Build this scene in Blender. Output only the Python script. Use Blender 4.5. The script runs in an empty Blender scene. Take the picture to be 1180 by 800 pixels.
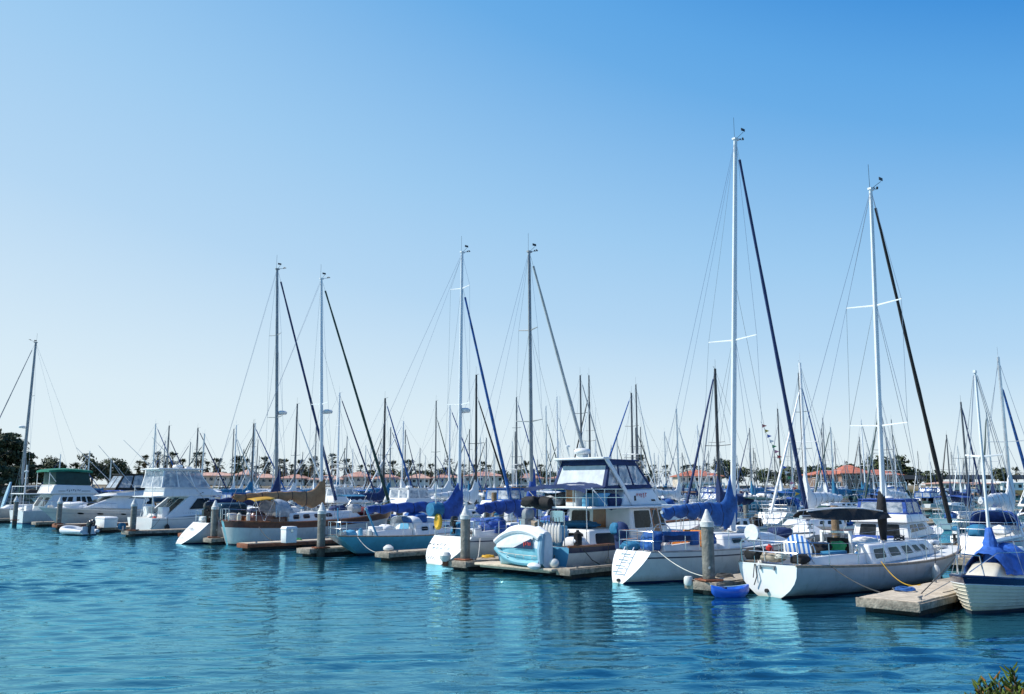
import bpy, bmesh, math, random
import numpy as np
from mathutils import Vector, Matrix, noise
rnd = random.Random(7)
PI = math.pi
S2 = math.sqrt(2.0)
scene = bpy.context.scene
COL = scene.collection
def R(a): return math.radians(a)
def lerp(a, b, t): return a + (b - a) * t
def clamp(x, a=0., b=1.): return max(a, min(b, x))
def sstep(x):
    x = clamp(x); return x * x * (3 - 2 * x)
def interp(x, tab):
    if x <= tab[0][0]: return tab[0][1]
    for (a, va), (b, vb) in zip(tab, tab[1:]):
        if x <= b: return lerp(va, vb, (x - a) / (b - a) if b > a else 0)
    return tab[-1][1]

# ------------------------------------------------------------------ materials
MATS = {}
def M(name, col, rough=.5, metal=0., var=.08, scale=2.5, bump=0., bscale=30., streak=0., coat=0., grime=None, gz=(0., .35), trans=0., alpha=1., stripes=None):
    if name in MATS: return MATS[name]
    m = bpy.data.materials.new(name); MATS[name] = m; m.use_nodes = True
    nt = m.node_tree; N = nt.nodes; Lk = nt.links; N.clear()
    out = N.new('ShaderNodeOutputMaterial'); p = N.new('ShaderNodeBsdfPrincipled')
    Lk.new(p.outputs[0], out.inputs[0])
    p.inputs['Roughness'].default_value = rough; p.inputs['Metallic'].default_value = metal
    p.inputs['Coat Weight'].default_value = coat; p.inputs['Coat Roughness'].default_value = .08
    if trans: p.inputs['Transmission Weight'].default_value = trans
    if alpha < 1: p.inputs['Alpha'].default_value = alpha
    tc = N.new('ShaderNodeTexCoord')
    nz = N.new('ShaderNodeTexNoise'); nz.inputs['Scale'].default_value = scale; nz.inputs['Detail'].default_value = 5; nz.inputs['Roughness'].default_value = .65
    Lk.new(tc.outputs['Object'], nz.inputs['Vector'])
    rp = N.new('ShaderNodeValToRGB')
    lo = [clamp(c * (1 - var * 1.6)) for c in col[:3]]; hi = [clamp(c * (1 + var)) for c in col[:3]]
    rp.color_ramp.elements[0].position = .3; rp.color_ramp.elements[1].position = .68
    rp.color_ramp.elements[0].color = (*lo, 1); rp.color_ramp.elements[1].color = (*hi, 1)
    Lk.new(nz.outputs['Fac'], rp.inputs[0]); cur = rp.outputs[0]
    def mixc(fac, c, blend='MIX'):
        nonlocal cur
        mx = N.new('ShaderNodeMix'); mx.data_type = 'RGBA'; mx.blend_type = blend
        Lk.new(fac, mx.inputs[0]); Lk.new(cur, mx.inputs[6]); mx.inputs[7].default_value = (*c, 1)
        cur = mx.outputs[2]
    if stripes:
        axis, per, c2 = stripes
        sx = N.new('ShaderNodeSeparateXYZ'); Lk.new(tc.outputs['Object'], sx.inputs[0])
        a = N.new('ShaderNodeMath'); a.operation = 'MULTIPLY'; a.inputs[1].default_value = 1 / per; Lk.new(sx.outputs[axis], a.inputs[0])
        b = N.new('ShaderNodeMath'); b.operation = 'FRACT'; Lk.new(a.outputs[0], b.inputs[0])
        c = N.new('ShaderNodeMath'); c.operation = 'GREATER_THAN'; c.inputs[1].default_value = .5; Lk.new(b.outputs[0], c.inputs[0])
        mixc(c.outputs[0], c2)
    if streak:
        mp = N.new('ShaderNodeMapping'); mp.inputs['Scale'].default_value = (7, 7, .5); Lk.new(tc.outputs['Object'], mp.inputs[0])
        n2 = N.new('ShaderNodeTexNoise'); n2.inputs['Scale'].default_value = 1.; n2.inputs['Detail'].default_value = 4; Lk.new(mp.outputs[0], n2.inputs['Vector'])
        mr = N.new('ShaderNodeMapRange'); mr.inputs['From Min'].default_value = .55; mr.inputs['From Max'].default_value = .8
        mr.inputs['To Max'].default_value = streak; Lk.new(n2.outputs['Fac'], mr.inputs[0])
        mixc(mr.outputs[0], tuple(c * .55 * k for c, k in zip(col, (1., .93, .8))))
    if grime:
        sx = N.new('ShaderNodeSeparateXYZ'); Lk.new(tc.outputs['Object'], sx.inputs[0])
        ad = N.new('ShaderNodeMath'); ad.operation = 'MULTIPLY_ADD'; ad.inputs[1].default_value = .35; ad.inputs[2].default_value = -.17
        Lk.new(nz.outputs['Fac'], ad.inputs[0])
        sm = N.new('ShaderNodeMath'); sm.operation = 'ADD'; Lk.new(sx.outputs[2], sm.inputs[0]); Lk.new(ad.outputs[0], sm.inputs[1])
        mr = N.new('ShaderNodeMapRange'); mr.inputs['From Min'].default_value = gz[0]; mr.inputs['From Max'].default_value = gz[1]
        mr.inputs['To Min'].default_value = .85; mr.inputs['To Max'].default_value = 0.; Lk.new(sm.outputs[0], mr.inputs[0])
        mixc(mr.outputs[0], grime)
    Lk.new(cur, p.inputs['Base Color'])
    if bump:
        nb = N.new('ShaderNodeTexNoise'); nb.inputs['Scale'].default_value = bscale; nb.inputs['Detail'].default_value = 3
        Lk.new(tc.outputs['Object'], nb.inputs['Vector'])
        bp = N.new('ShaderNodeBump'); bp.inputs['Strength'].default_value = bump; bp.inputs['Distance'].default_value = .05
        Lk.new(nb.outputs['Fac'], bp.inputs['Height']); Lk.new(bp.outputs[0], p.inputs['Normal'])
    return m
M('gel_white', (.80, .81, .80), .3, var=.04, scale=1.2, streak=.16, coat=.3, grime=(.45, .43, .34), gz=(.0, .16))
M('gel_white_b', (.57, .58, .57), .36, var=.10, scale=1.1, streak=.5, coat=.2, grime=(.33, .30, .20), gz=(.02, .30))  # topsides copy of gel_white, painted darker so the transoms look sunlit
M('gel_white_shaded', (.38, .43, .46), .38, var=.12, scale=1.1, streak=.55, coat=.1, grime=(.22, .21, .15), gz=(.02, .28))  # white gelcoat with side shade painted in as blue-grey, plus streaks and grime
M('gel_cream', (.62, .59, .49), .3, var=.05, streak=.35, coat=.2, grime=(.3, .26, .17), gz=(.02, .26))
M('gel_blue', (.11, .40, .54), .3, var=.1, streak=.35, coat=.3, grime=(.12, .2, .2), gz=(.02, .2))
M('gel_navy', (.012, .025, .075), .2, var=.1, coat=.4)
M('gel_grey', (.42, .45, .47), .3, var=.06, streak=.2)
M('gel_red', (.35, .03, .03), .3, var=.1)
M('gel_green', (.02, .12, .09), .3, var=.1)
M('deck_white', (.66, .67, .65), .55, var=.08, scale=4, streak=.2)
M('deck_tan', (.56, .50, .38), .7, var=.12, scale=5)
M('superstructure', (.74, .75, .75), .3, var=.04, streak=.25, coat=.15)
M('superstructure_grey', (.60, .64, .67), .35, var=.05, streak=.2)
M('antifoul', (.02, .03, .05), .8, var=.3)
M('bottom_blue', (.02, .09, .2), .7, var=.2)
M('bottom_red', (.16, .03, .02), .7, var=.2)
M('varnish', (.22, .075, .025), .28, var=.25, scale=6, streak=.4, coat=.5)
M('mahogany', (.11, .035, .022), .35, var=.25, scale=6, streak=.4, coat=.3)
M('door_wood', (.30, .105, .025), .35, var=.2, scale=5, streak=.3, coat=.2)
M('teak_grey', (.30, .25, .19), .75, var=.25, scale=8, streak=.3)
M('alu', (.62, .64, .66), .38, .75, var=.12, scale=3, streak=.3)
M('alu_grey', (.30, .31, .32), .5, .6, var=.2, scale=3, streak=.3)
M('mast_white', (.74, .76, .77), .35, var=.05, streak=.2)
M('mast_dark', (.10, .11, .12), .5, .2, var=.2, scale=3, streak=.3)
M('mast_black', (.02, .022, .025), .4, var=.2)
M('steel', (.7, .72, .74), .18, 1., var=.08)
M('wire', (.42, .45, .48), .35, .8, var=.1)
M('canvas_blue', (.018, .10, .33), .85, var=.34, scale=3, bump=.5, bscale=6)
M('canvas_royal', (.020, .075, .32), .8, var=.34, scale=3, bump=.5, bscale=6)
M('canvas_tarp', (.028, .12, .46), .7, var=.3, scale=3, bump=.6, bscale=7)
M('canvas_navy', (.012, .033, .115), .85, var=.25, scale=3, bump=.4, bscale=6)
M('canvas_teal', (.02, .16, .30), .85, var=.2, scale=3, bump=.4, bscale=6)
M('canvas_green', (.006, .17, .11), .8, var=.2, scale=3, bump=.3, bscale=6)
M('canvas_dark_green', (.008, .045, .04), .7, var=.2, scale=3, bump=.3, bscale=6)
M('canvas_tan', (.30, .18, .095), .9, var=.18, scale=3, bump=.5, bscale=6)
M('canvas_black', (.013, .014, .016), .85, var=.25, scale=3, bump=.5, bscale=6)
M('canvas_white', (.72, .74, .75), .85, var=.08, scale=3, bump=.4, bscale=6)
M('canvas_mustard', (.48, .28, .03), .85, var=.15, scale=3, bump=.3, bscale=6)
M('canvas_maroon', (.16, .02, .03), .85, var=.2, scale=3, bump=.3, bscale=6)
M('canvas_stripe', (.72, .74, .75), .85, var=.08, stripes=(0, .16, (.02, .13, .48)))
M('sail_white', (.74, .76, .76), .8, var=.07, scale=4, streak=.2)
M('sail_pale', (.46, .52, .56), .6, var=.15, scale=2, streak=.2)
M('sail_grey', (.42, .44, .45), .8, var=.12, scale=4, streak=.2)
M('glass_dark', (.018, .021, .024), .14, var=.62, scale=1.7)
M('glass_blue', (.03, .07, .11), .12, var=.3)
for _n in ('glass_dark', 'glass_blue'):
    [n for n in MATS[_n].node_tree.nodes if n.type == 'BSDF_PRINCIPLED'][0].inputs['Specular IOR Level'].default_value = .22
def clear_vinyl():
    m = bpy.data.materials.new('clear_vinyl'); MATS['clear_vinyl'] = m; m.use_nodes = True
    nt = m.node_tree; N = nt.nodes; Lk = nt.links; N.clear()
    out = N.new('ShaderNodeOutputMaterial'); mx = N.new('ShaderNodeMixShader'); tr = N.new('ShaderNodeBsdfTransparent'); p = N.new('ShaderNodeBsdfPrincipled')
    tc = N.new('ShaderNodeTexCoord'); nz = N.new('ShaderNodeTexNoise'); nz.inputs['Scale'].default_value = 2.2; nz.inputs['Detail'].default_value = 4; nz.inputs['Distortion'].default_value = 1.
    Lk.new(tc.outputs['Object'], nz.inputs['Vector'])
    rp = N.new('ShaderNodeValToRGB'); rp.color_ramp.elements[0].position = .35; rp.color_ramp.elements[1].position = .65
    rp.color_ramp.elements[0].color = (.20, .28, .38, 1); rp.color_ramp.elements[1].color = (.62, .68, .74, 1)
    Lk.new(nz.outputs['Fac'], rp.inputs[0]); Lk.new(rp.outputs[0], p.inputs['Base Color'])
    p.inputs['Roughness'].default_value = .12
    bp = N.new('ShaderNodeBump'); bp.inputs['Strength'].default_value = .35; bp.inputs['Distance'].default_value = .1
    Lk.new(nz.outputs['Fac'], bp.inputs['Height']); Lk.new(bp.outputs[0], p.inputs['Normal'])
    mx.inputs[0].default_value = .62
    Lk.new(tr.outputs[0], mx.inputs[1]); Lk.new(p.outputs[0], mx.inputs[2]); Lk.new(mx.outputs[0], out.inputs[0])
    return m
clear_vinyl()
M('rubber', (.018, .018, .02), .7, var=.2)
M('outboard_black', (.012, .013, .015), .25, var=.2, coat=.3)
M('hypalon', (.62, .65, .68), .55, var=.08)
M('hypalon_blue', (.26, .42, .52), .5, var=.1)
M('dinghy_teal', (.20, .48, .57), .35, var=.12, scale=2, coat=.2)
M('fender_white', (.66, .66, .62), .45, var=.12)
M('fender_navy', (.015, .025, .12), .45, var=.12)
M('yellow', (.62, .36, .02), .5, var=.1)
M('orange', (.55, .17, .02), .7, var=.12)
M('red', (.5, .03, .02), .5, var=.1)
M('skyblue', (.10, .34, .52), .5, var=.1)
M('kayak_blue', (.012, .09, .50), .3, var=.1, coat=.3)
M('rope', (.05, .05, .05), .9, var=.3)
M('rope_white', (.6, .58, .52), .9, var=.2)
M('dock_wood', (.40, .34, .26), .85, var=.28, scale=5, bump=.4, bscale=25, streak=.3)
M('dock_pale', (.54, .46, .35), .85, var=.2, scale=4, bump=.4, bscale=25)
M('dock_side', (.27, .235, .19), .85, var=.4, scale=6, bump=.5, bscale=20, streak=.5)
M('dock_float', (.02, .022, .022), .85, var=.4, scale=5, bump=.5, bscale=10)
M('rust', (.22, .07, .03), .8, var=.3, scale=6)
M('pile_concrete', (.21, .20, .175), .85, var=.28, scale=4, bump=.5, bscale=14, streak=.6, grime=(.03, .032, .025), gz=(.2, .75))
M('pile_wood', (.21, .15, .09), .9, var=.3, scale=5, bump=.6, bscale=14, streak=.6, grime=(.03, .03, .025), gz=(.1, .6))
M('cap_white', (.62, .63, .61), .6, var=.22, scale=7, streak=.6)
M('box_white', (.74, .75, .74), .4, var=.06, streak=.25)
M('ink', (.02, .03, .06), .5, var=.1)
M('skin_black', (.02, .02, .02), .8, var=.2)
M('roof_tile', (.46, .15, .09), .85, var=.22, scale=.8, bump=.4, bscale=6)
M('roof_tile_pink', (.46, .25, .19), .85, var=.2, scale=.8, bump=.4, bscale=6)
M('roof_tile_pale', (.52, .32, .25), .85, var=.2, scale=.8, bump=.4, bscale=6)
M('wall_cream', (.62, .55, .46), .8, var=.1, scale=.5, streak=.15)
M('wall_white', (.70, .70, .68), .8, var=.08, scale=.5, streak=.15)
M('wall_brown', (.22, .14, .10), .8, var=.15, scale=.5)
M('bridge_grey', (.10, .11, .12), .85, var=.2, scale=.4, streak=.3)
M('rock', (.34, .29, .24), .9, var=.4, scale=1.2, bump=.6, bscale=3)
M('soil', (.20, .17, .11), .95, var=.35, scale=.08, bump=.5, bscale=1.)
M('scrub', (.10, .10, .04), .95, var=.4, scale=.3, bump=.5, bscale=2.)
M('bark', (.09, .07, .055), .9, var=.3, scale=4, bump=.5, bscale=10)
def dropping(name):
    m = MATS[name]; nt = m.node_tree; N = nt.nodes; Lk = nt.links; p = [n for n in N if n.type == 'BSDF_PRINCIPLED'][0]; src = p.inputs['Base Color'].links[0].from_socket
    tc = N.new('ShaderNodeTexCoord'); v = N.new('ShaderNodeTexVoronoi'); v.inputs['Scale'].default_value = 3.; v.inputs['Randomness'].default_value = 1.; Lk.new(tc.outputs['Object'], v.inputs['Vector'])
    n = N.new('ShaderNodeTexNoise'); n.inputs['Scale'].default_value = 14.; Lk.new(tc.outputs['Object'], n.inputs['Vector'])
    a = N.new('ShaderNodeMath'); a.operation = 'MULTIPLY_ADD'; a.inputs[1].default_value = .22; Lk.new(n.outputs['Fac'], a.inputs[0]); Lk.new(v.outputs['Distance'], a.inputs[2])
    r = N.new('ShaderNodeMapRange'); r.inputs['From Min'].default_value = .19; r.inputs['From Max'].default_value = .24; r.inputs['To Min'].default_value = .75; r.inputs['To Max'].default_value = 0.; Lk.new(a.outputs[0], r.inputs[0])
    mx = N.new('ShaderNodeMix'); mx.data_type = 'RGBA'; Lk.new(r.outputs[0], mx.inputs[0]); Lk.new(src, mx.inputs[6]); mx.inputs[7].default_value = (.66, .65, .6, 1); Lk.new(mx.outputs[2], p.inputs['Base Color'])
for _n in ('dock_wood', 'dock_pale', 'pile_concrete'): dropping(_n)
M('canvas_seam', (.01, .015, .03), .9)
def leafmat(name, col, var=.5):
    m = M(name, col, .7, var=var, scale=.6)
    p = [n for n in m.node_tree.nodes if n.type == 'BSDF_PRINCIPLED'][0]; p.inputs['Specular IOR Level'].default_value = .25
    return m
leafmat('leaf_cypress', (.058, .074, .036)); leafmat('leaf_bush', (.055, .075, .026)); leafmat('leaf_palm', (.035, .05, .018), .4); leafmat('leaf_dry', (.17, .12, .06), .3)
leafmat('leaf_succulent', (.10, .15, .02), .6); leafmat('leaf_red', (.26, .12, .03), .4); leafmat('leaf_deep', (.03, .06, .012), .4)
FLAGS = [M('flag_%s' % n, c, .8) for n, c in (('red', (.5, .03, .03)), ('yellow', (.6, .4, .03)), ('blue', (.03, .1, .5)), ('white', (.75, .75, .75)), ('green', (.03, .3, .1)), ('pink', (.6, .2, .3)))]

# ------------------------------------------------------------------ mesh builder
class MB:
    def __init__(s): s.v = []; s.f = []; s.m = []
    def add(s, vs, fs, m=0):
        o = len(s.v); s.v += [tuple(v) for v in vs]; s.f += [tuple(i + o for i in f) for f in fs]
        s.m += (m if isinstance(m, list) else [m] * len(fs)); return s
    def box(s, c, d, rz=0., m=0, ry=0., taper=1.):
        x, y, z = d[0] / 2, d[1] / 2, d[2] / 2; vs = []
        for zz in (-z, z):
            k = taper if zz > 0 else 1.
            for xx, yy in ((-x, -y), (x, -y), (x, y), (-x, y)): vs.append(Vector((xx * k, yy * k, zz)))
        mt = Matrix.Translation(c) @ Matrix.Rotation(rz, 4, 'Z') @ Matrix.Rotation(ry, 4, 'Y')
        return s.add([mt @ v for v in vs], [(3, 2, 1, 0), (4, 5, 6, 7), (0, 1, 5, 4), (1, 2, 6, 5), (2, 3, 7, 6), (3, 0, 4, 7)], m)
    def loft(s, secs, m=0, closed=True, cap=(True, True)):
        n = len(secs[0]); o = []; fs = []; ms = []
        for a in secs: o += list(a)
        K = n if closed else n - 1
        for i in range(len(secs) - 1):
            for j in range(K):
                k = (j + 1) % n
                fs.append((i * n + j, i * n + k, (i + 1) * n + k, (i + 1) * n + j)); ms.append(m(i, j) if callable(m) else m)
        if closed and n > 2:
            if cap[0]: fs.append(tuple(range(n - 1, -1, -1))); ms.append(m(0, 0) if callable(m) else m)
            if cap[1]: fs.append(tuple((len(secs) - 1) * n + j for j in range(n))); ms.append(m(0, 0) if callable(m) else m)
        return s.add(o, fs, ms)
    def tube(s, pts, r=.02, n=6, m=0, cap=True, flat=1.):
        pts = [Vector(p) for p in pts]; secs = []; ref = None
        for i, p in enumerate(pts):
            d = (pts[min(i + 1, len(pts) - 1)] - pts[max(i - 1, 0)])
            d = d.normalized() if d.length > 1e-9 else Vector((0, 0, 1))
            if ref is None: ref = Vector((0, 1, 0)) if abs(d.y) < .9 else Vector((1, 0, 0))
            a = (ref - d * ref.dot(d)).normalized(); b = d.cross(a); ref = a
            rr = r[i] if isinstance(r, (list, tuple)) else r
            secs.append([p + (a * math.cos(q * 2 * PI / n) * flat + b * math.sin(q * 2 * PI / n)) * rr for q in range(n)])
        return s.loft(secs, m, True, (cap, cap))
    def lathe(s, prof, c=(0, 0, 0), n=12, m=0, axis='Z'):
        secs = []
        for r, z in prof:
            ring = []
            for q in range(n):
                a = q * 2 * PI / n; x, y = r * math.cos(a), r * math.sin(a)
                p = (x, y, z) if axis == 'Z' else ((z, x, y) if axis == 'X' else (y, z, x))
                ring.append((p[0] + c[0], p[1] + c[1], p[2] + c[2]))
            secs.append(ring)
        return s.loft(secs, m, True)
    def poly(s, pts, m=0): return s.add(pts, [tuple(range(len(pts)))], m)
    def blob(s, c, d, seed=0, amp=.18, freq=1.6, nu=14, nv=8, m=0, floor=None):
        secs = []; c = Vector(c)
        for i in range(nv + 1):
            t = PI * i / nv; ring = []
            for j in range(nu):
                a = 2 * PI * j / nu
                n = Vector((math.sin(t) * math.cos(a), math.sin(t) * math.sin(a), math.cos(t)))
                k = 1 + amp * noise.noise(n * freq + Vector((seed * 3.1, seed, -seed)))
                p = Vector((n.x * d[0] * k, n.y * d[1] * k, n.z * d[2] * k)) + c
                if floor is not None: p.z = max(p.z, floor)
                ring.append(p)
            secs.append(ring)
        return s.loft(secs, m, True, (False, False))
    def build(s, name, mats, parent=None, smooth=35, bevel=0., seg=2, loc=None):
        me = bpy.data.meshes.new(name); me.from_pydata(s.v, [], s.f)
        mats = mats if isinstance(mats, (list, tuple)) else [mats]
        for q in mats: me.materials.append(MATS[q] if isinstance(q, str) else q)
        me.polygons.foreach_set('material_index', s.m)
        bm = bmesh.new(); bm.from_mesh(me)
        if bevel:
            bmesh.ops.remove_doubles(bm, verts=bm.verts, dist=1e-5)
            es = [e for e in bm.edges if len(e.link_faces) == 2 and e.calc_face_angle(0) > R(28)]
            bmesh.ops.bevel(bm, geom=es, offset=bevel, segments=seg, affect='EDGES', profile=.5, clamp_overlap=True)
        bmesh.ops.recalc_face_normals(bm, faces=bm.faces); bm.to_mesh(me); bm.free()
        if smooth:
            me.polygons.foreach_set('use_smooth', [True] * len(me.polygons))
            if smooth < 180: me.set_sharp_from_angle(angle=R(smooth))
        o = bpy.data.objects.new(name, me); COL.objects.link(o)
        if parent is not None: o.parent = parent
        if loc is not None: o.location = loc
        return o

def root(name, label, cat, loc=(0, 0, 0), rz=0., group=None, kind=None):
    o = bpy.data.objects.new(name, None); COL.objects.link(o); o.empty_display_size = .3
    o.location = loc; o.rotation_euler = (0, 0, rz)
    return tag(o, label, cat, group, kind)
def tag(o, label=None, cat=None, group=None, kind=None):
    if label: o['label'] = label
    if cat: o['category'] = cat
    if group: o['group'] = group
    if kind: o['kind'] = kind
    return o
KIDS = {}
def kids(o): return [c for c in bpy.data.objects if c.parent == o]
def copy_tree(o, parent=None, cache={}):
    if o.name not in cache: cache[o.name] = kids(o)
    c = o.copy(); COL.objects.link(c); c.parent = parent
    for ch in cache[o.name]: copy_tree(ch, c)
    return c
def tree_objs(o):
    out = [o]
    for c in o.children: out += tree_objs(c)
    return out

# ------------------------------------------------------------------ camera maths (used for labels only)
TH = math.atan(162 / 1000.)
def proj(X, Y, Z):
    c, s = math.cos(TH), math.sin(TH); z = Z - 3.
    d = Y * c + z * s; v = -Y * s + z * c
    return (590 + 1000 * X / d, 400 - 1000 * v / d) if d > .1 else (-9999, 0)
def UV(u, v): return ((u - v) / S2, (u + v) / S2)
LM = [(28, 'the green-topped yacht'), (110, 'the two-tone cruiser'), (188, 'the white sportfisher'), (275, 'the navy boom cover'), (330, 'the tan boom cover'), (405, 'the brown-railed bow'), (475, 'the sky-blue hull'), (534, 'the radar-bearing white mast'),
      (585, 'the lettered sloop'), (660, 'the trawler flybridge'), (735, 'the trawler saloon'), (800, 'the ladder sloop'), (850, 'the tallest mast'), (915, 'the navy furled jib'), (975, 'the black boom bag'), (1030, 'the black-wrapped mast'), (1085, 'the leaning black forestay'), (1130, 'the blue tarpaulin'), (1175, 'the white dock box')]
def near_lm(px):
    return min(LM, key=lambda a: abs(a[0] - px))[1]
# ------------------------------------------------------------------ hulls
class Hull:
    """x forward from the stern waterline, y to port, z up from the water."""
    def __init__(s, **k):
        d = dict(L=10., beam=3.2, x0=0., fs=.9, fb=1.3, sag=.12, bow_over=1.2, stern=.7, wl=.86, wl_stern=.5, tm=.42, full=1.9, bowp=.8, roundp=1.6,
                 rail=.05, stripe=None, draft=.3, round_stern=0., flare=1.0, boot=.12)
        d.update(k); s.__dict__.update(d)
    def sheer(s, t): return lerp(s.fs, s.fb, t ** 1.7) - s.sag * math.sin(PI * clamp(t * 1.05))
    def shape(s, t, st):
        if t < s.tm:
            v = st + (1 - st) * math.sin(t / s.tm * PI / 2)
        else:
            q = (t - s.tm) / (1 - s.tm); v = max(0., 1 - q ** s.full) ** s.bowp
        if s.round_stern and t < s.round_stern: v *= math.sqrt(max(0.02, 1 - (1 - t / s.round_stern) ** 2))
        return v
    def half(s, t): return s.beam / 2 * s.shape(t, s.stern)
    def half_wl(s, t): return s.beam / 2 * s.wl * s.shape(t, s.wl_stern) * (1 - .25 * t * s.flare)
    def xs(s, t): return lerp(s.x0, s.L, t)
    def t_of(s, x): return clamp((x - s.x0) / (s.L - s.x0))
    def at(s, x):
        t = s.t_of(x); return s.half(t), s.sheer(t)
    def pt(s, t, k, side=1, out=0.):
        b, bw = s.half(t), s.half_wl(t); z = s.sheer(t) * (1 - k)
        y = bw + (b - bw) * (1 - k ** s.roundp)
        x = lerp(s.xs(t), lerp(0, s.L - s.bow_over, t), k ** (1 if t < .5 else .85))
        return Vector((x, side * (y + out), z))
    def mesh(s, n=26, cockpit=None, mats=('gel_white', 'varnish', 'antifoul', 'gel_white'), deck='deck_white', transom='gel_white', decko=.05, camber=.06):
        """one hull mesh: 0 topsides 1 sheer band 2 boot/bottom 3 stripe 4 deck 5 transom"""
        mb = MB(); zr = s.rail; sz = s.fs
        ks = [0, zr]
        if s.stripe: ks += [s.stripe[0], s.stripe[1]]
        ks += [.35, .55, .75, 1 - s.boot, 1.]
        ks = sorted(set(ks)); ts = [i / n for i in range(n + 1)]
        if s.round_stern: ts = sorted(set(ts + [s.round_stern * q for q in (.05, .15, .3, .5, .75)]))
        def mat(j):
            k = (ks[j] + ks[j + 1]) / 2 if j + 1 < len(ks) else 1.1
            if k < zr: return 1
            if k > 1 - s.boot: return 2
            if s.stripe and s.stripe[0] < k < s.stripe[1]: return 3
            return 0
        for side in (1, -1):
            secs = []
            for t in ts:
                ring = [s.pt(t, k, side) for k in ks]
                e = ring[-1]; ring.append(Vector((e.x, e.y * .55, -s.draft))); secs.append(ring)
            mb.loft(secs, lambda i, j: mat(j), closed=False)
        # transom
        P = [s.pt(0, k, 1) for k in ks]; Q = [s.pt(0, k, -1) for k in ks]
        e, f = P[-1], Q[-1]
        for j in range(len(ks) - 1): mb.add([P[j], Q[j], Q[j + 1], P[j + 1]], [(0, 1, 2, 3)], 2 if mat(j) == 2 and s.boot > .07 else 5)
        mb.add([e, f, (f.x, f.y * .55, -s.draft), (e.x, e.y * .55, -s.draft)], [(0, 1, 2, 3)], 2)
        # deck with a cockpit well
        xs = [s.xs(t) for t in ts]; ck = cockpit
        if ck: xs = sorted(xs + [ck[0], ck[0] + .02, ck[1], ck[1] + .02])
        secs = []
        for x in xs:
            b, z = s.at(x); zd = z - decko; b = max(b - .015, .0); cw = min(ck[2], b * .8) if ck else b * .5
            inside = ck and ck[0] + .01 < x < ck[1] + .01
            zc = zd + camber * b / (s.beam / 2) * .6; zs = zd - ck[3] if inside else zc
            zm = zd if inside else zd + camber * b / (s.beam / 2)
            secs.append([(x, b, zd), (x, cw, zc), (x, cw * .98, zs), (x, 0, zs if inside else zm), (x, -cw * .98, zs), (x, -cw, zc), (x, -b, zd)])
        mb.loft(secs, 4, closed=False)
        return mb, [mats[0], mats[1], mats[2], mats[3], deck, transom]
    def rail_tube(s, mb, t0=0., t1=1., r=.03, dz=0., inset=.03, n=30, m=0, sides=(1, -1), wob=0.):
        for sd in sides:
            pts = []
            for i in range(n + 1):
                t = lerp(t0, t1, i / n); pts.append((s.xs(t), sd * max(s.half(t) - inset, 0), s.sheer(t) + dz))
            mb.tube(pts, r, 5, m)

class House:
    """box with sloping sides: bottom rectangle xa..xb at z0, top rectangle ta..tb at z1, half widths wa (aft) wb (fore) at the bottom, scaled by k at the top"""
    def __init__(s, xa, xb, ta, tb, wa, wb, k, z0, z1, camber=.05, zf=None, z0f=None):
        s.p = dict(xa=xa, xb=xb, ta=ta, tb=tb, wa=wa, wb=wb, k=k, z0=z0, z1=z1)
        s.c = camber; zf = z1 if zf is None else zf; z0f = z0 if z0f is None else z0f
        V = Vector
        s.b = {(0, 1): V((xa, wa, z0)), (0, -1): V((xa, -wa, z0)), (1, 1): V((xb, wb, z0f)), (1, -1): V((xb, -wb, z0f))}
        s.t = {(0, 1): V((ta, wa * k, z1)), (0, -1): V((ta, -wa * k, z1)), (1, 1): V((tb, wb * k, zf)), (1, -1): V((tb, -wb * k, zf))}
    def mesh(s, mb=None, m=0, roof_m=None):
        mb = mb or MB(); b, t = s.b, s.t; rm = m if roof_m is None else roof_m
        L = [b[0, -1], b[1, -1], b[1, 1], b[0, 1]]; U = [t[0, -1], t[1, -1], t[1, 1], t[0, 1]]
        mb.add(L + U, [(0, 1, 5, 4), (1, 2, 6, 5), (2, 3, 7, 6), (3, 0, 4, 7), (3, 2, 1, 0), (4, 5, 6, 7)], [m] * 5 + [rm])
        return mb
    def face(s, f):
        b, t = s.b, s.t
        if f == 'S': q = (b[0, -1], b[1, -1], t[1, -1], t[0, -1])
        elif f == 'P': q = (b[1, 1], b[0, 1], t[0, 1], t[1, 1])
        elif f == 'F': q = (b[1, -1], b[1, 1], t[1, 1], t[1, -1])
        else: q = (b[0, 1], b[0, -1], t[0, -1], t[0, 1])
        return q
    def on(s, f, u, v, out=.012):
        a, b, c, d = s.face(f); p = a.lerp(b, u).lerp(d.lerp(c, u), v)
        n = (b - a).cross(d - a).normalized(); return p + n * out
    def patch(s, mb, f, u0, u1, v0, v1, out=.012, m=0, r=.12, sk0=0., sk1=0., th=.02):
        """rounded pane on a face; sk slants its upper edge's ends"""
        pts = []
        asp = 1.
        a, b, c, d = s.face(f); w = (b - a).length * (u1 - u0); h = (d - a).length * (v1 - v0); rr = r * min(w, h)
        ru, rv = rr / max(w, 1e-6), rr / max(h, 1e-6)
        for cx, cy, a0 in ((1 - ru, rv, -90), (1 - ru, 1 - rv, 0), (ru, 1 - rv, 90), (ru, rv, 180)):
            for q in range(4):
                an = R(a0 + q * 30); x = cx + ru * math.cos(an); y = cy + rv * math.sin(an)
                U = lerp(u0, u1, x) + (sk0 * (1 - x) + sk1 * x) * y; pts.append((U, lerp(v0, v1, y)))
        top = [s.on(f, u, v, out) for u, v in pts]; bot = [s.on(f, u, v, out - th) for u, v in pts]
        n = len(pts)
        mb.add(top, [tuple(range(n))], m); mb.add(top + bot, [(i, (i + n), (i + 1) % n + n, (i + 1) % n) for i in range(n)], m)
        return mb

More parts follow.
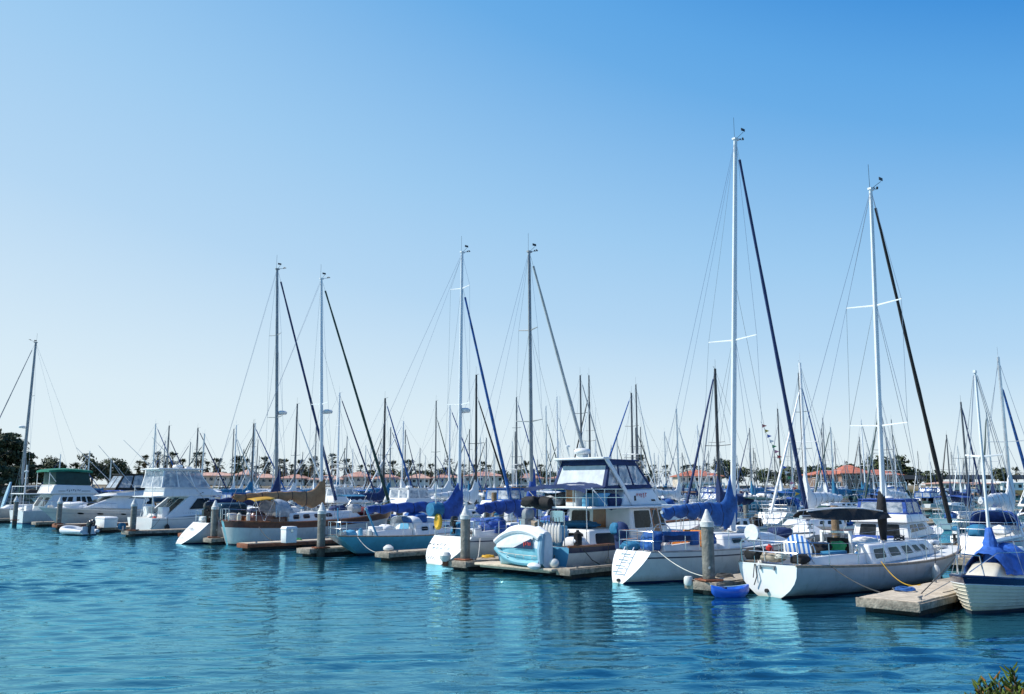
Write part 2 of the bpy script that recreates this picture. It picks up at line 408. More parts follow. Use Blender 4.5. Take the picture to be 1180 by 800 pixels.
def trunk_house(h, x0, x1, w0, w1, ht0, ht1, k=.86, front=.7, aft=.05):
    z0 = h.at(x0)[1] - .04; z1 = h.at(x1)[1] - .04
    return House(x0, x1, x0 + aft, x1 - front, w0, w1, k, z0 - .03, z0 + ht0, zf=z1 + ht1, z0f=z1 - .03)

def strokes(mb, o, ux, uy, w, h, n, seed=0, m=0, lines=1):
    """hand lettering too small to read in the photo: rows of short bars on the plane o + ux, uy"""
    q = random.Random(seed); o, ux, uy = Vector(o), Vector(ux).normalized(), Vector(uy).normalized(); nn = ux.cross(uy)
    lh = h / lines
    for l in range(lines):
        k = n if l % 2 == 0 else max(3, n - 2)
        for i in range(k):
            x = -w / 2 + w * (i + .5) / n; y = -l * lh
            for j in range(2):
                a, b = q.uniform(-.35, .0) * w / n, q.uniform(.05, .4) * w / n; y0, y1 = q.uniform(-.5, -.1) * lh, q.uniform(0, .25) * lh; t = .20 * lh
                if j == 0: P = [(x + a, y0), (x + a + t, y0), (x + a + t, y1 + .1 * lh), (x + a, y1 + .1 * lh)]
                else: P = [(x + a, y1), (x + b, y1), (x + b, y1 + t), (x + a, y1 + t)]
                mb.poly([o + ux * p + uy * r + nn * .012 for p, r in P], m)
    return mb

# ------------------------------------------------------------------ rig pieces
def sail_cover_mesh(Lb, zb, rise=1.2, drop=.35, w=.17, seed=0, fat=1.):
    """canvas laced round a lowered mainsail: x runs aft from the mast (0) to -Lb, swept up the mast at its front end"""
    mb = MB(); secs = []; q = random.Random(seed); seams = [.12, .29, .46, .62, .78]
    ss = sorted([i / 34 for i in range(35) if all(abs(i / 34 - e) > .012 for e in seams)] + [e + d for e in seams for d in (-.009, -.004, .004, .009)])
    for s in ss:
        x = -Lb + (Lb + .16) * s
        up = max(0., (s - .77) / .23); up = up * up * (3 - 2 * up)
        h0 = (.10 + .16 * min(1, s * 2.2)) * fat
        top = zb + .10 + h0 + rise * up ** 1.7; bot = zb - .10 - h0 * .3 - drop * sstep((s - .55) / .3) * (1 - .3 * up)
        ww = w * fat * (.55 + .45 * min(1, s * 3)) * (1 - .25 * up); ring = []
        sagz = .05 * math.sin(s * 40 + seed) + .03 * math.sin(s * 17 + 2 * seed)
        for j in range(14):
            a = 2 * PI * j / 14; cz = (top + bot) / 2; hz = (top - bot) / 2
            y = ww * math.cos(a) * (1 - .45 * max(0, math.sin(a))); z = cz + hz * math.sin(a)
            near = min(abs(s - e) for e in seams); pin = 1 - .16 * math.exp(-(near / .02) ** 2)
            k = (1 + .13 * noise.noise(Vector((x * 3.3, j * .9, seed * 2.))) + .07 * noise.noise(Vector((x * 9. + j * 1.3, j * .5, seed * 5.)))) * pin
            ring.append((x, y * k, cz + (z - cz) * (.5 + .5 * pin) * (1 + .4 * (k / pin - 1)) + (sagz if math.sin(a) < 0 else sagz * .4)))
        secs.append(ring)
    return mb.loft(secs, lambda i, j: 1 if any(abs((ss[min(i, len(ss) - 1)] + ss[min(i + 1, len(ss) - 1)]) / 2 - e) < .003 for e in seams) else 0)
def stack_bag_mesh(Lb, zb, seed=0):
    """black lazy bag: two flat flaps hung from battens, drooping open"""
    mb = MB(); 
    for sd in (1, -1):
        secs = []
        for i in range(25):
            s = i / 24; x = -Lb + Lb * s; arch = .08 * math.sin(PI * s) - .10 * s ** 3
            zt = zb + .22 + arch; zl = zt - .10 - .26 * math.sin(PI * (.08 + .84 * s))
            ring = []
            for j in range(5):
                f = j / 4; ring.append((x, sd * (.14 + .20 * f + .03 * math.sin(s * 21 + f * 3)), lerp(zt, zl, f)))
            for j in range(4, -1, -1):
                f = j / 4; ring.append((x, sd * (.11 + .20 * f + .03 * math.sin(s * 21 + f * 3)), lerp(zt, zl, f)))
            secs.append(ring)
        mb.loft(secs, 0)
    mb.tube([(-.05, 0, zb - .75), (-.05, 0, zb - .3), (-.05, 0, zb + .2), (-.02, 0, zb + .5), (.0, 0, zb + .8)], [.10, .14, .17, .14, .10], 8)
    return mb

def rig(root_, h, xm, ztop, zbase, sp=dict()):
    """mast (> spreaders, shrouds, masthead gear), boom (> sail cover), forestay (> furled sail), backstay"""
    d = dict(mat='alu', r=.085, lean=0., side=0., spreaders=((.50, .9),), boom=4.2, zb=None, boom_mat='alu', cover='canvas_blue', rise=1.2, drop=.35, fat=1., furl='canvas_navy', furl_r=.075, furl_from=.06, fore_top=.985,
             fore_x=None, back_x=None, seed=1, wires=True, radar=None, gear=True, vane=True, bag=False, cover_len=.98, wr=.0075, baby=False, split=True)
    d.update(sp); D = type('D', (), d)
    H = ztop - zbase
    def mp(f, dx=0, dy=0): return Vector((xm + D.lean * f + dx, D.side * f + dy, zbase + H * f))
    mast = MB()
    mast.tube([(D.lean * f, D.side * f, H * f) for f in (0, .25, .5, .75, 1.)], [D.r, D.r, D.r * .97, D.r * .88, D.r * .72], 10, flat=.78)
    mast.box((D.lean + .02, D.side, H + .03), (D.r * 2.4, D.r * 1.3, .07))
    mo = mast.build('mast', D.mat, root_, loc=(xm, 0, zbase))
    L = lambda v: Vector(v) - Vector((xm, 0, zbase))
    tips = []
    for f, w in D.spreaders:
        for sd in (1, -1):
            b = MB(); tip = mp(f, -.12, sd * w); tip.z += .05; b.tube([L(mp(f, 0, sd * .04)), L(tip)], [.035, .022], 6, flat=.5); b.build('spreader', D.mat, mo)
            tips.append((f, sd, tip))
    def wire(name, pts, r=None, par=mo, mat='wire'):
        b = MB(); b.tube([L(p) for p in pts], r or D.wr, 4, cap=False); return b.build(name, mat, par)
    bm, zm = h.at(xm)
    if D.wires:
        for sd in (1, -1):
            tt = [t for f, s_, t in tips if s_ == sd]
            ch = Vector((xm - .05, sd * (bm - .1), zm)); top = mp(.985, 0, sd * .05)
            wire('shroud', [top] + tt[::-1] + [ch])
            if tips:
                f0 = tips[0][0]; wire('shroud', [mp(f0, -.02, sd * .05), Vector((xm - .45, sd * (bm - .1), zm))]); wire('shroud', [mp(f0, .02, sd * .05), Vector((xm + .4, sd * (bm - .12), zm))])
                if len(tt) > 1: wire('shroud', [mp(D.spreaders[1][0], 0, sd * .05), tt[0]])
    # masthead
    if D.gear:
        g = MB(); g.tube([L(mp(1., -.05)), L(mp(1., -.05) + Vector((0, 0, .9)))], .008, 4); g.build('antenna', 'mast_black', mo)
        if D.vane:
            g = MB(); a = mp(1., .05, 0) + Vector((0, 0, .05)); g.tube([L(a), L(a + Vector((.5, .1, .12)))], .012, 4); g.tube([L(a), L(a + Vector((-.05, -.38, .14)))], .010, 4)
            for q in range(3):
                an = q * 2.1; g.blob(L(a + Vector((.5 + .07 * math.cos(an), .1 + .07 * math.sin(an), .16))), (.04, .04, .035), q, 0, nu=6, nv=4)
            g.box(L(a + Vector((-.12, -.42, .2))), (.22, .02, .10)); g.build('wind_vane', 'mast_black', mo)
    if D.radar:
        f, dx = D.radar; a = L(mp(f, dx))
        g = MB(); g.tube([L(mp(f, 0)) + Vector((0, 0, -.12)), a + Vector((0, 0, -.1))], .04, 6); g.lathe([(.0, -.1), (.24, -.1), (.29, -.03), (.29, .05), (.2, .12), (0, .14)], a, 14); g.build('radar_dome', 'box_white', mo)
    # boom
    if D.boom:
        zb = D.zb; b = MB(); b.tube([(-.06, 0, 0), (-D.boom, 0, .06)], [.07, .06], 8); bo = b.build('boom', D.boom_mat, root_, loc=(xm, 0, zb))
        if D.bag:
            c = stack_bag_mesh(D.boom * .98, 0, D.seed); c.build('sail_bag', D.cover, bo, smooth=60)
            c = MB()
            for sd in (1, -1):
                c.tube([(-D.boom * .98 + D.boom * .98 * i / 16, sd * .16, .235 + .08 * math.sin(PI * i / 16) - .10 * (i / 16) ** 3) for i in range(16)], .022, 5)
            c.build('batten', 'sail_white', bo)
        elif D.cover:
            c = sail_cover_mesh(D.boom * D.cover_len, .0, D.rise, D.drop, seed=D.seed, fat=D.fat); c.build('sail_cover', [D.cover, 'canvas_seam'], bo, smooth=60)
        if D.wires:
            b = MB(); b.tube([(-D.boom + .1, 0, .1), L(mp(.98, -.06)) + Vector((0, 0, zbase - zb))], .006, 4, cap=False); b.build('topping_lift', 'wire', bo)
            b = MB(); e = Vector((-D.boom * .75, 0, -.05)); zd = h.at(xm - D.boom * .75)[1] - zb
            b.tube([e, (e.x + .1, .1, zd)], .012, 4); b.tube([e, (e.x + .1, -.1, zd)], .012, 4); b.build('mainsheet', 'rope_white', bo)
    fx = D.fore_x if D.fore_x is not None else h.L - .12
    foot = Vector((fx, 0, h.at(fx)[1] + .05)); top = mp(D.fore_top, .1)
    b = MB(); b.tube([L(foot), L(top)], .009, 4, cap=False); fo = b.build('forestay', 'wire', root_, loc=(xm, 0, zbase))
    if D.furl:
        b = MB(); pts = []; rs = []
        for i in range(15):
            f = lerp(D.furl_from, .965, i / 14); pts.append(L(foot.lerp(top, f))); rs.append(D.furl_r * (1.15 - .55 * i / 14) * (1 + .10 * math.sin(i * 2.3)))
        b.tube(pts, rs, 7); b.build('furled_sail', D.furl, fo)
        b = MB(); b.lathe([(.0, .0), (.12, .0), (.12, .03), (.05, .04), (.05, .14), (.12, .15), (.12, .18), (0, .18)], L(foot) + Vector((0, 0, .12)), 10); b.build('furler_drum', 'mast_black', fo)
    if D.baby: wire('inner_stay', [mp(D.baby, .05), Vector((fx - 1.6, 0, h.at(fx - 1.6)[1]))])
    bx = D.back_x if D.back_x is not None else h.x0 + .1
    if D.wires:
        b = MB(); b.tube([L(mp(.99, -.06)), L(Vector((bx, 0, h.at(bx)[1])))], D.wr, 4, cap=False); b.build('backstay', 'wire', root_, loc=(xm, 0, zbase))
    return mo

def railings(rt, h, x_from, x_to, pul=True, push=True, hgt=.62, n_st=6, mat='steel', r=.014):
    if pul:
        b = MB(); L = h.L
        for sd in (1, -1):
            pts = [(L - 1.7, sd * (h.at(L - 1.7)[0] - .06), h.at(L - 1.7)[1]), (L - 1.55, sd * (h.at(L - 1.6)[0] - .06), h.at(L - 1.6)[1] + hgt), (L - .6, sd * (h.at(L - .6)[0] * .9), h.at(L - .6)[1] + hgt + .05), (L + .12, 0, h.at(L)[1] + hgt + .08)]
            b.tube(pts, r, 5); b.tube([(L - .6, sd * h.at(L - .6)[0] * .85, h.at(L - .6)[1]), pts[2]], r, 5)
            b.tube([(L - 1.6, sd * (h.at(L - 1.6)[0] - .06), h.at(L - 1.6)[1] + hgt * .5), (L - .55, sd * (h.at(L - .6)[0] * .9), h.at(L - .6)[1] + hgt * .55), (L, 0, h.at(L)[1] + hgt * .5)], r * .8, 5)
        b.build('pulpit', mat, rt)
    x0 = h.x0
    if push:
        b = MB()
        for k in (1., .52):
            z = lambda x: h.at(x)[1] + hgt * k
            pts = [(x0 + 1.3, h.at(x0 + 1.3)[0] - .06, z(x0 + 1.3)), (x0 + .12, h.at(x0 + .1)[0] - .07, z(x0)), (x0 + .06, h.at(x0)[0] * .5, z(x0)), (x0 + .06, -h.at(x0)[0] * .5, z(x0)), (x0 + .12, -h.at(x0 + .1)[0] + .07, z(x0)), (x0 + 1.3, -h.at(x0 + 1.3)[0] + .06, z(x0 + 1.3))]
            b.tube(pts, r, 5)
        for x, f in ((x0 + 1.3, 1), (x0 + .12, 1), (x0 + .08, .5)):
            for sd in (1, -1):
                y = sd * (h.at(x)[0] - .06) * f; b.tube([(x, y, h.at(x)[1] - .02), (x, y, h.at(x)[1] + hgt)], r, 5)
        b.build('pushpit', mat, rt)
    if n_st:
        for sd in (1, -1):
            xs = [lerp(x_from, x_to, i / (n_st - 1)) for i in range(n_st)]
            for x in xs:
                b = MB(); b.tube([(x, sd * (h.at(x)[0] - .06), h.at(x)[1] - .02), (x, sd * (h.at(x)[0] - .06), h.at(x)[1] + hgt)], .012, 5); b.build('stanchion', mat, rt)
            b = MB(); xx = [x0 + 1.3] + xs + [h.L - 1.6]
            for k in (1., .52): b.tube([(x, sd * (h.at(x)[0] - .06), h.at(x)[1] + hgt * k) for x in xx], .006, 4, cap=False)
            b.build('lifeline', 'wire', rt)

def helm(rt, x, z, r=.42):
    b = MB(); b.tube([(x, 0, z - .45), (x, 0, z + .35)], [.09, .06], 8); po = b.build('helm_pedestal', 'box_white', rt)
    b = MB(); b.tube([(x - .16, r * math.cos(a * PI / 9), z + .35 + r * math.sin(a * PI / 9)) for a in range(19)], .016, 5, cap=False)
    for a in range(5): b.tube([(x - .16, 0, z + .35), (x - .16, r * math.cos(a * 1.256), z + .35 + r * math.sin(a * 1.256))], .008, 4)
    b.build('wheel', 'steel', po)

def dodger(rt, x, w, z, hgt, ln, mat='canvas_blue', pane=True, name='dodger'):
    b = MB(); secs = []
    for i, (fx, fz) in enumerate(((0, 1.), (.35, 1.03), (.62, .93), (1., .02))):
        ring = []
        for j in range(13):
            a = PI * j / 12; c, s_ = math.cos(a), math.sin(a)
            ring.append((x + fx * ln, w * (1 - .12 * fx) * math.copysign(abs(c) ** .45, c), z + hgt * fz * abs(s_) ** .55))
        secs.append(ring)
    b.loft(secs, 0, closed=False); o = b.build(name, mat, rt, smooth=50)
    so = o.modifiers.new('cloth', 'SOLIDIFY'); so.thickness = .02
    if pane:
        b = MB()
        for y0, y1 in ((-.62, -.05), (.05, .62)):
            P = lambda f, y: Vector((x + lerp(.62, 1., f) * ln + .03, w * .85 * y, z + hgt * lerp(.90, .05, f) + .03))
            b.poly([P(.15, y0), P(.15, y1), P(.75, y1), P(.75, y0)])
        b.build('window', 'glass_dark', o)
    b = MB(); b.tube([(x, w * math.cos(PI * a / 12) * 1.02, z + hgt * math.sin(PI * a / 12) ** .55) for a in range(13)], .018, 5); b.build('bow', 'steel', o)
    return o

def bundle(rt, name, c, d, mat, seed=0, amp=.22, floor=None):
    b = MB(); secs = []; c = Vector(c)
    for i in range(13):
        t = PI * i / 12; ring = []
        for j in range(24):
            a = 2 * PI * j / 24; sp = lambda v: math.copysign(abs(v) ** .62, v)
            n = Vector((sp(math.sin(t)) * sp(math.cos(a)), sp(math.sin(t)) * sp(math.sin(a)), sp(math.cos(t)) if math.cos(t) < 0 else math.cos(t)))
            k = 1 + amp * noise.noise(n * 1.4 + Vector((seed * 3.1, seed, -seed))) + .16 * noise.noise(Vector((n.x * 4.5 + seed, n.y * 4.5, n.z * 1.2))) - .10 * abs(noise.noise(n * 3.3 + Vector((0, seed, 4))))
            ring.append(Vector((n.x * d[0] * k, n.y * d[1] * k, n.z * d[2] * k * .95)) + c)
        secs.append(ring)
    b.loft(secs, 0, True, (False, False)); return b.build(name, mat, rt, smooth=60)

def fender(label, p, rz=0, mat='fender_white', ln=.5, r=.11, top=.5, group=None, cat='fender'):
    t = root('fender', label, cat, p, rz, group)
    b = MB(); b.lathe([(0, 0), (r * .55, .01), (r, .09), (r, ln - .12), (r * .6, ln - .02), (.03, ln), (.03, ln + .05), (0, ln + .05)], (0, 0, 0), 12); b.build('body', mat, t)
    b = MB(); b.tube([(0, 0, ln + .03), (.02, 0, ln + top)], .012, 5); b.build('rope', 'rope', t)
    return t

def outboard(rt, loc, rz=0., s=1., mat='outboard_black', name='outboard_motor', tilt=0.):
    """engine cowl over a leg and propeller, on rt"""
    e = bpy.data.objects.new(name, None); COL.objects.link(e); e.parent = rt; e.location = loc; e.rotation_euler = (0, tilt, rz); e.scale = (s, s, s)
    b = MB(); secs = []
    for z, l, w, x in ((0, .16, .12, 0), (.06, .24, .17, 0), (.22, .27, .18, -.01), (.36, .24, .16, -.02), (.43, .15, .10, -.02)):
        secs.append([(x + l * math.copysign(abs(math.cos(a)) ** .7, math.cos(a)), w * math.copysign(abs(math.sin(a)) ** .7, math.sin(a)), z) for a in [q * 2 * PI / 14 for q in range(14)]])
    b.loft(secs); b.build('cowl', mat, e)
    b = MB(); b.loft([[(x * k + dx, y, z) for x, y in ((-.12, -.05), (.12, -.05), (.12, .05), (-.12, .05))] for z, k, dx in ((.02, 1, 0), (-.5, .8, 0), (-.75, .6, 0))]); b.box((.2, 0, -.1), (.16, .22, .3)); b.tube([(-.25, 0, -.72), (.2, 0, -.72)], [.03, .055], 8)
    for q in range(3):
        a = q * 2.094; b.tube([(-.25, 0, -.72), (-.27, .13 * math.cos(a), -.72 + .13 * math.sin(a))], [.02, .05], 5, flat=.25)
    b.build('leg', mat, e)
    return e
# ------------------------------------------------------------------ camera, sky, sun
cam = bpy.data.cameras.new('camera'); co = bpy.data.objects.new('camera', cam); COL.objects.link(co); scene.camera = co
cam.sensor_width = 36.; cam.lens = 1000 / 1180 * 36.; cam.clip_end = 12000; cam.clip_start = .1
co.location = (0, 0, 3.); co.rotation_euler = (PI / 2 + TH, 0, 0)
scene.view_settings.view_transform = 'Standard'; scene.view_settings.look = 'None'; scene.view_settings.exposure = 0
SUN_EL, SUN_AZ = 47., 182.      # azimuth counter-clockwise from +X: the sun stands to the left of the camera
sd = Vector((math.cos(R(SUN_AZ)) * math.cos(R(SUN_EL)), math.sin(R(SUN_AZ)) * math.cos(R(SUN_EL)), math.sin(R(SUN_EL))))
sl = bpy.data.lights.new('sun', 'SUN'); sl.energy = 5.6; sl.angle = R(.53); sl.color = (1., .95, .87)
so_ = bpy.data.objects.new('sun', sl); COL.objects.link(so_); so_.rotation_euler = sd.to_track_quat('Z', 'Y').to_euler()
w = bpy.data.worlds.new('World'); scene.world = w; w.use_nodes = True
nt = w.node_tree; N = nt.nodes; Lk = nt.links; N.clear()
out = N.new('ShaderNodeOutputWorld'); bg = N.new('ShaderNodeBackground'); sky = N.new('ShaderNodeTexSky')
sky.sky_type = 'NISHITA'; sky.sun_disc = False; sky.sun_elevation = R(SUN_EL); sky.sun_rotation = R(90 - SUN_AZ)
sky.air_density = 1.0; sky.dust_density = .6; sky.ozone_density = 1.6; sky.altitude = 0
# clear dry sky: the sky model blended with a measured blue that deepens with height and away from the sun, plus added depth behind the camera to cut fill
tc = N.new('ShaderNodeTexCoord'); sx = N.new('ShaderNodeSeparateXYZ'); Lk.new(tc.outputs['Generated'], sx.inputs[0])
ma = N.new('ShaderNodeMath'); ma.operation = 'MULTIPLY_ADD'; ma.inputs[1].default_value = .85; ma.inputs[2].default_value = 1.; Lk.new(sx.outputs[0], ma.inputs[0])
my = N.new('ShaderNodeMath'); my.operation = 'MULTIPLY_ADD'; my.inputs[1].default_value = -.42; my.inputs[2].default_value = .37; Lk.new(sx.outputs[1], my.inputs[0])
ms = N.new('ShaderNodeMath'); ms.operation = 'ADD'; Lk.new(ma.outputs[0], ms.inputs[0]); Lk.new(my.outputs[0], ms.inputs[1])
mb_ = N.new('ShaderNodeMath'); mb_.operation = 'MULTIPLY'; Lk.new(ms.outputs[0], mb_.inputs[0]); Lk.new(sx.outputs[2], mb_.inputs[1])
rp = N.new('ShaderNodeValToRGB'); cr = rp.color_ramp
SKY = [(0., (.76, .86, .91)), (.07, (.69, .825, .91)), (.19, (.455, .675, .89)), (.30, (.335, .595, .872)), (.50, (.138, .415, .80)), (.56, (.108, .38, .785)), (.66, (.051, .287, .716)), (.85, (.03, .2, .6)), (1., (.022, .15, .5))]
cr.elements[0].position = 0.; cr.elements[0].color = (*SKY[0][1], 1); cr.elements[1].position = 1.; cr.elements[1].color = (*SKY[-1][1], 1)
for pos, c in SKY[1:-1]:
    e = cr.elements.new(pos); e.color = (*c, 1)
Lk.new(mb_.outputs[0], rp.inputs[0])
dim = N.new('ShaderNodeMix'); dim.data_type = 'RGBA'; dim.blend_type = 'MULTIPLY'; dim.inputs[0].default_value = 1.; dim.inputs[7].default_value = (10.6, 10.6, 10.6, 1); Lk.new(rp.outputs[0], dim.inputs[6])
mx = N.new('ShaderNodeMix'); mx.data_type = 'RGBA'; mx.inputs[0].default_value = .9; Lk.new(sky.outputs[0], mx.inputs[6]); Lk.new(dim.outputs[2], mx.inputs[7])
Lk.new(mx.outputs[2], bg.inputs[0]); Lk.new(bg.outputs[0], out.inputs[0])
bg.inputs[1].default_value = .10

# ------------------------------------------------------------------ water: one sheet, really displaced where the camera is near
def build_water():
    x0, x1, y0, y1 = -48., 40., 5., 78.
    nx = int((x1 - x0) / .15) + 1; ny = int((y1 - y0) / .088) + 1
    X, Y = np.meshgrid(np.linspace(x0, x1, nx), np.linspace(y0, y1, ny)); Z = np.zeros_like(X)
    g = np.random.default_rng(4)
    for i in range(120):
        if i < 44: lam = .50 * (2.3 ** g.random()); th = g.normal(PI / 2 + .13, .15); slope = .0175
        elif i < 56: lam = 1.15 * (1.8 ** g.random()); th = g.normal(PI / 2 + .16, .25); slope = .0055
        else: lam = .44 * (2.2 ** g.random()); th = g.normal(PI / 2 + .1, .55); slope = .0150
        k = 2 * PI / lam
        Z += slope / k * np.sin(k * (X * math.cos(th) + Y * math.sin(th)) + g.random() * 2 * PI)
    # cat's paws: patches of stronger and weaker ripple
    P = np.zeros_like(X)
    for i in range(12):
        lam = 7 * (4. ** g.random()); k = 2 * PI / lam; th = g.normal(PI / 2, .6); P += np.sin(k * (X * math.cos(th) * .6 + Y * math.sin(th)) + g.random() * 6.3)
    Z *= np.clip(1.45 + .3 * P, .5, 2.3) * np.interp(Y, [8, 20, 40], [1.2, 1.0, .85])
    # calmer between the hulls
    U = (X + Y) / S2; Z *= np.clip(1 - (U - 10.) / 17., .34, 1.)
    ed = np.minimum(np.minimum(X - x0, x1 - X), np.minimum(Y - y0, y1 - Y)); Z *= np.clip(ed / 6., 0, 1)
    co_ = np.stack([X, Y, Z], -1).reshape(-1, 3)
    idx = np.arange(nx * ny).reshape(ny, nx)
    q = np.stack([idx[:-1, :-1], idx[:-1, 1:], idx[1:, 1:], idx[1:, :-1]], -1).reshape(-1, 4)
    B = 9000.; far = np.array([[-B, -B, 0], [B, -B, 0], [B, B, 0], [-B, B, 0]], float)
    base = nx * ny; c = [idx[0, 0], idx[0, -1], idx[-1, -1], idx[-1, 0]]
    ring = [list(range(base, base + 4))]
    faces = q.tolist()
    edges = [idx[0, :].tolist(), idx[:, -1].tolist(), idx[-1, ::-1].tolist(), idx[::-1, 0].tolist()]
    for e in range(4): faces.append([base + e, base + (e + 1) % 4] + edges[e][::-1])
    me = bpy.data.meshes.new('water'); me.from_pydata(np.vstack([co_, far]).tolist(), [], faces)
    me.polygons.foreach_set('use_smooth', [True] * len(me.polygons))
    m = bpy.data.materials.new('water'); m.use_nodes = True; nt = m.node_tree; N = nt.nodes; Lk = nt.links; N.clear()
    out = N.new('ShaderNodeOutputMaterial'); body = N.new('ShaderNodeBsdfDiffuse'); gl = N.new('ShaderNodeBsdfGlossy'); fr = N.new('ShaderNodeFresnel'); mx = N.new('ShaderNodeMixShader')
    body.inputs[0].default_value = WATER_COL; gl.inputs[0].default_value = WATER_TINT; gl.inputs['Roughness'].default_value = .02; fr.inputs[0].default_value = 1.6
    pw = N.new('ShaderNodeMath'); pw.operation = 'POWER'; pw.inputs[1].default_value = .66; Lk.new(fr.outputs[0], pw.inputs[0]); Lk.new(pw.outputs[0], mx.inputs[0]); Lk.new(body.outputs[0], mx.inputs[1]); Lk.new(gl.outputs[0], mx.inputs[2]); Lk.new(mx.outputs[0], out.inputs[0])
    tc = N.new('ShaderNodeTexCoord')
    def layer(sc, scale, strength, dist, prev=None, detail=3):
        mp = N.new('ShaderNodeMapping'); mp.inputs['Scale'].default_value = sc; Lk.new(tc.outputs['Object'], mp.inputs[0])
        nz = N.new('ShaderNodeTexNoise'); nz.inputs['Scale'].default_value = scale; nz.inputs['Detail'].default_value = detail; nz.inputs['Distortion'].default_value = .4; Lk.new(mp.outputs[0], nz.inputs['Vector'])
        b = N.new('ShaderNodeBump'); b.inputs['Strength'].default_value = strength; b.inputs['Distance'].default_value = dist
        Lk.new(nz.outputs['Fac'], b.inputs['Height'])
        if prev: Lk.new(prev.outputs[0], b.inputs['Normal'])
        return b
    b1 = layer((.8, 1.4, 1), 5., .22, .05); b2 = layer((.45, 1.6, 1), 1.5, .25, .10, b1, 2)
    Lk.new(b2.outputs[0], gl.inputs['Normal']); Lk.new(b2.outputs[0], fr.inputs['Normal'])
    me.materials.append(m); o = bpy.data.objects.new('water', me); COL.objects.link(o); tag(o, kind='structure')
WATER_COL = (.004, .034, .056, 1); WATER_TINT = (.40, .88, 1., 1)
build_water()
# ------------------------------------------------------------------ the sailboats of the front row
def cabin_windows(rt_part, hs, panes, mat='glass_dark', frame='alu', faces='SP', r=.3):
    for f in faces:
        for (u0, u1, v0, v1) in panes:
            a, b = (u0, u1) if f == 'S' else (1 - u1, 1 - u0)
            if frame:
                m = MB(); hs.patch(m, f, a - .012, b + .012, v0 - .06, v1 + .06, .012, r=r); fo = m.build('window', frame, rt_part, smooth=0)
                m = MB(); hs.patch(m, f, a, b, v0, v1, .018, r=r); m.build('pane', mat, fo, smooth=0)
            else:
                m = MB(); hs.patch(m, f, a, b, v0, v1, .012, r=r); m.build('window', mat, rt_part, smooth=0)
def coamings(rt, h, x0, x1, cw, ht=.24, mat='superstructure', w=.22):
    for sd in (1, -1):
        m = MB(); secs = []
        for i in range(9):
            x = lerp(x0, x1, i / 8); b, z = h.at(x); y = min(cw + w / 2, b - .25); k = ht * (1 - .35 * (1 - i / 8) ** 2)
            secs.append([(x, sd * (y - w / 2), z - .05), (x, sd * (y - w * .42), z + k), (x, sd * (y + w * .25), z + k), (x, sd * (y + w / 2), z - .05)])
        m.loft(secs); m.build('cockpit_coaming', mat, rt, bevel=.02)
def winch(rt, p, s=1.):
    m = MB(); m.lathe([(0, 0), (.085 * s, 0), (.075 * s, .05), (.06 * s, .08), (.08 * s, .16), (0, .17)], p, 10); m.build('winch', 'steel', rt)
def hatch(rt, p, d=(.55, .55, .07), mat='glass_dark'):
    m = MB(); m.box(p, d); o = m.build('hatch', 'superstructure', rt, bevel=.02); m = MB(); m.box((p[0], p[1], p[2] + d[2] / 2 + .004), (d[0] * .8, d[1] * .8, .012)); m.build('pane', mat, o)
def toe_rail(rt, h, mat='teak_grey', r=.032, dz=0., t0=0., t1=1.):
    m = MB(); h.rail_tube(m, t0, t1, r, dz); m.build('toe_rail', mat, rt)
def build_hull(rt, h, ckpt, mats, deck='deck_white', transom='gel_white', name='hull'):
    mb, ms = h.mesh(30, ckpt, mats, deck, transom); return mb.build(name, ms, rt, smooth=32)
def clutter(rt, spots, seed=3):
    """odd gear on deck: coils, cushions, boxes and bagged sails, each a part of its boat"""
    for i, (k, p, d, mat) in enumerate(spots):
        if k == 'bag': bundle(rt, 'canvas_bundle', p, d, mat, seed + i)
        elif k == 'cushion':
            m = MB(); m.box(p, d); m.build('cushion', mat, rt, bevel=min(d) * .35, seg=3)
        elif k == 'coil':
            m = MB(); m.tube([(p[0] + d[0] * math.cos(a * .7) * (1 + .1 * math.sin(a * 5)), p[1] + d[1] * math.sin(a * .7), p[2] + .004 * a + .02 * math.sin(a * 3)) for a in range(40)], .016, 5); m.build('rope_coil', mat, rt)
        elif k == 'box':
            m = MB(); m.box(p, d); m.build('locker', mat, rt, bevel=.03)
        elif k == 'can':
            m = MB(); m.lathe([(0, 0), (d[0], 0), (d[0], d[2] * .8), (d[0] * .4, d[2] * .92), (d[0] * .4, d[2]), (0, d[2])], p, 10); m.build('canister', mat, rt)

# --- A: the big white sloop on the right, square lit transom, black lazy bag
A = root('sailboat', 'big white sloop with plain white transom and black boom bag behind the wooden stub dock', 'sailboat', (7.15, 24.9, 0), R(38))
h = Hull(L=11.1, beam=3.25, x0=-.06, fs=.90, fb=1.02, sag=.15, bow_over=1.3, stern=.59, wl=.82, wl_stern=.28, roundp=2.6, tm=.50, rail=.055, boot=.07, full=2.1, bowp=.9)
build_hull(A, h, (.9, 3.5, .62, .5), ('gel_white_shaded', 'teak_grey', 'antifoul', 'gel_white_shaded'), 'deck_white', 'gel_white')
toe_rail(A, h, 'teak_grey', .035)
ch = trunk_house(h, 3.6, 8.9, 1.08, .55, .58, .44, .86, .9, .05); c = ch.mesh().build('cabin', 'superstructure', A, bevel=.07, seg=3)
cabin_windows(c, ch, [(.05, .20, .30, .76), (.27, .41, .30, .76), (.48, .60, .30, .76), (.65, .73, .32, .74), (.78, .85, .34, .72)], r=.2)
coamings(A, h, .7, 3.6, .66, .30)
m = MB(); ch.patch(m, 'A', .36, .64, .05, .98, .015, r=.05); co_d = m.build('companionway', 'mahogany', A, smooth=0)
m = MB(); m.box((4.2, 0, h.at(4.2)[1] + .52), (.8, .8, .09)); m.build('companionway_hatch', 'superstructure', A, bevel=.03)
m = MB()
for y in (-.48, .48): m.box((3.45, y, h.at(3.5)[1] + .42), (.09, .09, .95))
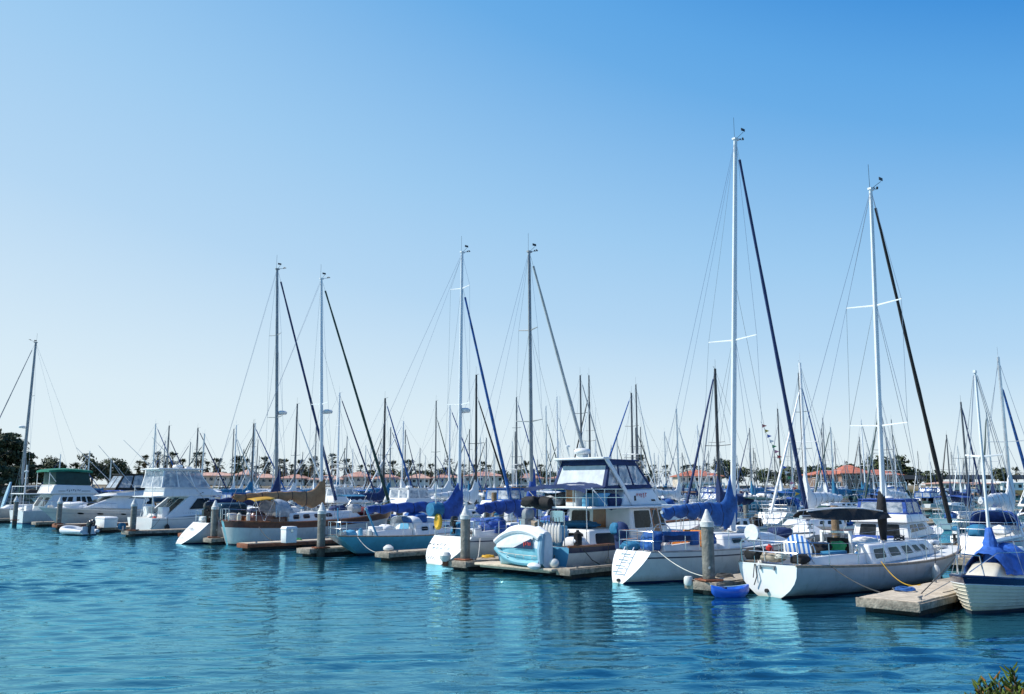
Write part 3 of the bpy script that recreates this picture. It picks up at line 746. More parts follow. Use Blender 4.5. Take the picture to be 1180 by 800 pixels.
m.box((3.45, 0, h.at(3.5)[1] + .88), (.10, 1.05, .07)); m.build('helm_frame', 'box_white', A, bevel=.015)
m = MB(); m.box((3.62, 0, h.at(3.5)[1] + .35), (.05, .8, .7)); m.build('helm_screen', 'canvas_black', A)
railings(A, h, 2.4, 9.2, True, True, .62, 7)
helm(A, 1.9, h.at(2)[1] - .02, .38)
rig(A, h, 6.23, 13.06, h.at(6.2)[1] + .42, dict(mat='mast_white', r=.095, lean=.0, side=-.35, spreaders=((.32, 1.0), (.66, .98)), boom=4.55, zb=2.08, cover='canvas_black', bag=True, furl='canvas_black', furl_r=.072, fore_x=10.95, seed=5, back_x=.0, baby=.66))
for x, y in ((3.1, .85), (3.1, -.85), (5.0, .6), (5.0, -.6)): winch(A, (x, y, h.at(x)[1] + (.28 if x < 4 else .46)))
hatch(A, (7.6, 0, h.at(7.6)[1] + .43)); hatch(A, (9.6, 0, h.at(9.6)[1] + .04))
# transom marks: hanging line, hinge plate, exhaust
m = MB(); m.tube([(-.10, .35, .88), (-.12, .30, .55), (-.10, .42, .3)], .016, 5); m.tube([(-.1, .38, .88), (-.13, .42, .5)], .014, 5); m.build('stern_line', 'rope', A)
m = MB(); m.box((-.08, -.02, .84), (.03, .55, .05)); m.box((-.09, -.25, .80), (.05, .04, .12)); m.box((-.09, .2, .80), (.05, .04, .12)); m.build('ladder_bracket', 'alu_grey', A)
m = MB(); m.lathe([(0, -.06), (.055, -.06), (.055, .02), (0, .02)], (-.02, .05, .17), 10, axis='X'); m.build('exhaust_outlet', 'rubber', A)
# stern gear: striped chair back, outboard bracket, frame and plate
m = MB(); m.tube([(.0, .85, .9), (-.02, .9, 1.45), (.05, .6, 1.62), (.05, .2, 1.5), (.02, .1, .95)], .016, 5); m.build('barbecue_rail', 'steel', A)
m = MB(); m.lathe([(0, -.02), (.24, -.015), (.25, .03), (.2, .09), (0, .12)], (.05, .55, 1.72), 14, axis='X'); m.build('antenna_dish', 'canvas_white', A)
clutter(A, [('bag', (.3, .6, 1.12), (.32, .3, .18), 'canvas_black'), ('bag', (.35, .05, 1.08), (.3, .35, .15), 'teak_grey'), ('coil', (.2, -.35, 1.06), (.2, .2, 0), 'rope_white'), ('bag', (.5, -.7, 1.05), (.28, .2, .14), 'canvas_black'),
            ('bag', (2.7, .2, 1.2), (.45, .4, .2), 'canvas_black'), ('cushion', (2.4, -.55, 1.12), (.9, .35, .12), 'canvas_teal'), ('can', (.8, .5, .98), (.11, 0, .4), 'red'), ('can', (2.0, .75, 1.1), (.1, 0, .35), 'fender_white'),
            ('bag', (5.4, .2, h.at(5.4)[1] + .55), (.5, .25, .12), 'canvas_white'), ('coil', (6.6, -.3, h.at(6.6)[1] + .5), (.16, .16, 0), 'rope'), ('bag', (3.2, -.2, 1.25), (.25, .2, .18), 'flag_green'),
            ('coil', (8.4, -.55, h.at(8.4)[1] + .05), (.15, .15, 0), 'rope_white'), ('bag', (9.9, .3, h.at(9.9)[1] + .12), (.35, .2, .12), 'canvas_white')], 20)
t = root('folding_chair', 'blue and white striped round chair back standing in the cockpit of the big white sloop', 'chair'); t.parent = None
p = A.matrix_basis @ Vector((.75, -.55, .95)); t.location = p; t.rotation_euler = (0, R(-12), R(38))
m = MB(); secs = []
for y in (-.02, .02): secs.append([(y, .42 * math.cos(a * PI / 12), .34 + .44 * math.sin(a * PI / 12)) for a in range(24)])
m.loft(secs); m.build('backrest', M('chair_stripe', (.72, .74, .75), .8, var=.05, stripes=(1, .15, (.03, .16, .5))), t, bevel=.01)
for y in (.36, -.36):
    m = MB(); m.tube([(0, y, .1), (.1, y, -.05)], .015, 5); m.build('leg', 'steel', t)
# fender and lines on the visible side
f1 = A.matrix_basis @ Vector((6.0, -1.72, .18)); fender('dirty white fender hanging on the side of the big white sloop', f1, 0, 'fender_white', .48, .12, .45)

# --- B: tallest mast, reverse transom with ladder
B = root('sailboat', 'white sloop with the tallest mast, boarding ladder on its pointed transom and orange cockpit cushions', 'sailboat', (3.35, 28.4, 0), R(38))
h = Hull(L=11.0, beam=3.3, x0=.75, fs=.98, fb=1.25, sag=.05, bow_over=1.1, stern=.47, wl=.84, wl_stern=.16, roundp=1.7, tm=.48, rail=.035, boot=.06, stripe=(.17, .215), full=2.1, bowp=.95)
build_hull(B, h, (1.5, 3.7, .6, .5), ('gel_white_b', 'alu_grey', 'gel_navy', 'ink'), 'deck_white', 'gel_white')
toe_rail(B, h, 'alu_grey', .026)
ch = trunk_house(h, 4.0, 8.6, 1.12, .6, .48, .30, .84, 1.2, .08); c = ch.mesh().build('cabin', 'superstructure', B, bevel=.08, seg=3)
cabin_windows(c, ch, [(.14, .32, .38, .72), (.40, .60, .38, .70)], r=.3)
coamings(B, h, 1.4, 3.95, .64, .26)
m = MB(); ch.patch(m, 'A', .35, .65, .08, .95, .015, r=.05); m.build('companionway', 'door_wood', B, smooth=0)
railings(B, h, 2.6, 8.6, True, True, .62, 6); helm(B, 2.3, h.at(2.3)[1] + .05, .45)
rig(B, h, 5.88, 16.3, h.at(5.9)[1] + .44, dict(mat='mast_white', r=.115, lean=.46, side=-.50, spreaders=((.47, 1.1),), boom=3.75, zb=2.12, cover='canvas_blue', rise=1.15, drop=.42, fat=1.05, furl='canvas_navy', furl_r=.078, furl_from=.03, fore_x=10.7, seed=2, back_x=1.3, baby=.62))
# the split pair of backstays reaching well aft
m = MB()
for dz in (0, .06): m.box((1.15, 0, h.at(1)[1] + .5 + dz), (.02, 1.1, .01))
m.build('stern_seat', 'teak_grey', B)
m = MB(); xa = lambda k: lerp(.04, .70, k); za = lambda k: lerp(.12, 1.0, k)
for y in (-.20, .20): m.tube([(xa(k) - .06, y + .12, za(k)) for k in (.2, .5, .8, 1.1)], .02, 5)
for k in (.25, .45, .65, .85): m.tube([(xa(k) - .07, -.08, za(k)), (xa(k) - .07, .32, za(k))], .02, 5)
m.build('boarding_ladder', 'steel', B)
m = MB(); m.lathe([(0, -.05), (.05, -.05), (.05, .03), (0, .03)], (.03, -.02, .10), 10, axis='X'); m.build('exhaust_outlet', 'rubber', B)
clutter(B, [('bag', (1.25, -.35, h.at(1.2)[1] + .32), (.32, .35, .34), 'canvas_blue'), ('bag', (1.2, .55, h.at(1.2)[1] + .12), (.3, .3, .16), 'canvas_teal'), ('cushion', (1.9, -.85, h.at(1.9)[1] + .40), (1.3, .12, .22), 'canvas_navy'),
            ('cushion', (3.1, -.55, h.at(3)[1] + .35), (.14, .9, .55), 'orange'), ('cushion', (3.3, .3, h.at(3)[1] + .3), (.14, .7, .5), 'orange'), ('cushion', (2.7, -.9, h.at(2.7)[1] + .38), (.4, .1, .45), 'canvas_blue'),
            ('bag', (3.6, -.8, h.at(3.6)[1] + .32), (.2, .2, .22), 'canvas_blue'), ('bag', (6.6, .1, h.at(6.6)[1] + .46), (.6, .4, .14), 'canvas_white'), ('coil', (4.6, -.4, h.at(4.6)[1] + .5), (.16, .16, 0), 'rope_white'),
            ('bag', (8.7, 0, h.at(8.7)[1] + .2), (.5, .35, .2), 'canvas_navy'), ('box', (2.2, .35, h.at(2.2)[1] + .2), (.5, .35, .35), 'superstructure')], 40)
m = MB(); secs = []
for s in range(9):
    x = lerp(1.2, 2.5, s / 8); secs.append([(x, -h.at(x)[0] + .03, h.at(x)[1] + .62), (x, -h.at(x)[0] + .02, h.at(x)[1] + .50 + .02 * math.sin(s * 2.)), (x, -h.at(x)[0] + .05, h.at(x)[1] + .50)])
m.loft(secs, closed=False); m.build('weather_cloth', 'canvas_blue', B)
for x, y in ((3.2, .9), (3.2, -.9)): winch(B, (x, y, h.at(x)[1] + .25))

# --- C: white sloop left of the pile, lettered scoop transom
C = root('sailboat', 'white sloop with lettered scoop transom and blue boom cover, next left of the trawler', 'sailboat', (-3.1, 35.3, 0), R(43))
h = Hull(L=10.4, beam=3.4, x0=.95, fs=1.05, fb=1.3, sag=.03, bow_over=1.1, stern=.70, wl=.84, wl_stern=.30, roundp=2.6, tm=.48, rail=.03, boot=.06, stripe=(.13, .17), full=2.1)
build_hull(C, h, (1.6, 3.7, .65, .5), ('gel_white_b', 'gel_white', 'gel_navy', 'gel_navy'), 'deck_white', 'gel_white')
toe_rail(C, h, 'alu', .024)
ch = trunk_house(h, 3.9, 8.0, 1.12, .6, .48, .30, .84, 1.4, .08); c = ch.mesh().build('cabin', 'superstructure', C, bevel=.08, seg=3)
cabin_windows(c, ch, [(.10, .36, .38, .70), (.44, .66, .38, .68)], r=.3); coamings(C, h, 1.5, 3.95, .68, .26)
railings(C, h, 2.6, 8.6); helm(C, 2.4, h.at(2.4)[1] + .05, .5)
rig(C, h, 5.44, 13.75, h.at(5.4)[1] + .44, dict(mat='alu_grey', r=.10, lean=-.12, spreaders=((.36, .85), (.70, .62)), boom=3.3, zb=2.10, cover='canvas_royal', rise=1.40, drop=.45, fat=1.1, furl='sail_grey', furl_r=.085, fore_x=10.2, seed=8, baby=.7))
m = MB(); o = Vector((.42, .30, .72)); strokes(m, o, (0, -1, 0), (.66, 0, .75), 1.2, .62, 5, 3, lines=4); strokes(m, (.13, .42, .22), (0, -1, 0), (.66, 0, .75), .55, .18, 4, 4); m.build('lettering', 'ink', C, smooth=0)
clutter(C, [('bag', (1.45, .1, h.at(1.4)[1] + .25), (.3, .4, .3), 'canvas_teal'), ('bag', (2.9, -.2, h.at(2.9)[1] + .35), (.42, .5, .32), 'canvas_royal'), ('bag', (3.4, .3, h.at(3.4)[1] + .4), (.5, .5, .3), 'canvas_blue'), ('cushion', (3.0, -.95, h.at(3)[1] + .25), (1.2, .12, .30), 'canvas_royal'),
            ('bag', (6.9, 0, h.at(6.9)[1] + .45), (.7, .5, .18), 'canvas_royal'), ('box', (1.6, -.7, h.at(1.6)[1] + .15), (.35, .3, .3), 'superstructure'), ('bag', (4.9, -.3, h.at(4.9)[1] + .55), (.4, .3, .16), 'rope_white'), ('coil', (1.3, -.5, h.at(1.3)[1] + .08), (.2, .2, 0), 'rope'), ('bag', (5.6, .45, h.at(5.6)[1] + .5), (.45, .3, .2), 'canvas_royal')], 60)
m = MB(); m.lathe([(.10, -.05), (.16, -.09), (.22, -.05), (.22, .05), (.16, .09), (.10, .05)], (0, 0, 0), 14, axis='X'); q = m.build('horseshoe_buoy', 'yellow', C); q.location = (1.02, 1.05, h.at(1)[1] + .55); q.scale = (1, 1, 1.5)
m = MB(); m.lathe([(0, -.3), (.28, -.28), (.31, 0), (.28, .28), (0, .3)], (1.1, 1.35, h.at(1)[1] + 1.05), 12, axis='X'); m.build('buoy_cover', 'canvas_teal', C)
m = MB(); m.tube([(1.0, 1.2, h.at(1)[1]), (1.0, 1.2, h.at(1)[1] + 2.2)], .03, 6); m.tube([(1.4, -.6, h.at(1)[1]), (1.2, -.5, h.at(1)[1] + 1.5)], .022, 5); m.build('stern_pole', 'alu', C)
outboard(C, (1.1, .1, h.at(1)[1] + .55), PI, .6)
fender('navy blue fender hanging beside the pile on the lettered white sloop', C.matrix_basis @ Vector((4.0, -1.78, .32)), 0, 'fender_navy', .55, .16, .5)

# --- D: light blue hull
D = root('sailboat', 'old sloop with sky blue counter-stern hull, white cabin and long blue boom cover', 'sailboat', (-6.9, 40.0, 0), R(45))
h = Hull(L=10.6, beam=3.0, x0=-1.45, fs=.92, fb=1.25, sag=.16, bow_over=1.7, stern=.34, wl=.80, wl_stern=.08, roundp=1.6, tm=.5, rail=.045, boot=.10, full=2.0)
build_hull(D, h, (.5, 2.4, .5, .45), ('gel_blue', 'teak_grey', 'antifoul', 'gel_blue'), 'deck_white', 'gel_blue')
toe_rail(D, h, 'teak_grey', .03)
ch = trunk_house(h, 2.5, 7.6, .95, .5, .56, .36, .84, .7, .10); c = ch.mesh().build('cabin', 'superstructure', D, bevel=.07, seg=3)
cabin_windows(c, ch, [(.08, .17, .4, .72), (.24, .33, .4, .72), (.4, .49, .4, .7)], r=.4); coamings(D, h, .3, 2.5, .52, .28)
m = MB(); ch.patch(m, 'A', .3, .7, .08, .98, .015, r=.05); m.build('companionway', 'skyblue', D, smooth=0)
dodger(D, 2.4, .85, h.at(2.4)[1] + .3, .55, .9, 'canvas_white')
railings(D, h, 1.6, 8.6, True, True, .58, 6)
rig(D, h, 6.0, 15.2, h.at(6.)[1] + .45, dict(mat='mast_white', r=.105, lean=.05, spreaders=((.42, .85), (.86, .75)), boom=5.7, zb=1.98, cover='canvas_royal', rise=1.15, drop=.45, fat=.95, furl='canvas_blue', furl_r=.085, fore_x=10.0, seed=11, fore_top=.86, radar=(.40, .32)))
clutter(D, [('bag', (-.5, .1, h.at(-.5)[1] + .1), (.35, .3, .14), 'skyblue'), ('box', (.9, 0, h.at(.9)[1] + .2), (.5, .5, .4), 'superstructure'), ('bag', (1.7, .3, h.at(1.7)[1] + .25), (.35, .3, .22), 'canvas_white'), ('can', (-.2, -.4, h.at(-.2)[1]), (.1, 0, .35), 'skyblue'), ('can', (.2, -.55, h.at(.2)[1]), (.1, 0, .3), 'fender_white'),
            ('coil', (-.9, 0, h.at(-.9)[1] + .03), (.18, .18, 0), 'rope_white'), ('bag', (4.0, .1, h.at(4)[1] + .58), (.5, .4, .14), 'canvas_white'), ('bag', (3.2, .0, h.at(3.2)[1] + .7), (.5, .55, .3), 'canvas_blue')], 80)
m = MB(); m.tube([(-1.0, .15, h.at(-1)[1]), (-1.25, -.1, h.at(-1)[1] + 1.2)], .03, 5); m.tube([(.35, -.9, h.at(.3)[1]), (-.25, -.8, h.at(.3)[1] + 1.25)], .045, 6); m.build('stern_pole', 'skyblue', D)

# --- E: brown-railed ketch hull with tan cover
E = root('sailboat', 'white round-sterned yacht with varnished brown bulwark and tan boom cover', 'sailboat', (-15.1, 47.1, 0), R(43))
h = Hull(L=10.7, beam=3.4, x0=-.35, fs=1.28, fb=1.62, sag=.20, bow_over=1.2, stern=.60, wl=.90, wl_stern=.45, roundp=2.4, tm=.42, rail=.27, boot=.06, full=2.0, round_stern=.07)
build_hull(E, h, (.8, 2.9, .6, .45), ('gel_white_b', 'mahogany', 'antifoul', 'gel_white_b'), 'deck_tan', 'dinghy_teal')
toe_rail(E, h, 'varnish', .045)
ch = trunk_house(h, 3.0, 8.0, 1.1, .6, .50, .36, .90, .5, .05); c = ch.mesh().build('cabin', 'superstructure', E, bevel=.06, seg=3)
cabin_windows(c, ch, [(.06, .13, .4, .75), (.20, .27, .4, .75), (.36, .43, .4, .72), (.52, .59, .4, .72)], frame='mahogany', r=.35); coamings(E, h, .6, 3.0, .62, .3, 'varnish')
dodger(E, 2.2, 1.05, h.at(2.6)[1] + .25, .95, 1.4, 'clear_vinyl'); 
m = MB(); secs = []
for i in range(6):
    x = lerp(.9, 2.15, i / 5); secs.append([(x, 1.05 * math.cos(PI * a / 12), h.at(2)[1] + 1.2 + .14 * math.sin(PI * a / 12) - .12 * (1 - i / 5) ** 2) for a in range(13)])
m.loft(secs, closed=False); q = m.build('bimini', 'canvas_mustard', E); so = q.modifiers.new('cloth', 'SOLIDIFY'); so.thickness = .02
for sdd in (1, -1):
    m = MB(); m.tube([(.95, sdd * 1.03, h.at(2)[1] + 1.22), (1.5, sdd * 1.08, h.at(2)[1]), (2.1, sdd * 1.03, h.at(2)[1] + 1.22)], .016, 5); m.build('bimini_frame', 'steel', E)
railings(E, h, 2.2, 8.8, True, True, .6, 7)
rig(E, h, 5.62, 15.4, h.at(5.6)[1] + .45, dict(mat='mast_white', r=.105, lean=-.35, side=.35, spreaders=((.45, .95),), boom=5.5, zb=2.45, boom_mat='varnish', cover='canvas_tan', rise=.72, drop=.42, fat=.95, furl='canvas_dark_green', furl_r=.085, furl_from=.02, fore_x=10.5, seed=14, radar=(.42, .42), baby=.7))
clutter(E, [('bag', (3.9, .3, h.at(4)[1] + .6), (.4, .35, .2), 'canvas_white'), ('bag', (8.6, 0, h.at(8.6)[1] + .2), (.55, .4, .25), 'canvas_maroon'), ('bag', (6.8, .2, h.at(6.8)[1] + .5), (.5, .4, .2), 'canvas_navy'), ('box', (.4, .5, h.at(.4)[1] + .2), (.4, .4, .4), 'fender_white'), ('can', (.3, -.6, h.at(.3)[1]), (.12, 0, .45), 'gel_cream'),
            ('can', (.7, -.85, h.at(.7)[1]), (.1, 0, .5), 'fender_white'), ('bag', (1.7, .1, h.at(1.7)[1] + .25), (.4, .4, .3), 'mahogany'), ('bag', (7.6, -.2, h.at(7.6)[1] + .45), (.4, .5, .3), 'sail_grey'), ('coil', (5.0, -.5, h.at(5)[1] + .5), (.18, .18, 0), 'rope_white')], 100)

# --- F: white sloop with scoop transom and outboard
F = root('sailboat', 'white sloop with bright lettered transom, dark outboard on its rail and navy boom cover', 'sailboat', (-18.0, 47.9, 0), R(43))
h = Hull(L=10.2, beam=3.3, x0=1.2, fs=1.10, fb=1.3, sag=.03, bow_over=1.1, stern=.62, wl=.84, wl_stern=.26, roundp=2.8, tm=.48, rail=.03, boot=.06, full=2.1)
build_hull(F, h, (1.9, 3.8, .65, .5), ('gel_white_shaded', 'alu', 'gel_navy', 'gel_white_b'), 'deck_white', 'gel_white'); toe_rail(F, h, 'alu', .024)
ch = trunk_house(h, 3.9, 8.0, 1.1, .6, .5, .3, .84, 1.3, .08); c = ch.mesh().build('cabin', 'superstructure', F, bevel=.08, seg=3)
cabin_windows(c, ch, [(.10, .36, .38, .70), (.44, .66, .38, .68)], r=.3); coamings(F, h, 1.8, 3.95, .66, .26)
railings(F, h, 2.6, 8.4); helm(F, 2.6, h.at(2.6)[1] + .05, .5)
rig(F, h, 5.71, 16.2, h.at(5.7)[1] + .44, dict(mat='alu_grey', r=.105, lean=-.45, side=.35, spreaders=((.38, .95), (.72, .75)), boom=4.2, zb=2.15, cover='canvas_navy', rise=1.6, drop=.3, fat=1.0, furl='canvas_navy', furl_r=.085, fore_x=10.0, seed=17, radar=(.40, .36)))
m = MB(); strokes(m, (.72, .12, .78), (0, -1, 0), (.74, 0, .66), .55, .55, 4, 9, lines=3); strokes(m, (.25, .25, .3), (0, -1, 0), (.74, 0, .66), .6, .16, 5, 10); m.build('lettering', 'ink', F, smooth=0)
outboard(F, (1.35, -.55, h.at(1.3)[1] + .65), PI, 1.15)
m = MB(); m.box((2.5, -.4, h.at(2.5)[1] + .6), (1.6, 1.9, .95)); m.build('cockpit_cover', 'glass_blue', F, bevel=.25, seg=4)
clutter(F, [('bag', (1.6, .4, h.at(1.6)[1] + .2), (.3, .3, .2), 'canvas_white'), ('bag', (6.8, .2, h.at(6.8)[1] + .45), (.6, .4, .2), 'canvas_white'), ('bag', (4.4, 0, h.at(4.4)[1] + .6), (.4, .4, .15), 'canvas_navy')], 120)

# --- G: little lapstrake boat on the far right, bow towards the water
G = root('sailboat', 'small cream lapstrake sailboat with navy rail and blue tarpaulin round its mast', 'sailboat', UV(28.7, 7.45) + (0,), R(225))
h = Hull(L=6.1, beam=2.2, x0=-.1, fs=.72, fb=.92, sag=.08, bow_over=.45, stern=.7, wl=.82, wl_stern=.55, roundp=1.7, tm=.45, rail=.22, boot=.09, full=2.0, flare=.6)
mb, ms = h.mesh(30, (.5, 2.4, .55, .35), ('gel_cream', 'gel_navy', 'antifoul', 'gel_cream'), 'deck_white', 'gel_cream'); mb.build('hull', ms, G, smooth=32)
for k in (.30, .40, .50, .60, .70, .80, .89):
    m = MB()
    for sdd in (1, -1): m.tube([h.pt(t / 30, k, sdd, .006) for t in range(31)], .016, 4)
    m.build('plank_edge', 'gel_cream', G)
toe_rail(G, h, 'gel_navy', .035); 
m = MB()
for sdd in (1, -1): m.tube([h.pt(t / 30, .215, sdd, .01) for t in range(31)], .014, 4)
m.build('rubbing_strake', 'gel_white', G)
ch = House(2.4, 5.0, 2.5, 4.3, .80, .36, .82, h.at(2.5)[1] - .05, h.at(2.5)[1] + .42, zf=h.at(5)[1] + .30, z0f=h.at(5)[1] - .05); c = ch.mesh().build('cabin', 'gel_cream', G, bevel=.07, seg=3)
cabin_windows(c, ch, [(.12, .42, .3, .72)], frame=None, r=.25)
rig(G, h, 3.9, 6.0, h.at(3.9)[1] + .36, dict(mat='mast_white', r=.05, spreaders=((.55, .45),), boom=2.7, zb=1.6, cover=None, furl=None, fore_x=6.0, gear=False, wires=True))
m = MB(); secs = []
for i in range(19):
    s = i / 18; x = lerp(1.1, 4.45, s); pk = .14 + .34 * math.exp(-((s - .52) / .22) ** 2) + .22 * math.exp(-((s - .84) / .10) ** 2); ww = lerp(.85, .50, s); ring = []
    for j in range(15):
        a = PI * j / 14; y = ww * math.cos(a); z = h.at(x)[1] + .40 - .32 * abs(math.cos(a)) ** 3 + pk * max(0, math.sin(a)) ** 1.6
        k = noise.noise(Vector((x * 2.6, j * .8, 4.2))); ring.append((x, y * (1 + .10 * k), z + .08 * k))
    secs.append(ring)
m.loft(secs, closed=False); tp = m.build('tarpaulin', 'canvas_tarp', G, smooth=60)
m = MB(); m.tube([(3.9, 0, 1.1), (3.92, .02, 1.42), (3.88, 0, 1.6), (3.92, .02, 1.74), (3.9, 0, 1.98)], [.20, .15, .18, .13, .08], 9); m.build('mast_wrap', 'canvas_tarp', tp)
m = MB()
for sdd in (1, -1): m.tube([(5.5, sdd * .30, h.at(5.5)[1]), (5.6, sdd * .26, h.at(5.5)[1] + .5), (6.05, 0, h.at(6)[1] + .52)], .018, 5)
m.build('pulpit', 'steel', G)
m = MB(); m.tube([(3.0, .85, h.at(3)[1] + .02), (3.6, .72, h.at(3.6)[1] + .65), (5.0, .48, h.at(5)[1] + .60), (5.9, .1, h.at(5.8)[1] + .1)], .014, 5); m.build('lifeline', 'steel', G)
fender('navy blue fender against the side of the small cream sailboat', G.matrix_basis @ Vector((1.7, 1.22, .12)), 0, 'fender_navy', .48, .13, .25)
# ------------------------------------------------------------------ motor yachts of the front row
def panes(hs, rt, f, lst, mat='glass_dark', frame=None, name='window', r=.15, sk=(0, 0)):
    for (u0, u1, v0, v1) in lst:
        if frame:
            m = MB(); w_ = .02; hs.patch(m, f, u0 - w_, u1 + w_, v0 - w_ * 2, v1 + w_ * 2, .010, r=r, sk0=sk[0], sk1=sk[1]); fo = m.build(name, frame, rt, smooth=0)
            m = MB(); hs.patch(m, f, u0, u1, v0, v1, .018, r=r, sk0=sk[0], sk1=sk[1]); m.build('pane', mat, fo, smooth=0)
        else:
            m = MB(); hs.patch(m, f, u0, u1, v0, v1, .012, r=r, sk0=sk[0], sk1=sk[1]); m.build(name, mat, rt, smooth=0)
def posts(rt, pts, r=.018, mat='steel', name='rail'):
    m = MB()
    for p in pts: m.tube(p, r, 5)
    return m.build(name, mat, rt)
def moto_rail(rt, h, x0, x1, hgt=.6, n=7, mat='steel'):
    L = h.L
    for sdd in (1, -1):
        m = MB(); xs = [lerp(x0, x1, i / (n - 1)) for i in range(n)]
        m.tube([(x, sdd * max(h.at(x)[0] - .08, .03), h.at(x)[1] + hgt) for x in xs] + [(L + .1, 0, h.at(L)[1] + hgt + .05)], .016, 5)
        for x in xs: m.tube([(x, sdd * max(h.at(x)[0] - .08, .03), h.at(x)[1] - .05), (x, sdd * max(h.at(x)[0] - .08, .03), h.at(x)[1] + hgt)], .013, 5)
        m.build('side_rail', mat, rt)

# --- trawler
T = root('trawler_yacht', 'white trawler yacht with navy flybridge canopy, brown side door and a dinghy on its stern', 'motor yacht', UV(22.9, 21.9) + (0,), R(45)); T.scale = (.95, .95, .95)
h = Hull(L=11.2, beam=4.2, x0=-.05, fs=1.02, fb=1.7, sag=.06, bow_over=1.0, stern=.90, wl=.90, wl_stern=.80, roundp=1.8, tm=.45, rail=.20, boot=.09, full=2.4)
build_hull(T, h, (.35, 1.9, 1.55, .55), ('gel_white_b', 'gel_navy', 'antifoul', 'gel_white_b'), 'deck_white', 'skyblue'); toe_rail(T, h, 'varnish', .05, .02)
m = MB(); m.box((-.55, 0, .30), (1.1, 4.0, .09)); m.box((-.55, 0, .22), (.9, 3.6, .08)); m.build('swim_platform', 'dock_pale', T, bevel=.03)
# aft trunk
ac = House(1.5, 3.7, 1.55, 3.7, 1.6, 1.75, .94, .9, 1.58); a_ = ac.mesh().build('aft_cabin', 'superstructure', T, bevel=.09, seg=3); panes(ac, a_, 'S', [(.14, .92, .22, .80)], frame='gel_white', r=.2); panes(ac, a_, 'P', [(.08, .86, .22, .80)], frame='gel_white', r=.2); panes(ac, a_, 'A', [(.1, .34, .25, .8), (.66, .9, .25, .8)])
m = MB()
for y in (-.35, .35): m.box((1.42, y, 1.32), (.05, .05, .85))
for k in range(4): m.box((1.42, 0, 1.0 + k * .2), (.05, .7, .04))
m.build('cabin_ladder', 'alu', T)
# saloon
sa = House(3.9, 6.7, 3.95, 6.3, 1.72, 1.62, .93, 1.0, 2.36, zf=2.36); s_ = sa.mesh().build('saloon', 'superstructure', T, bevel=.08, seg=3)
panes(sa, s_, 'S', [(.10, .55, .42, .92)], frame='gel_white', r=.1); panes(sa, s_, 'P', [(.20, .90, .42, .92)], frame='gel_white', r=.1); panes(sa, s_, 'F', [(.05, .32, .45, .92), (.36, .64, .45, .92), (.68, .95, .45, .92)]); panes(sa, s_, 'A', [(.06, .36, .4, .9)])
m = MB(); sa.patch(m, 'S', .60, .80, .02, .97, .02, r=.05); d_ = m.build('side_door', 'door_wood', T, smooth=0); m = MB(); sa.patch(m, 'S', .63, .77, .5, .92, .028, r=.1); m.build('pane', 'glass_dark', d_, smooth=0)
m = MB(); sa.patch(m, 'S', .84, .95, .45, .92, .012, r=.1, sk1=-.03); m.build('window', 'glass_dark', s_, smooth=0)
m = MB(); sa.patch(m, 'A', .42, .62, .02, .95, .02, r=.05); d_ = m.build('aft_door', 'door_wood', T, smooth=0)
m = MB(); m.box((4.4, 0, 2.40), (6.2, 3.75, .09)); m.build('boat_deck', 'superstructure', T, bevel=.035, seg=3)
# flybridge
fb = House(3.5, 6.6, 3.9, 6.0, 1.55, 1.35, .93, 2.44, 3.08, zf=3.12); f_ = fb.mesh().build('flybridge', 'superstructure', T, bevel=.08, seg=3)
m = MB(); strokes(m, fb.on('S', .50, .62, .02), (1, 0, 0), (0, .1, 1), .75, .22, 5, 5); m.build('lettering', 'red', f_, smooth=0)
m = MB(); fb.patch(m, 'S', .75, .85, .25, .36, .015); fb.patch(m, 'S', .30, .34, .3, .6, .015); m.build('vent', 'rubber', f_, smooth=0)
# canopy: navy frame with clear curtains
cn = House(2.65, 6.0, 3.15, 5.0, 1.40, 1.25, .90, 3.05, 4.25, zf=4.22, z0f=3.15); cm = cn.mesh(); c_ = MB()
q = cn; V_ = lambda f, u, v: q.on(f, u, v, .0)
def strip(mb, f, u0, u1, v0, v1, out=.0, th=.03): cn.patch(mb, f, u0, u1, v0, v1, out, r=.02, th=th)
for f in 'SPAF':
    strip(c_, f, 0, 1, .84, 1.); strip(c_, f, 0, 1, 0, .13); strip(c_, f, 0, .05, .1, .9); strip(c_, f, .95, 1, .1, .9)
    if f in 'SP': strip(c_, f, .60 if f == 'S' else .37, .63 if f == 'S' else .40, .1, .9); strip(c_, f, .29 if f == 'S' else .68, .32 if f == 'S' else .71, .1, .9)
cno = c_.build('canopy', 'canvas_navy', T, smooth=0)
m = MB(); m.box((4.1, 0, 4.25), (2.15, 2.45, .07)); m.build('canopy_top', 'canvas_navy', cno, bevel=.03)
m = MB(); strip(m, 'A', .06, .94, .15, .82, -.01, .004); m.build('curtain', 'sail_pale', cno, smooth=0)
for f, sp in (('S', ((.06, .28), (.33, .59), (.64, .94))), ('P', ((.06, .36), (.41, .67), (.72, .94))), ('F', ((.06, .48), (.52, .94)))):
    for u0, u1 in sp: m = MB(); strip(m, f, u0, u1, .14, .83, -.01, .004); m.build('curtain', 'clear_vinyl', cno, smooth=0)
m = MB(); secs = []
for i in range(9):
    s = i / 8; x = lerp(2.85, 1.25, s); z = 3.22 - .10 * s - .03 * math.sin(PI * s); wd = lerp(1.35, 1.6, s); ring = []
    for j in range(13): y = wd * (j / 6 - 1); ring.append((x, y, z + .16 * (1 - (j / 6 - 1) ** 2) - .02 * math.sin(j * 1.9 + i)))
    secs.append(ring + [(a[0], a[1], a[2] - (.05 if 0 < i < 8 else .16)) for a in ring[::-1]])
m.loft(secs); m.build('aft_awning', 'canvas_navy', T, smooth=50)
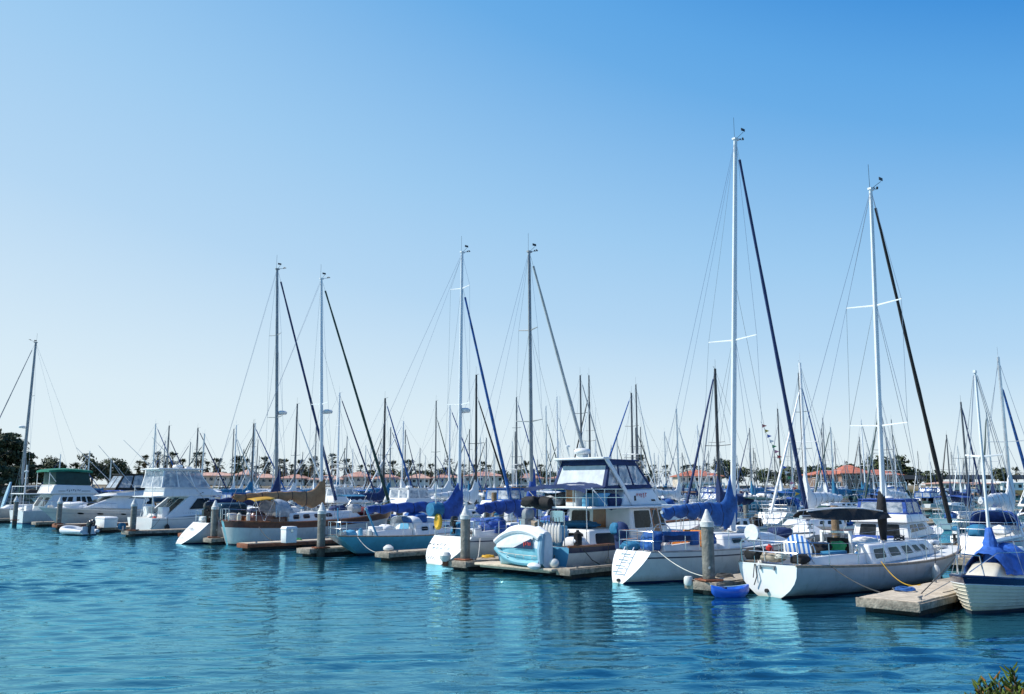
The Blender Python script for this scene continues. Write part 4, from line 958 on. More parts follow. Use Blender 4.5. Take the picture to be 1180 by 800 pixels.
posts(T, [[(1.3, 1.6, 1.0), (1.3, 1.6, 3.12)], [(1.3, -1.6, 1.0), (1.3, -1.6, 3.12)], [(2.4, -1.75, 2.4), (1.5, -1.7, 3.15)], [(2.4, 1.75, 2.4), (1.5, 1.7, 3.15)]], .022, name='awning_post')
m = MB()
for sdd in (1, -1): m.loft([[(x + dx, sdd * y, z) for dx, dy in ((-.12, 0), (.12, 0))] + [(x + dx, sdd * (y - .09), z) for dx in (.12, -.12)] for x, y, z in ((4.3, 1.56, 2.46), (3.75, 1.48, 3.2), (2.95, 1.32, 4.28))])
m.box((2.95, 0, 4.31), (.5, 2.66, .09)); m.build('radar_arch', 'superstructure', T, bevel=.03)
m = MB(); m.box((3.1, .1, 4.42), (.35, .35, .16)); m.lathe([(0, 0), (.30, 0), (.34, .06), (.34, .14), (.28, .22), (0, .25)], (3.1, .1, 4.5), 16); m.build('radar_dome', 'box_white', T, bevel=.02)
for y, l in ((-.8, 2.), (1.1, 2.6)): m = MB(); m.tube([(2.9, y, 4.33), (2.88, y, 4.33 + l)], .008, 4); m.build('antenna', 'box_white', T)
m = MB(); m.tube([(2.9, .6, 4.33), (2.8, .62, 4.8)], .02, 5); m.lathe([(0, 0), (.09, .01), (.1, .08), (0, .12)], (2.8, .62, 4.78), 10); m.build('searchlight', 'box_white', T)
# boat-deck gear under the awning
posts(T, [[(x, y, 2.44), (x, y, 3.1)] for x, y in ((1.5, -1.75), (2.2, -1.75), (2.9, -1.75), (1.35, -.9), (1.35, 0), (1.35, .9), (1.5, 1.75))] + [[(3.4, -1.75, 3.1), (1.4, -1.75, 3.1), (1.35, -1.6, 3.1), (1.35, 1.6, 3.1), (1.4, 1.75, 3.1), (3.4, 1.75, 3.1)], [(3.4, -1.75, 2.78), (1.4, -1.75, 2.78), (1.35, -1.6, 2.78), (1.35, 1.6, 2.78), (1.4, 1.75, 2.78), (3.4, 1.75, 2.78)]], .016, name='deck_rail')
m = MB(); m.box((1.9, -.55, 2.85), (.6, .55, .85)); q = m.build('helm_locker', 'box_white', T, bevel=.05); m = MB(); m.box((1.59, -.55, 2.92), (.03, .42, .62)); m.build('locker_door', 'door_wood', q, bevel=.01)
m = MB(); m.box((2.6, -1.1, 2.7), (.8, .7, .5)); m.build('locker', 'skyblue', T, bevel=.05)
m = MB(); m.lathe([(0, -.42), (.22, -.40), (.28, 0), (.22, .40), (0, .42)], (1.25, .55, 2.55), 12, axis='Y'); m.tube([(1.25, .9, 2.3), (1.25, .9, 1.9)], .03, 5); m.build('barbecue', 'canvas_black', T)
clutter(T, [('bag', (1.7, .5, 2.65), (.4, .5, .22), 'sail_grey'), ('bag', (2.6, .8, 2.7), (.5, .45, .28), 'canvas_white'), ('bag', (3.0, 0, 2.75), (.4, .6, .32), 'glass_blue'), ('can', (1.6, -1.3, 2.44), (.13, 0, .45), 'skyblue'), ('box', (.9, -.3, 1.35), (.6, .9, .75), 'skyblue'), ('bag', (1.0, .95, 2.62), (.35, .4, .22), 'canvas_black'), ('bag', (3.1, -1.35, 2.62), (.45, .3, .3), 'canvas_navy'), ('box', (2.3, .9, 2.65), (.7, .5, .5), 'canvas_black'), ('bag', (.5, .3, 1.6), (.3, .4, .35), 'teak_grey'), ('can', (.9, -1.5, 1.0), (.16, 0, .6), 'canvas_black'), ('bag', (2.6, -.1, 1.72), (.7, .8, .14), 'canvas_teal'),
            ('bag', (1.1, -1.2, 1.15), (.4, .45, .22), 'canvas_white'), ('cushion', (3.0, 1.2, 2.68), (.8, .6, .45), 'canvas_navy')], 140)
m = MB(); m.box((.75, .55, 1.45), (.6, 1.1, .9)); m.build('deck_locker', 'skyblue', T, bevel=.06)
m = MB(); m.tube([(.5, -.5, 1.0), (.5, -.5, 2.25), (.5, -1.2, 2.25), (.5, -1.2, 1.0)], .022, 6); m.box((.5, -.85, 2.1), (.04, .6, .4)); m.build('grab_frame', 'steel', T)
e = outboard(T, (-.05, .15, 1.95), PI, 1.0, 'alu_grey'); posts(T, [[(.05, -.3, 1.0), (.05, -.3, 1.95), (.05, .7, 1.95), (.05, .7, 1.0)]], .03, name='engine_rack')
moto_rail(T, h, 6.6, 10.6)
m = MB(); m.box((.0, 1.30, .72), (.12, .75, .56)); m.build('transom_door', 'gel_white', T, bevel=.03)
for k in range(6):
    fender('white rope fender hung in a row on the stern rail of the trawler', T.matrix_basis @ Vector((-.05, -.70 - .15 * k, 1.15 + .03 * (k % 2))), k * .5, 'fender_white', .62, .075, .25, group='fenders racked on the trawler stern')
fender('dirty brown fender hanging on the hull side of the trawler', T.matrix_basis @ Vector((1.9, -2.12, .22)), 0, 'teak_grey', .32, .12, .5)
m = MB(); m.tube([(.6, -2.0, .95), (.9, -2.18, .55), (1.6, -2.2, .25), (2.2, -2.3, .38)], .018, 5); m.build('mooring_line', 'rope', T)
# covered dinghy on edge across the platform
t = root('covered_dinghy', 'covered dinghy with turquoise underside and white top lying across the trawler stern', 'dinghy', T.matrix_basis @ Vector((-.72, -.30, .33)), R(45))
m = MB(); secs = []; Ld = 2.2
for i in range(23):
    s = i / 22; y = lerp(-Ld / 2, Ld / 2, s); e_ = (1 - abs(2 * s - 1) ** 3.2) ** .5 if 0 < s < 1 else .12; e_ = max(e_, .12)
    if s < .2: e_ = lerp(.80, 1, s / .2)
    hh = 1.40 * (.30 + .70 * e_); ring = []
    for j in range(20):
        a = 2 * PI * j / 20; ring.append((.34 * e_ * math.cos(a) - (.05 if math.cos(a) < 0 else 0), y, hh * .5 + hh * .5 * math.copysign(abs(math.sin(a)) ** .75, math.sin(a))))
    secs.append(ring)
m.loft(secs, lambda i, j: 0 if (j < 10 and j >= 0) else 1); m.build('hull', ['canvas_white', 'dinghy_teal'], t, smooth=60)
m = MB(); m.tube([(-.33, lerp(-1.06, 1.08, s / 16), .66 + .56 * math.sin(PI * (.16 + .80 * s / 16)) ** .7) for s in range(17)], .11, 8); m.build('inflated_tube', 'canvas_white', t)
m = MB(); m.tube([(-.34, lerp(-1.06, 1.06, s / 16), .17 - .04 * math.sin(PI * s / 16) + .42 * (s / 16) ** 4) for s in range(17)], .10, 8); m.build('inflated_tube', 'dinghy_teal', t)
m = MB(); m.tube([(-.42, lerp(-.98, 1.0, s / 12), .40 + .1 * (s / 12) ** 3) for s in range(13)], .012, 4)
for s in range(5): m.tube([(-.42, -.8 + s * .4, .40), (-.46, -.8 + s * .4, .34), (-.42, -.8 + s * .4, .28)], .014, 4)
m.build('grab_rope', 'rope_white', t)
m = MB(); m.tube([(-.3, -1.08, .15), (-.34, -1.10, .6), (-.2, -1.06, 1.12)], [.10, .125, .11], 10); m.build('tube_end', 'hypalon_blue', t); m = MB(); m.blob((-.45, -.9, .08), (.16, .28, .12), 3, .1); m.build('tube_cone', 'hypalon', t)
m = MB(); m.poly([(-.425, -.80, .62), (-.425, .15, .62), (-.425, -.75, .98)]); strokes(m, (-.43, -.55, .80), (0, -1, 0), (0, 0, 1), .42, .2, 4, 2, 1); m.build('panel', ['gel_navy', 'red'], t, smooth=0)
m = MB(); m.poly([(-.405, .05, .64), (-.405, 1.0, .60), (-.36, .95, .95), (-.36, .0, 1.2), (-.40, -.8, 1.12), (-.41, -.8, .95)]); m.build('cover_flap', 'canvas_white', t, smooth=0)
m = MB(); m.blob((0, 0, .16), (.17, .14, .16), 5, .05); q = m.build('body', 'fender_white'); f5 = root('mooring_buoy', 'round white buoy sitting on the right end of the trawler swim platform', 'buoy', T.matrix_basis @ Vector((-.75, -1.80, .35)), 0); q.parent = f5
m = MB(); m.tube([(0, 0, .3), (.02, 0, .42)], .02, 5); m.build('ring', 'rope', f5)
t = root('engine_cover', 'dark navy canvas cover hanging over an outboard between trawler and ladder sloop', 'canvas cover', B.matrix_basis @ Vector((1.35, 1.15, h.at(1)[1])), R(38))
m = MB(); m.blob((0, 0, .5), (.26, .30, .36), 3, .2, 1.5, 16, 10); m.build('hood', 'canvas_navy', t, smooth=60); m = MB(); m.loft([[(-.16 * k, -.2 * k, z), (.16 * k, -.2 * k, z), (.18 * k, .2 * k, z), (-.16 * k, .2 * k, z)] for z, k in ((.45, 1.), (.0, .9), (-.35, .55), (-.55, .5))]); m.build('skirt', 'canvas_navy', t, bevel=.05); bundle(t, 'tie_cloth', (-.2, .1, .62), (.12, .18, .2), 'canvas_teal', 4)

# --- sportfisher
P = root('sportfisher', 'white sportfishing yacht with clear flybridge curtains and raked dark side window', 'motor yacht', UV(24.6, 60.2) + (0,), R(45))
h = Hull(L=11.6, beam=4.6, x0=-.10, fs=.98, fb=1.95, sag=.02, bow_over=1.5, stern=.90, wl=.86, wl_stern=.84, roundp=1.5, tm=.40, rail=.04, boot=.08, full=2.3, stripe=(.10, .14))
build_hull(P, h, (.4, 1.9, 1.7, .5), ('gel_white', 'gel_white', 'bottom_blue', 'gel_grey'), 'deck_white', 'gel_white')
sa = House(.8, 6.2, 2.6, 4.3, 1.95, 1.55, .88, .90, 2.45, z0f=1.35); s_ = sa.mesh().build('saloon', 'superstructure', P, bevel=.10, seg=3)
for f in 'SP':
    m = MB(); uu = (.30, .88) if f == 'S' else (.12, .70)
    pts = [(.27, .36), (.72, .30), (.86, .50), (.74, .86), (.36, .86)]
    if f == 'P': pts = [(1 - a, b) for a, b in pts][::-1]
    m.poly([sa.on(f, a, b, .015) for a, b in pts]); m.build('window', 'glass_dark', s_, smooth=0)
panes(sa, s_, 'F', [(.05, .48, .3, .85), (.52, .95, .3, .85)])
m = MB(); sa.patch(m, 'A', .10, .34, .2, .85, .02); sa.patch(m, 'A', .66, .90, .2, .85, .02); m.build('aft_window', 'glass_dark', s_, smooth=0); m = MB(); sa.patch(m, 'A', .40, .60, .02, .9, .02); m.build('aft_door', 'glass_blue', s_, smooth=0)
fb = House(.7, 5.3, .8, 4.1, 1.75, 1.5, .93, 2.35, 3.05, zf=2.98, z0f=2.45); f_ = fb.mesh().build('flybridge', 'superstructure', P, bevel=.10, seg=3)
m = MB()
for a, b in ((.62, .55), (.68, .35), (.62, .25)): fb.patch(m, 'S', a, a + .02, b, b + .1, .015)
m.build('portlight', 'glass_dark', f_, smooth=0)
m = MB(); strokes(m, sa.on('S', .30, .17, .02), (1, .02, 0), (0, .1, 1), 1.0, .16, 6, 15); m.build('lettering', 'gel_grey', s_, smooth=0)
cn = House(.55, 4.15, .75, 3.3, 1.72, 1.5, .86, 3.0, 4.2, zf=4.18); c_ = MB()
for f in 'SPAF':
    cn.patch(c_, f, .0, 1., .95, 1.0, .0, r=.02); cn.patch(c_, f, 0, 1, 0, .03, .0, r=.02)
    for u in ((0, .33, .66, .97) if f in 'SP' else (0, .48, .97)): cn.patch(c_, f, u, u + .03, 0, 1, 0., r=.02)
co_ = c_.build('curtain_frame', 'canvas_white', P, smooth=0)
for f in 'SPAF':
    for u0, u1 in (((.03, .33), (.36, .66), (.69, .97)) if f in 'SP' else ((.03, .48), (.51, .97))): m = MB(); cn.patch(m, f, u0, u1, .03, .95, -.008, r=.02, th=.004); m.build('curtain', 'clear_vinyl', co_, smooth=0)
m = MB(); m.box((1.95, 0, 4.26), (3.2, 3.1, .10)); m.build('hardtop', 'superstructure', P, bevel=.04, seg=3)
m = MB(); m.box((2.6, .0, 3.4), (.9, 1.6, .8)); m.box((1.9, .5, 3.5), (.5, .5, .9)); m.box((1.9, -.5, 3.5), (.5, .5, .9)); m.build('helm_console', 'superstructure_grey', P, bevel=.08)
m = MB(); m.box((3.2, .2, 4.38), (.4, .3, .18)); m.lathe([(0, 0), (.32, .0), (.36, .07), (.3, .2), (0, .24)], (2.3, -.1, 4.36), 14); m.build('radar_dome', 'box_white', P, bevel=.02)
for x, y, l in ((1.2, .9, 2.6), (1.2, -.9, 2.2), (3.2, -.6, 1.6)): m = MB(); m.tube([(x, y, 4.3), (x - .15, y, 4.3 + l)], .010, 4); m.build('antenna', 'box_white', P)
# pale fender shaped lights, cockpit overhang and ladder
m = MB(); m.loft([[(-.05, y, 2.42), (1.2, y, 2.5), (1.2, y, 2.4), (-.05, y, 2.36)] for y in (-1.6, 1.6)]); m.build('cockpit_overhang', 'superstructure', P, bevel=.03)
posts(P, [[(.1, 1.45, 1.0), (.1, 1.45, 2.4)], [(.1, -1.45, 1.0), (.1, -1.45, 2.4)], [(.3, .9, 1.0), (.6, .9, 2.4)], [(.3, .5, 1.0), (.6, .5, 2.4)], [(.05, -1.5, 2.45), (.05, -1.5, 3.1), (.05, 1.5, 3.1), (.05, 1.5, 2.45)]], .022, name='cockpit_ladder')
for y in (1.2, -1.2):
    m = MB(); m.box((1.0, y, 1.25), (.5, .8, .9)); m.build('bait_station', 'superstructure', P, bevel=.06)
for sdd in (1, -1):
    m = MB(); m.tube([(3.6, sdd * 1.75, 2.2), (.6, sdd * 2.3, 5.2), (-2.2, sdd * 2.6, 7.6)][:2] + [(-.6, sdd * 2.4, 6.3)], [.028, .02, .012], 5); m.build('outrigger', 'alu', P)
clutter(P, [('bag', (.9, .1, 1.0), (.4, .5, .3), 'canvas_white'), ('can', (.5, -1.0, .6), (.14, 0, .5), 'red'), ('bag', (1.3, .4, 2.75), (.25, .4, .3), 'canvas_maroon'), ('bag', (4.4, -1.6, 1.5), (.22, .16, .16), 'fender_white')], 160)
moto_rail(P, h, 6.6, 11.2, .65)
fender('dark round fender on the hull side of the white sportfisher', P.matrix_basis @ Vector((.9, -2.15, .15)), 0, 'rubber', .42, .16, .9)

# --- express cruiser, bow to the camera side
X = root('express_cruiser', 'white and grey two-tone express cruiser with its bow towards the open water', 'motor yacht', UV(32.2, 72.2) + (0,), R(225))
h = Hull(L=10.5, beam=3.8, x0=-.3, fs=1.15, fb=1.55, sag=.0, bow_over=1.7, stern=.9, wl=.86, wl_stern=.85, roundp=1.3, tm=.40, rail=.05, boot=.07, full=2.1, bowp=.8, stripe=(.22, .30))
build_hull(X, h, (.6, 3.2, 1.3, .5), ('gel_white_b', 'gel_white', 'gel_navy', 'gel_grey'), 'deck_white', 'gel_white')
for x in (5.0, 6.8, 8.2):
    m = MB(); b_, z_ = h.at(x); tt = h.t_of(x)
    pts = [(math.cos(a * PI / 8), math.sin(a * PI / 8)) for a in range(16)]
    m.poly([h.pt(clamp(tt + c * .022), .26 + s_ * .05, 1, .02) for c, s_ in pts]); m.build('portlight', 'glass_dark', X, smooth=0)
sh = House(2.2, 7.6, 2.4, 5.2, 1.7, 1.1, .86, 1.22, 2.28, zf=2.35, z0f=1.48); s_ = sh.mesh().build('cabin', 'superstructure', X, bevel=.12, seg=3)
panes(sh, s_, 'P', [(.42, .78, .45, .90), (.82, .96, .42, .9)], r=.15, sk=(.0, .0)); panes(sh, s_, 'S', [(.22, .58, .45, .90), (.04, .18, .42, .9)]); panes(sh, s_, 'F', [(.04, .49, .1, .92), (.51, .96, .1, .92)], r=.08)
fo = House(7.2, 9.3, 7.2, 8.6, 1.05, .45, .85, 1.45, 1.72, zf=1.66); fo.mesh().build('foredeck_trunk', 'superstructure', X, bevel=.1, seg=3)
hd = House(2.1, 6.2, 2.3, 5.0, 1.7, 1.35, .9, 2.28, 2.85, zf=2.62, z0f=2.34); hd.mesh().build('hardtop', 'superstructure', X, bevel=.14, seg=3)
cn = House(3.0, 5.4, 3.1, 4.7, 1.3, 1.2, .88, 2.8, 4.05, zf=4.0); c_ = MB()
for f in 'SPAF':
    cn.patch(c_, f, 0, 1, .93, 1, 0., r=.02); cn.patch(c_, f, 0, 1, 0, .16, 0., r=.02)
    for u in (0, .47, .93): cn.patch(c_, f, u, u + .07, 0, 1, 0., r=.02)
c_.box((3.9, 0, 4.06), (1.8, 2.3, .07)); co_ = c_.build('canopy', 'canvas_black', X, smooth=0)
for f in 'SPAF':
    for u0, u1 in ((.07, .47), (.54, .93)): m = MB(); cn.patch(m, f, u0, u1, .16, .93, -.008, r=.02, th=.004); m.build('curtain', 'clear_vinyl', co_, smooth=0)
moto_rail(X, h, 5.4, 10.1, .5)
for sdd in (1, -1):
    m = MB(); m.tube([(3.6, sdd * 1.6, 2.5), (5.6, sdd * 2.1, 4.5), (7.3, sdd * 2.4, 6.2)], [.03, .022, .014], 5); m.build('outrigger', 'alu', X)
clutter(X, [('bag', (7.9, 0, 1.72), (.9, .7, .2), 'canvas_white'), ('coil', (9.6, 0, 1.5), (.2, .2, 0), 'rope_white')], 180)

# --- green-topped flybridge yacht
K = root('flybridge_yacht', 'white flybridge yacht with dark green bimini and curtains at the far left', 'motor yacht', UV(23.2, 82.3) + (0,), R(45))
h = Hull(L=11.0, beam=4.2, x0=-.1, fs=1.1, fb=1.9, sag=.05, bow_over=1.2, stern=.9, wl=.88, wl_stern=.85, roundp=1.5, tm=.40, rail=.05, boot=.08, full=2.3)
build_hull(K, h, (.3, 2.2, 1.6, .5), ('gel_white_b', 'gel_white', 'bottom_blue', 'gel_white'), 'deck_white', 'gel_white')
sa = House(1.4, 6.6, 2.2, 5.6, 1.85, 1.65, .92, 1.0, 2.45, z0f=1.3); s_ = sa.mesh().build('saloon', 'superstructure', K, bevel=.07, seg=3)
panes(sa, s_, 'S', [(.22, .32, .38, .82), (.35, .45, .38, .82), (.53, .61, .38, .82), (.64, .72, .38, .82), (.75, .84, .38, .82)], r=.1, sk=(.02, .02)); panes(sa, s_, 'P', [(.2, .8, .38, .82)]); panes(sa, s_, 'A', [(.1, .4, .3, .8), (.6, .9, .3, .8)]); panes(sa, s_, 'F', [(.05, .48, .3, .85), (.52, .95, .3, .85)])
fb = House(1.9, 6.0, 2.2, 5.2, 1.85, 1.6, .94, 2.45, 3.25, zf=3.2); f_ = fb.mesh().build('flybridge', 'superstructure', K, bevel=.07, seg=3)
m = MB(); strokes(m, fb.on('S', .48, .38, .02), (1, 0, 0), (0, .1, 1), 1.2, .24, 7, 21); fb.patch(m, 'S', .14, .30, .30, .36, .015); fb.patch(m, 'S', .66, .86, .30, .36, .015); m.build('lettering', 'ink', f_, smooth=0)
cn = House(2.3, 5.3, 2.3, 5.0, 1.65, 1.55, .95, 3.2, 4.35, zf=4.3); c_ = cn.mesh(); co_ = c_.build('flybridge_curtain', 'canvas_dark_green', K, bevel=.05)
m = MB(); secs = []
for i in range(9):
    s = i / 8; x = lerp(1.7, 5.25, s); secs.append([(x, 1.68 * (j / 5 - 1), 4.36 + .20 * math.sin(PI * (.15 + .75 * s)) + .12 * (1 - (j / 5 - 1) ** 2)) for j in range(11)] + [(x, 1.68 * (1 - j / 5), 4.22 + .16 * math.sin(PI * (.15 + .75 * s)) + .06 * (1 - (1 - j / 5) ** 2)) for j in range(11)])
m.loft(secs); m.build('bimini', 'canvas_green', K, smooth=50)
posts(K, [[(1.8, 1.6, 2.6), (1.8, 1.6, 4.4)], [(1.8, -1.6, 2.6), (1.8, -1.6, 4.4)], [(1.8, -1.6, 4.2), (2.5, -1.6, 3.3)], [(-.1, -1.7, 2.5), (2.0, -1.7, 2.5)], [(-.1, -1.7, 2.5), (-.1, 1.7, 2.5), (2., 1.7, 2.5)], [(-.1, -1.7, 1.0), (-.1, -1.7, 3.1), (-.1, 1.7, 3.1), (-.1, 1.7, 1.0)], [(-.1, -1.7, 3.1), (2.0, -1.75, 3.15)], [(-.1, 1.7, 3.1), (2.0, 1.75, 3.15)]], .03, 'box_white', 'deck_rail')
m = MB(); m.box((1.0, 0, 2.48), (2.3, 3.6, .08)); m.build('aft_deck', 'superstructure', K, bevel=.03)
m = MB(); m.tube([(.2, -.8, 2.5), (.2, -.8, 4.9)], .06, 6); m.lathe([(0, 0), (.16, 0), (.18, .1), (0, .16)], (.2, -.8, 4.3), 10); m.build('davit', 'box_white', K)
moto_rail(K, h, 5.4, 10.5, .65); clutter(K, [('bag', (.8, -.6, 2.68), (.4, .4, .22), 'canvas_black'), ('bag', (.6, .8, 1.0), (.4, .5, .35), 'canvas_white'), ('box', (.5, -1.1, 1.2), (.5, .6, .6), 'superstructure')], 200)
strk = MB(); strokes(strk, h.pt(.66, .32, -1, .02), (1, .05, 0), (0, 0, 1), .6, .2, 4, 31); strk.build('lettering', 'ink', K, smooth=0)
t = root('covered_dinghy', 'dark grey covered dinghy upside down behind the two-tone express cruiser', 'dinghy', UV(34.5, 78.5) + (1.75,), R(40))
m = MB(); m.loft([[(x, w_ * math.cos(PI * j / 10), hh * math.sin(PI * j / 10)) for j in range(11)] for x, w_, hh in ((-1.8, .5, .3), (-1.5, .75, .6), (0, .85, .75), (1.2, .7, .6), (1.8, .2, .2))], closed=True); m.build('hull', 'glass_blue', t, smooth=60); m = MB(); m.box((0, 0, -.06), (3.0, 1.3, .1)); m.build('chock', 'teak_grey', t)

# --- sailboat at the left edge, bow out of frame
S_ = root('sailboat', 'white sailboat with grey mast at the left edge, in front of the cypress trees', 'sailboat', UV(32.0, 88.2) + (0,), R(225))
h = Hull(L=12.0, beam=3.5, x0=-.1, fs=1.05, fb=1.35, sag=.08, bow_over=1.4, stern=.7, wl=.84, wl_stern=.4, roundp=1.9, tm=.45, rail=.04, boot=.06, stripe=(.15, .2))
build_hull(S_, h, (.6, 3.4, .6, .5), ('gel_white_b', 'alu', 'antifoul', 'gel_grey'), 'deck_white', 'gel_white'); toe_rail(S_, h, 'alu', .03)
ch = trunk_house(h, 3.6, 8.6, 1.1, .6, .55, .35); c = ch.mesh().build('cabin', 'superstructure', S_, bevel=.08, seg=3); cabin_windows(c, ch, [(.1, .3, .35, .72), (.38, .6, .35, .72)])
railings(S_, h, 2., 9.8)
rig(S_, h, 7.0, 16.4, h.at(7)[1] + .4, dict(mat='alu_grey', r=.13, lean=-.15, spreaders=((.33, 1.0), (.66, .8)), boom=4.6, zb=2.6, cover='canvas_dark_green', rise=.9, drop=.4, furl='alu_grey', furl_r=.06, radar=(.47, .45), seed=23))
t = root('paddle_board', 'pale blue paddle board standing on edge at the left end of the dock', 'paddle board', UV(25.6, 96.2) + (.45,), R(45))
m = MB(); secs = []
for i in range(15):
    s = i / 14; w_ = .42 * math.sin(PI * (.06 + .9 * s)) ** .6; secs.append([(-.08, -w_ + .25 * s, 3.1 * s), (.08, -w_ + .25 * s, 3.1 * s), (.08, w_ + .25 * s, 3.1 * s), (-.08, w_ + .25 * s, 3.1 * s)])
m.loft([[(p[0] + .25 * p[2], p[1] * 1., p[2]) for p in s] for s in secs]); m.build('board', 'hypalon_blue', t, bevel=.03); m = MB(); m.box((.20, .1, .3), (.05, .25, .2)); m.build('fin', 'rubber', t)
# ------------------------------------------------------------------ docks, piles and the things on them
def uvp(u, v, z=0): return Vector(UV(u, v) + (z,))
def dock(label, u0, u1, v, w=1.1, group=None, deck='dock_wood', ztop=.35, cleats=4, end='dock_side'):
    """finger dock running along u"""
    L = u1 - u0; t = root('finger_dock', label, 'dock', UV(u0, v) + (0,), R(45), group)
    m = MB(); n = int(L / .28)
    for i in range(n): 
        a = L * i / n; m.box((a + L / n / 2, 0, ztop - .025), (L / n - .012, w - .02 + .02 * math.sin(i * 7.7), .05))
    m.build('decking', deck, t, smooth=0)
    m = MB()
    for sdd in (1, -1): m.box((L / 2, sdd * (w / 2 + .03), ztop - .12), (L, .06, .16))
    m.box((-.03, 0, ztop - .12), (.06, w + .12, .22)); m.build('fascia', end, t, bevel=.008)
    k = max(2, int(L / 2.4))
    for i in range(k):
        m = MB(); m.box((L * (i + .5) / k, 0, .02), (L / k - .35, w - .12, .36)); m.build('float', 'dock_float', t, bevel=.02)
    for i in range(cleats):
        m = MB(); x = .5 + (L - 1.) * i / max(1, cleats - 1); y = (w / 2 - .12) * (1 if i % 2 else -1)
        m.box((x, y, ztop + .03), (.08, .05, .07)); m.tube([(x - .15, y, ztop + .075), (x, y, ztop + .065), (x + .15, y, ztop + .075)], [.014, .02, .014], 6); m.build('cleat', 'alu_grey', t)
    return t
def pile(label, p, top, r=.18, mat='pile_concrete', cap=True, group=None, lean=0.):
    t = root('mooring_pile', label, 'pile', (p[0], p[1], 0), rnd.uniform(0, 6), group)
    m = MB(); m.lathe([(r, -.6), (r, top * .5), (r * .985, top - (.42 if cap else .04)), (0, top - (.42 if cap else .04))] if cap else [(r, -.6), (r, top - .05), (r * .9, top), (0, top)], (0, 0, 0), 16); m.build('shaft', mat, t)
    if cap: m = MB(); m.lathe([(r * 1.10, top - .50), (r * 1.10, top - .36), (r * .95, top - .34), (.03, top), (0, top)], (0, 0, 0), 16); m.build('cap', 'cap_white', t, smooth=25)
    m = MB(); m.lathe([(r + .12, .36), (r + .12, .42), (r + .04, .42), (r + .04, .36)], (0, 0, 0), 16); m.tube([(-r - .1, -r - .1, .39), (r + .1, -r - .1, .39), (r + .1, r + .1, .39), (-r - .1, r + .1, .39), (-r - .1, -r - .1, .39)], .03, 5); m.build('pile_hoop', 'rust', t)
    return t
def dock_box(label, p, rz=R(45), d=(1.3, .65, .62), mat='box_white'):
    t = root('dock_box', label, 'dock box', p, rz)
    m = MB(); m.box((0, 0, d[2] * .40), (d[0], d[1], d[2] * .8), taper=1.04); m.build('body', mat, t, bevel=.03); m = MB(); m.loft([[(sx * d[0] * k / 2, sy * d[1] * k / 2, z) for sx, sy in ((-1, -1), (1, -1), (1, 1), (-1, 1))] for z, k in ((d[2] * .80, 1.08), (d[2] * .88, 1.08), (d[2], .92))]); m.build('lid', mat, t, bevel=.02)
    m = MB(); m.box((0, -d[1] * .55, d[2] * .74), (.12, .02, .12)); m.build('hasp', 'steel', t)
    return t
G_ = 'finger docks between the berths'
dock('pale wooden stub dock with orange stains in front of the big white sloop', 21.6, 26.9, 8.85, 1.4, G_, 'dock_pale')
dock('weathered finger dock running on behind the pale stub dock', 27.0, 35.5, 9.15, 1.0, G_)
dock('weathered finger dock at the foot of the pile beside the blue kayak', 21.9, 35.5, 14.25, .95, G_)
dock('narrow finger dock between the trawler and the ladder sloop', 22.2, 35.5, 19.75, .5, G_)
dock('weathered finger dock carrying the pile right of the lettered sloop', 21.7, 35.5, 24.55, .95, G_)
dock('finger dock with white bumper left of the lettered sloop', 22.4, 35.5, 30.0, .85, G_)
dock('finger dock carrying the pile between sky-blue hull and brown-railed yacht', 21.3, 35.5, 34.3, .95, G_)
dock('long pale finger dock with a white box beside the brown-railed yacht', 21.2, 35.5, 39.6, .95, G_, 'dock_pale', end='rust')
dock('finger dock carrying the pile between the brown-railed yacht and the lettered stern', 22.0, 35.5, 44.9, .85, G_)
dock('finger dock with rusty end between sportfisher and outboard sloop', 23.2, 35.5, 50.6, .95, G_, end='rust')
dock('finger dock under the left stern corner of the white sportfisher', 22.0, 35.5, 56.0, 1.0, G_)
dock('finger dock carrying the white store box left of the sportfisher', 22.0, 35.5, 62.4, 1.5, G_, 'dock_pale')
dock('finger dock with rusty end under the bow of the express cruiser', 22.2, 35.5, 69.5, 1.0, G_, 'dock_pale', end='rust')
dock('finger dock between the express cruiser bow and the green-topped yacht', 22.6, 35.5, 75.6, 1.0, G_)
dock('finger dock at the left edge below the grey mast', 22.2, 35.5, 86.0, 1.0, G_)
dock('finger dock under the pale blue paddle board', 23.2, 35.5, 95.8, 1.0, G_)
pl = [(22.15, 14.15, 'nearest concrete pile with white cone cap, beside the blue kayak'), (22.05, 24.5, 'white-capped pile standing between the lettered sloop and the covered dinghy'), (21.8, 33.75, 'white-capped pile in front of the brown-railed yacht bow'), (22.3, 44.9, 'white-capped pile at the round stern of the brown-railed yacht'), (22.3, 55.7, 'white-capped pile in front of the sportfisher stern'), (22.4, 69.5, 'white-capped pile in front of the express cruiser bow'), (22.3, 79.6, 'leftmost white-capped pile, in front of the green-topped yacht')]
for i, (u, v, l) in enumerate(pl): pile(l, UV(u, v), 2.34 if i else 2.38, group='capped piles along the berths')
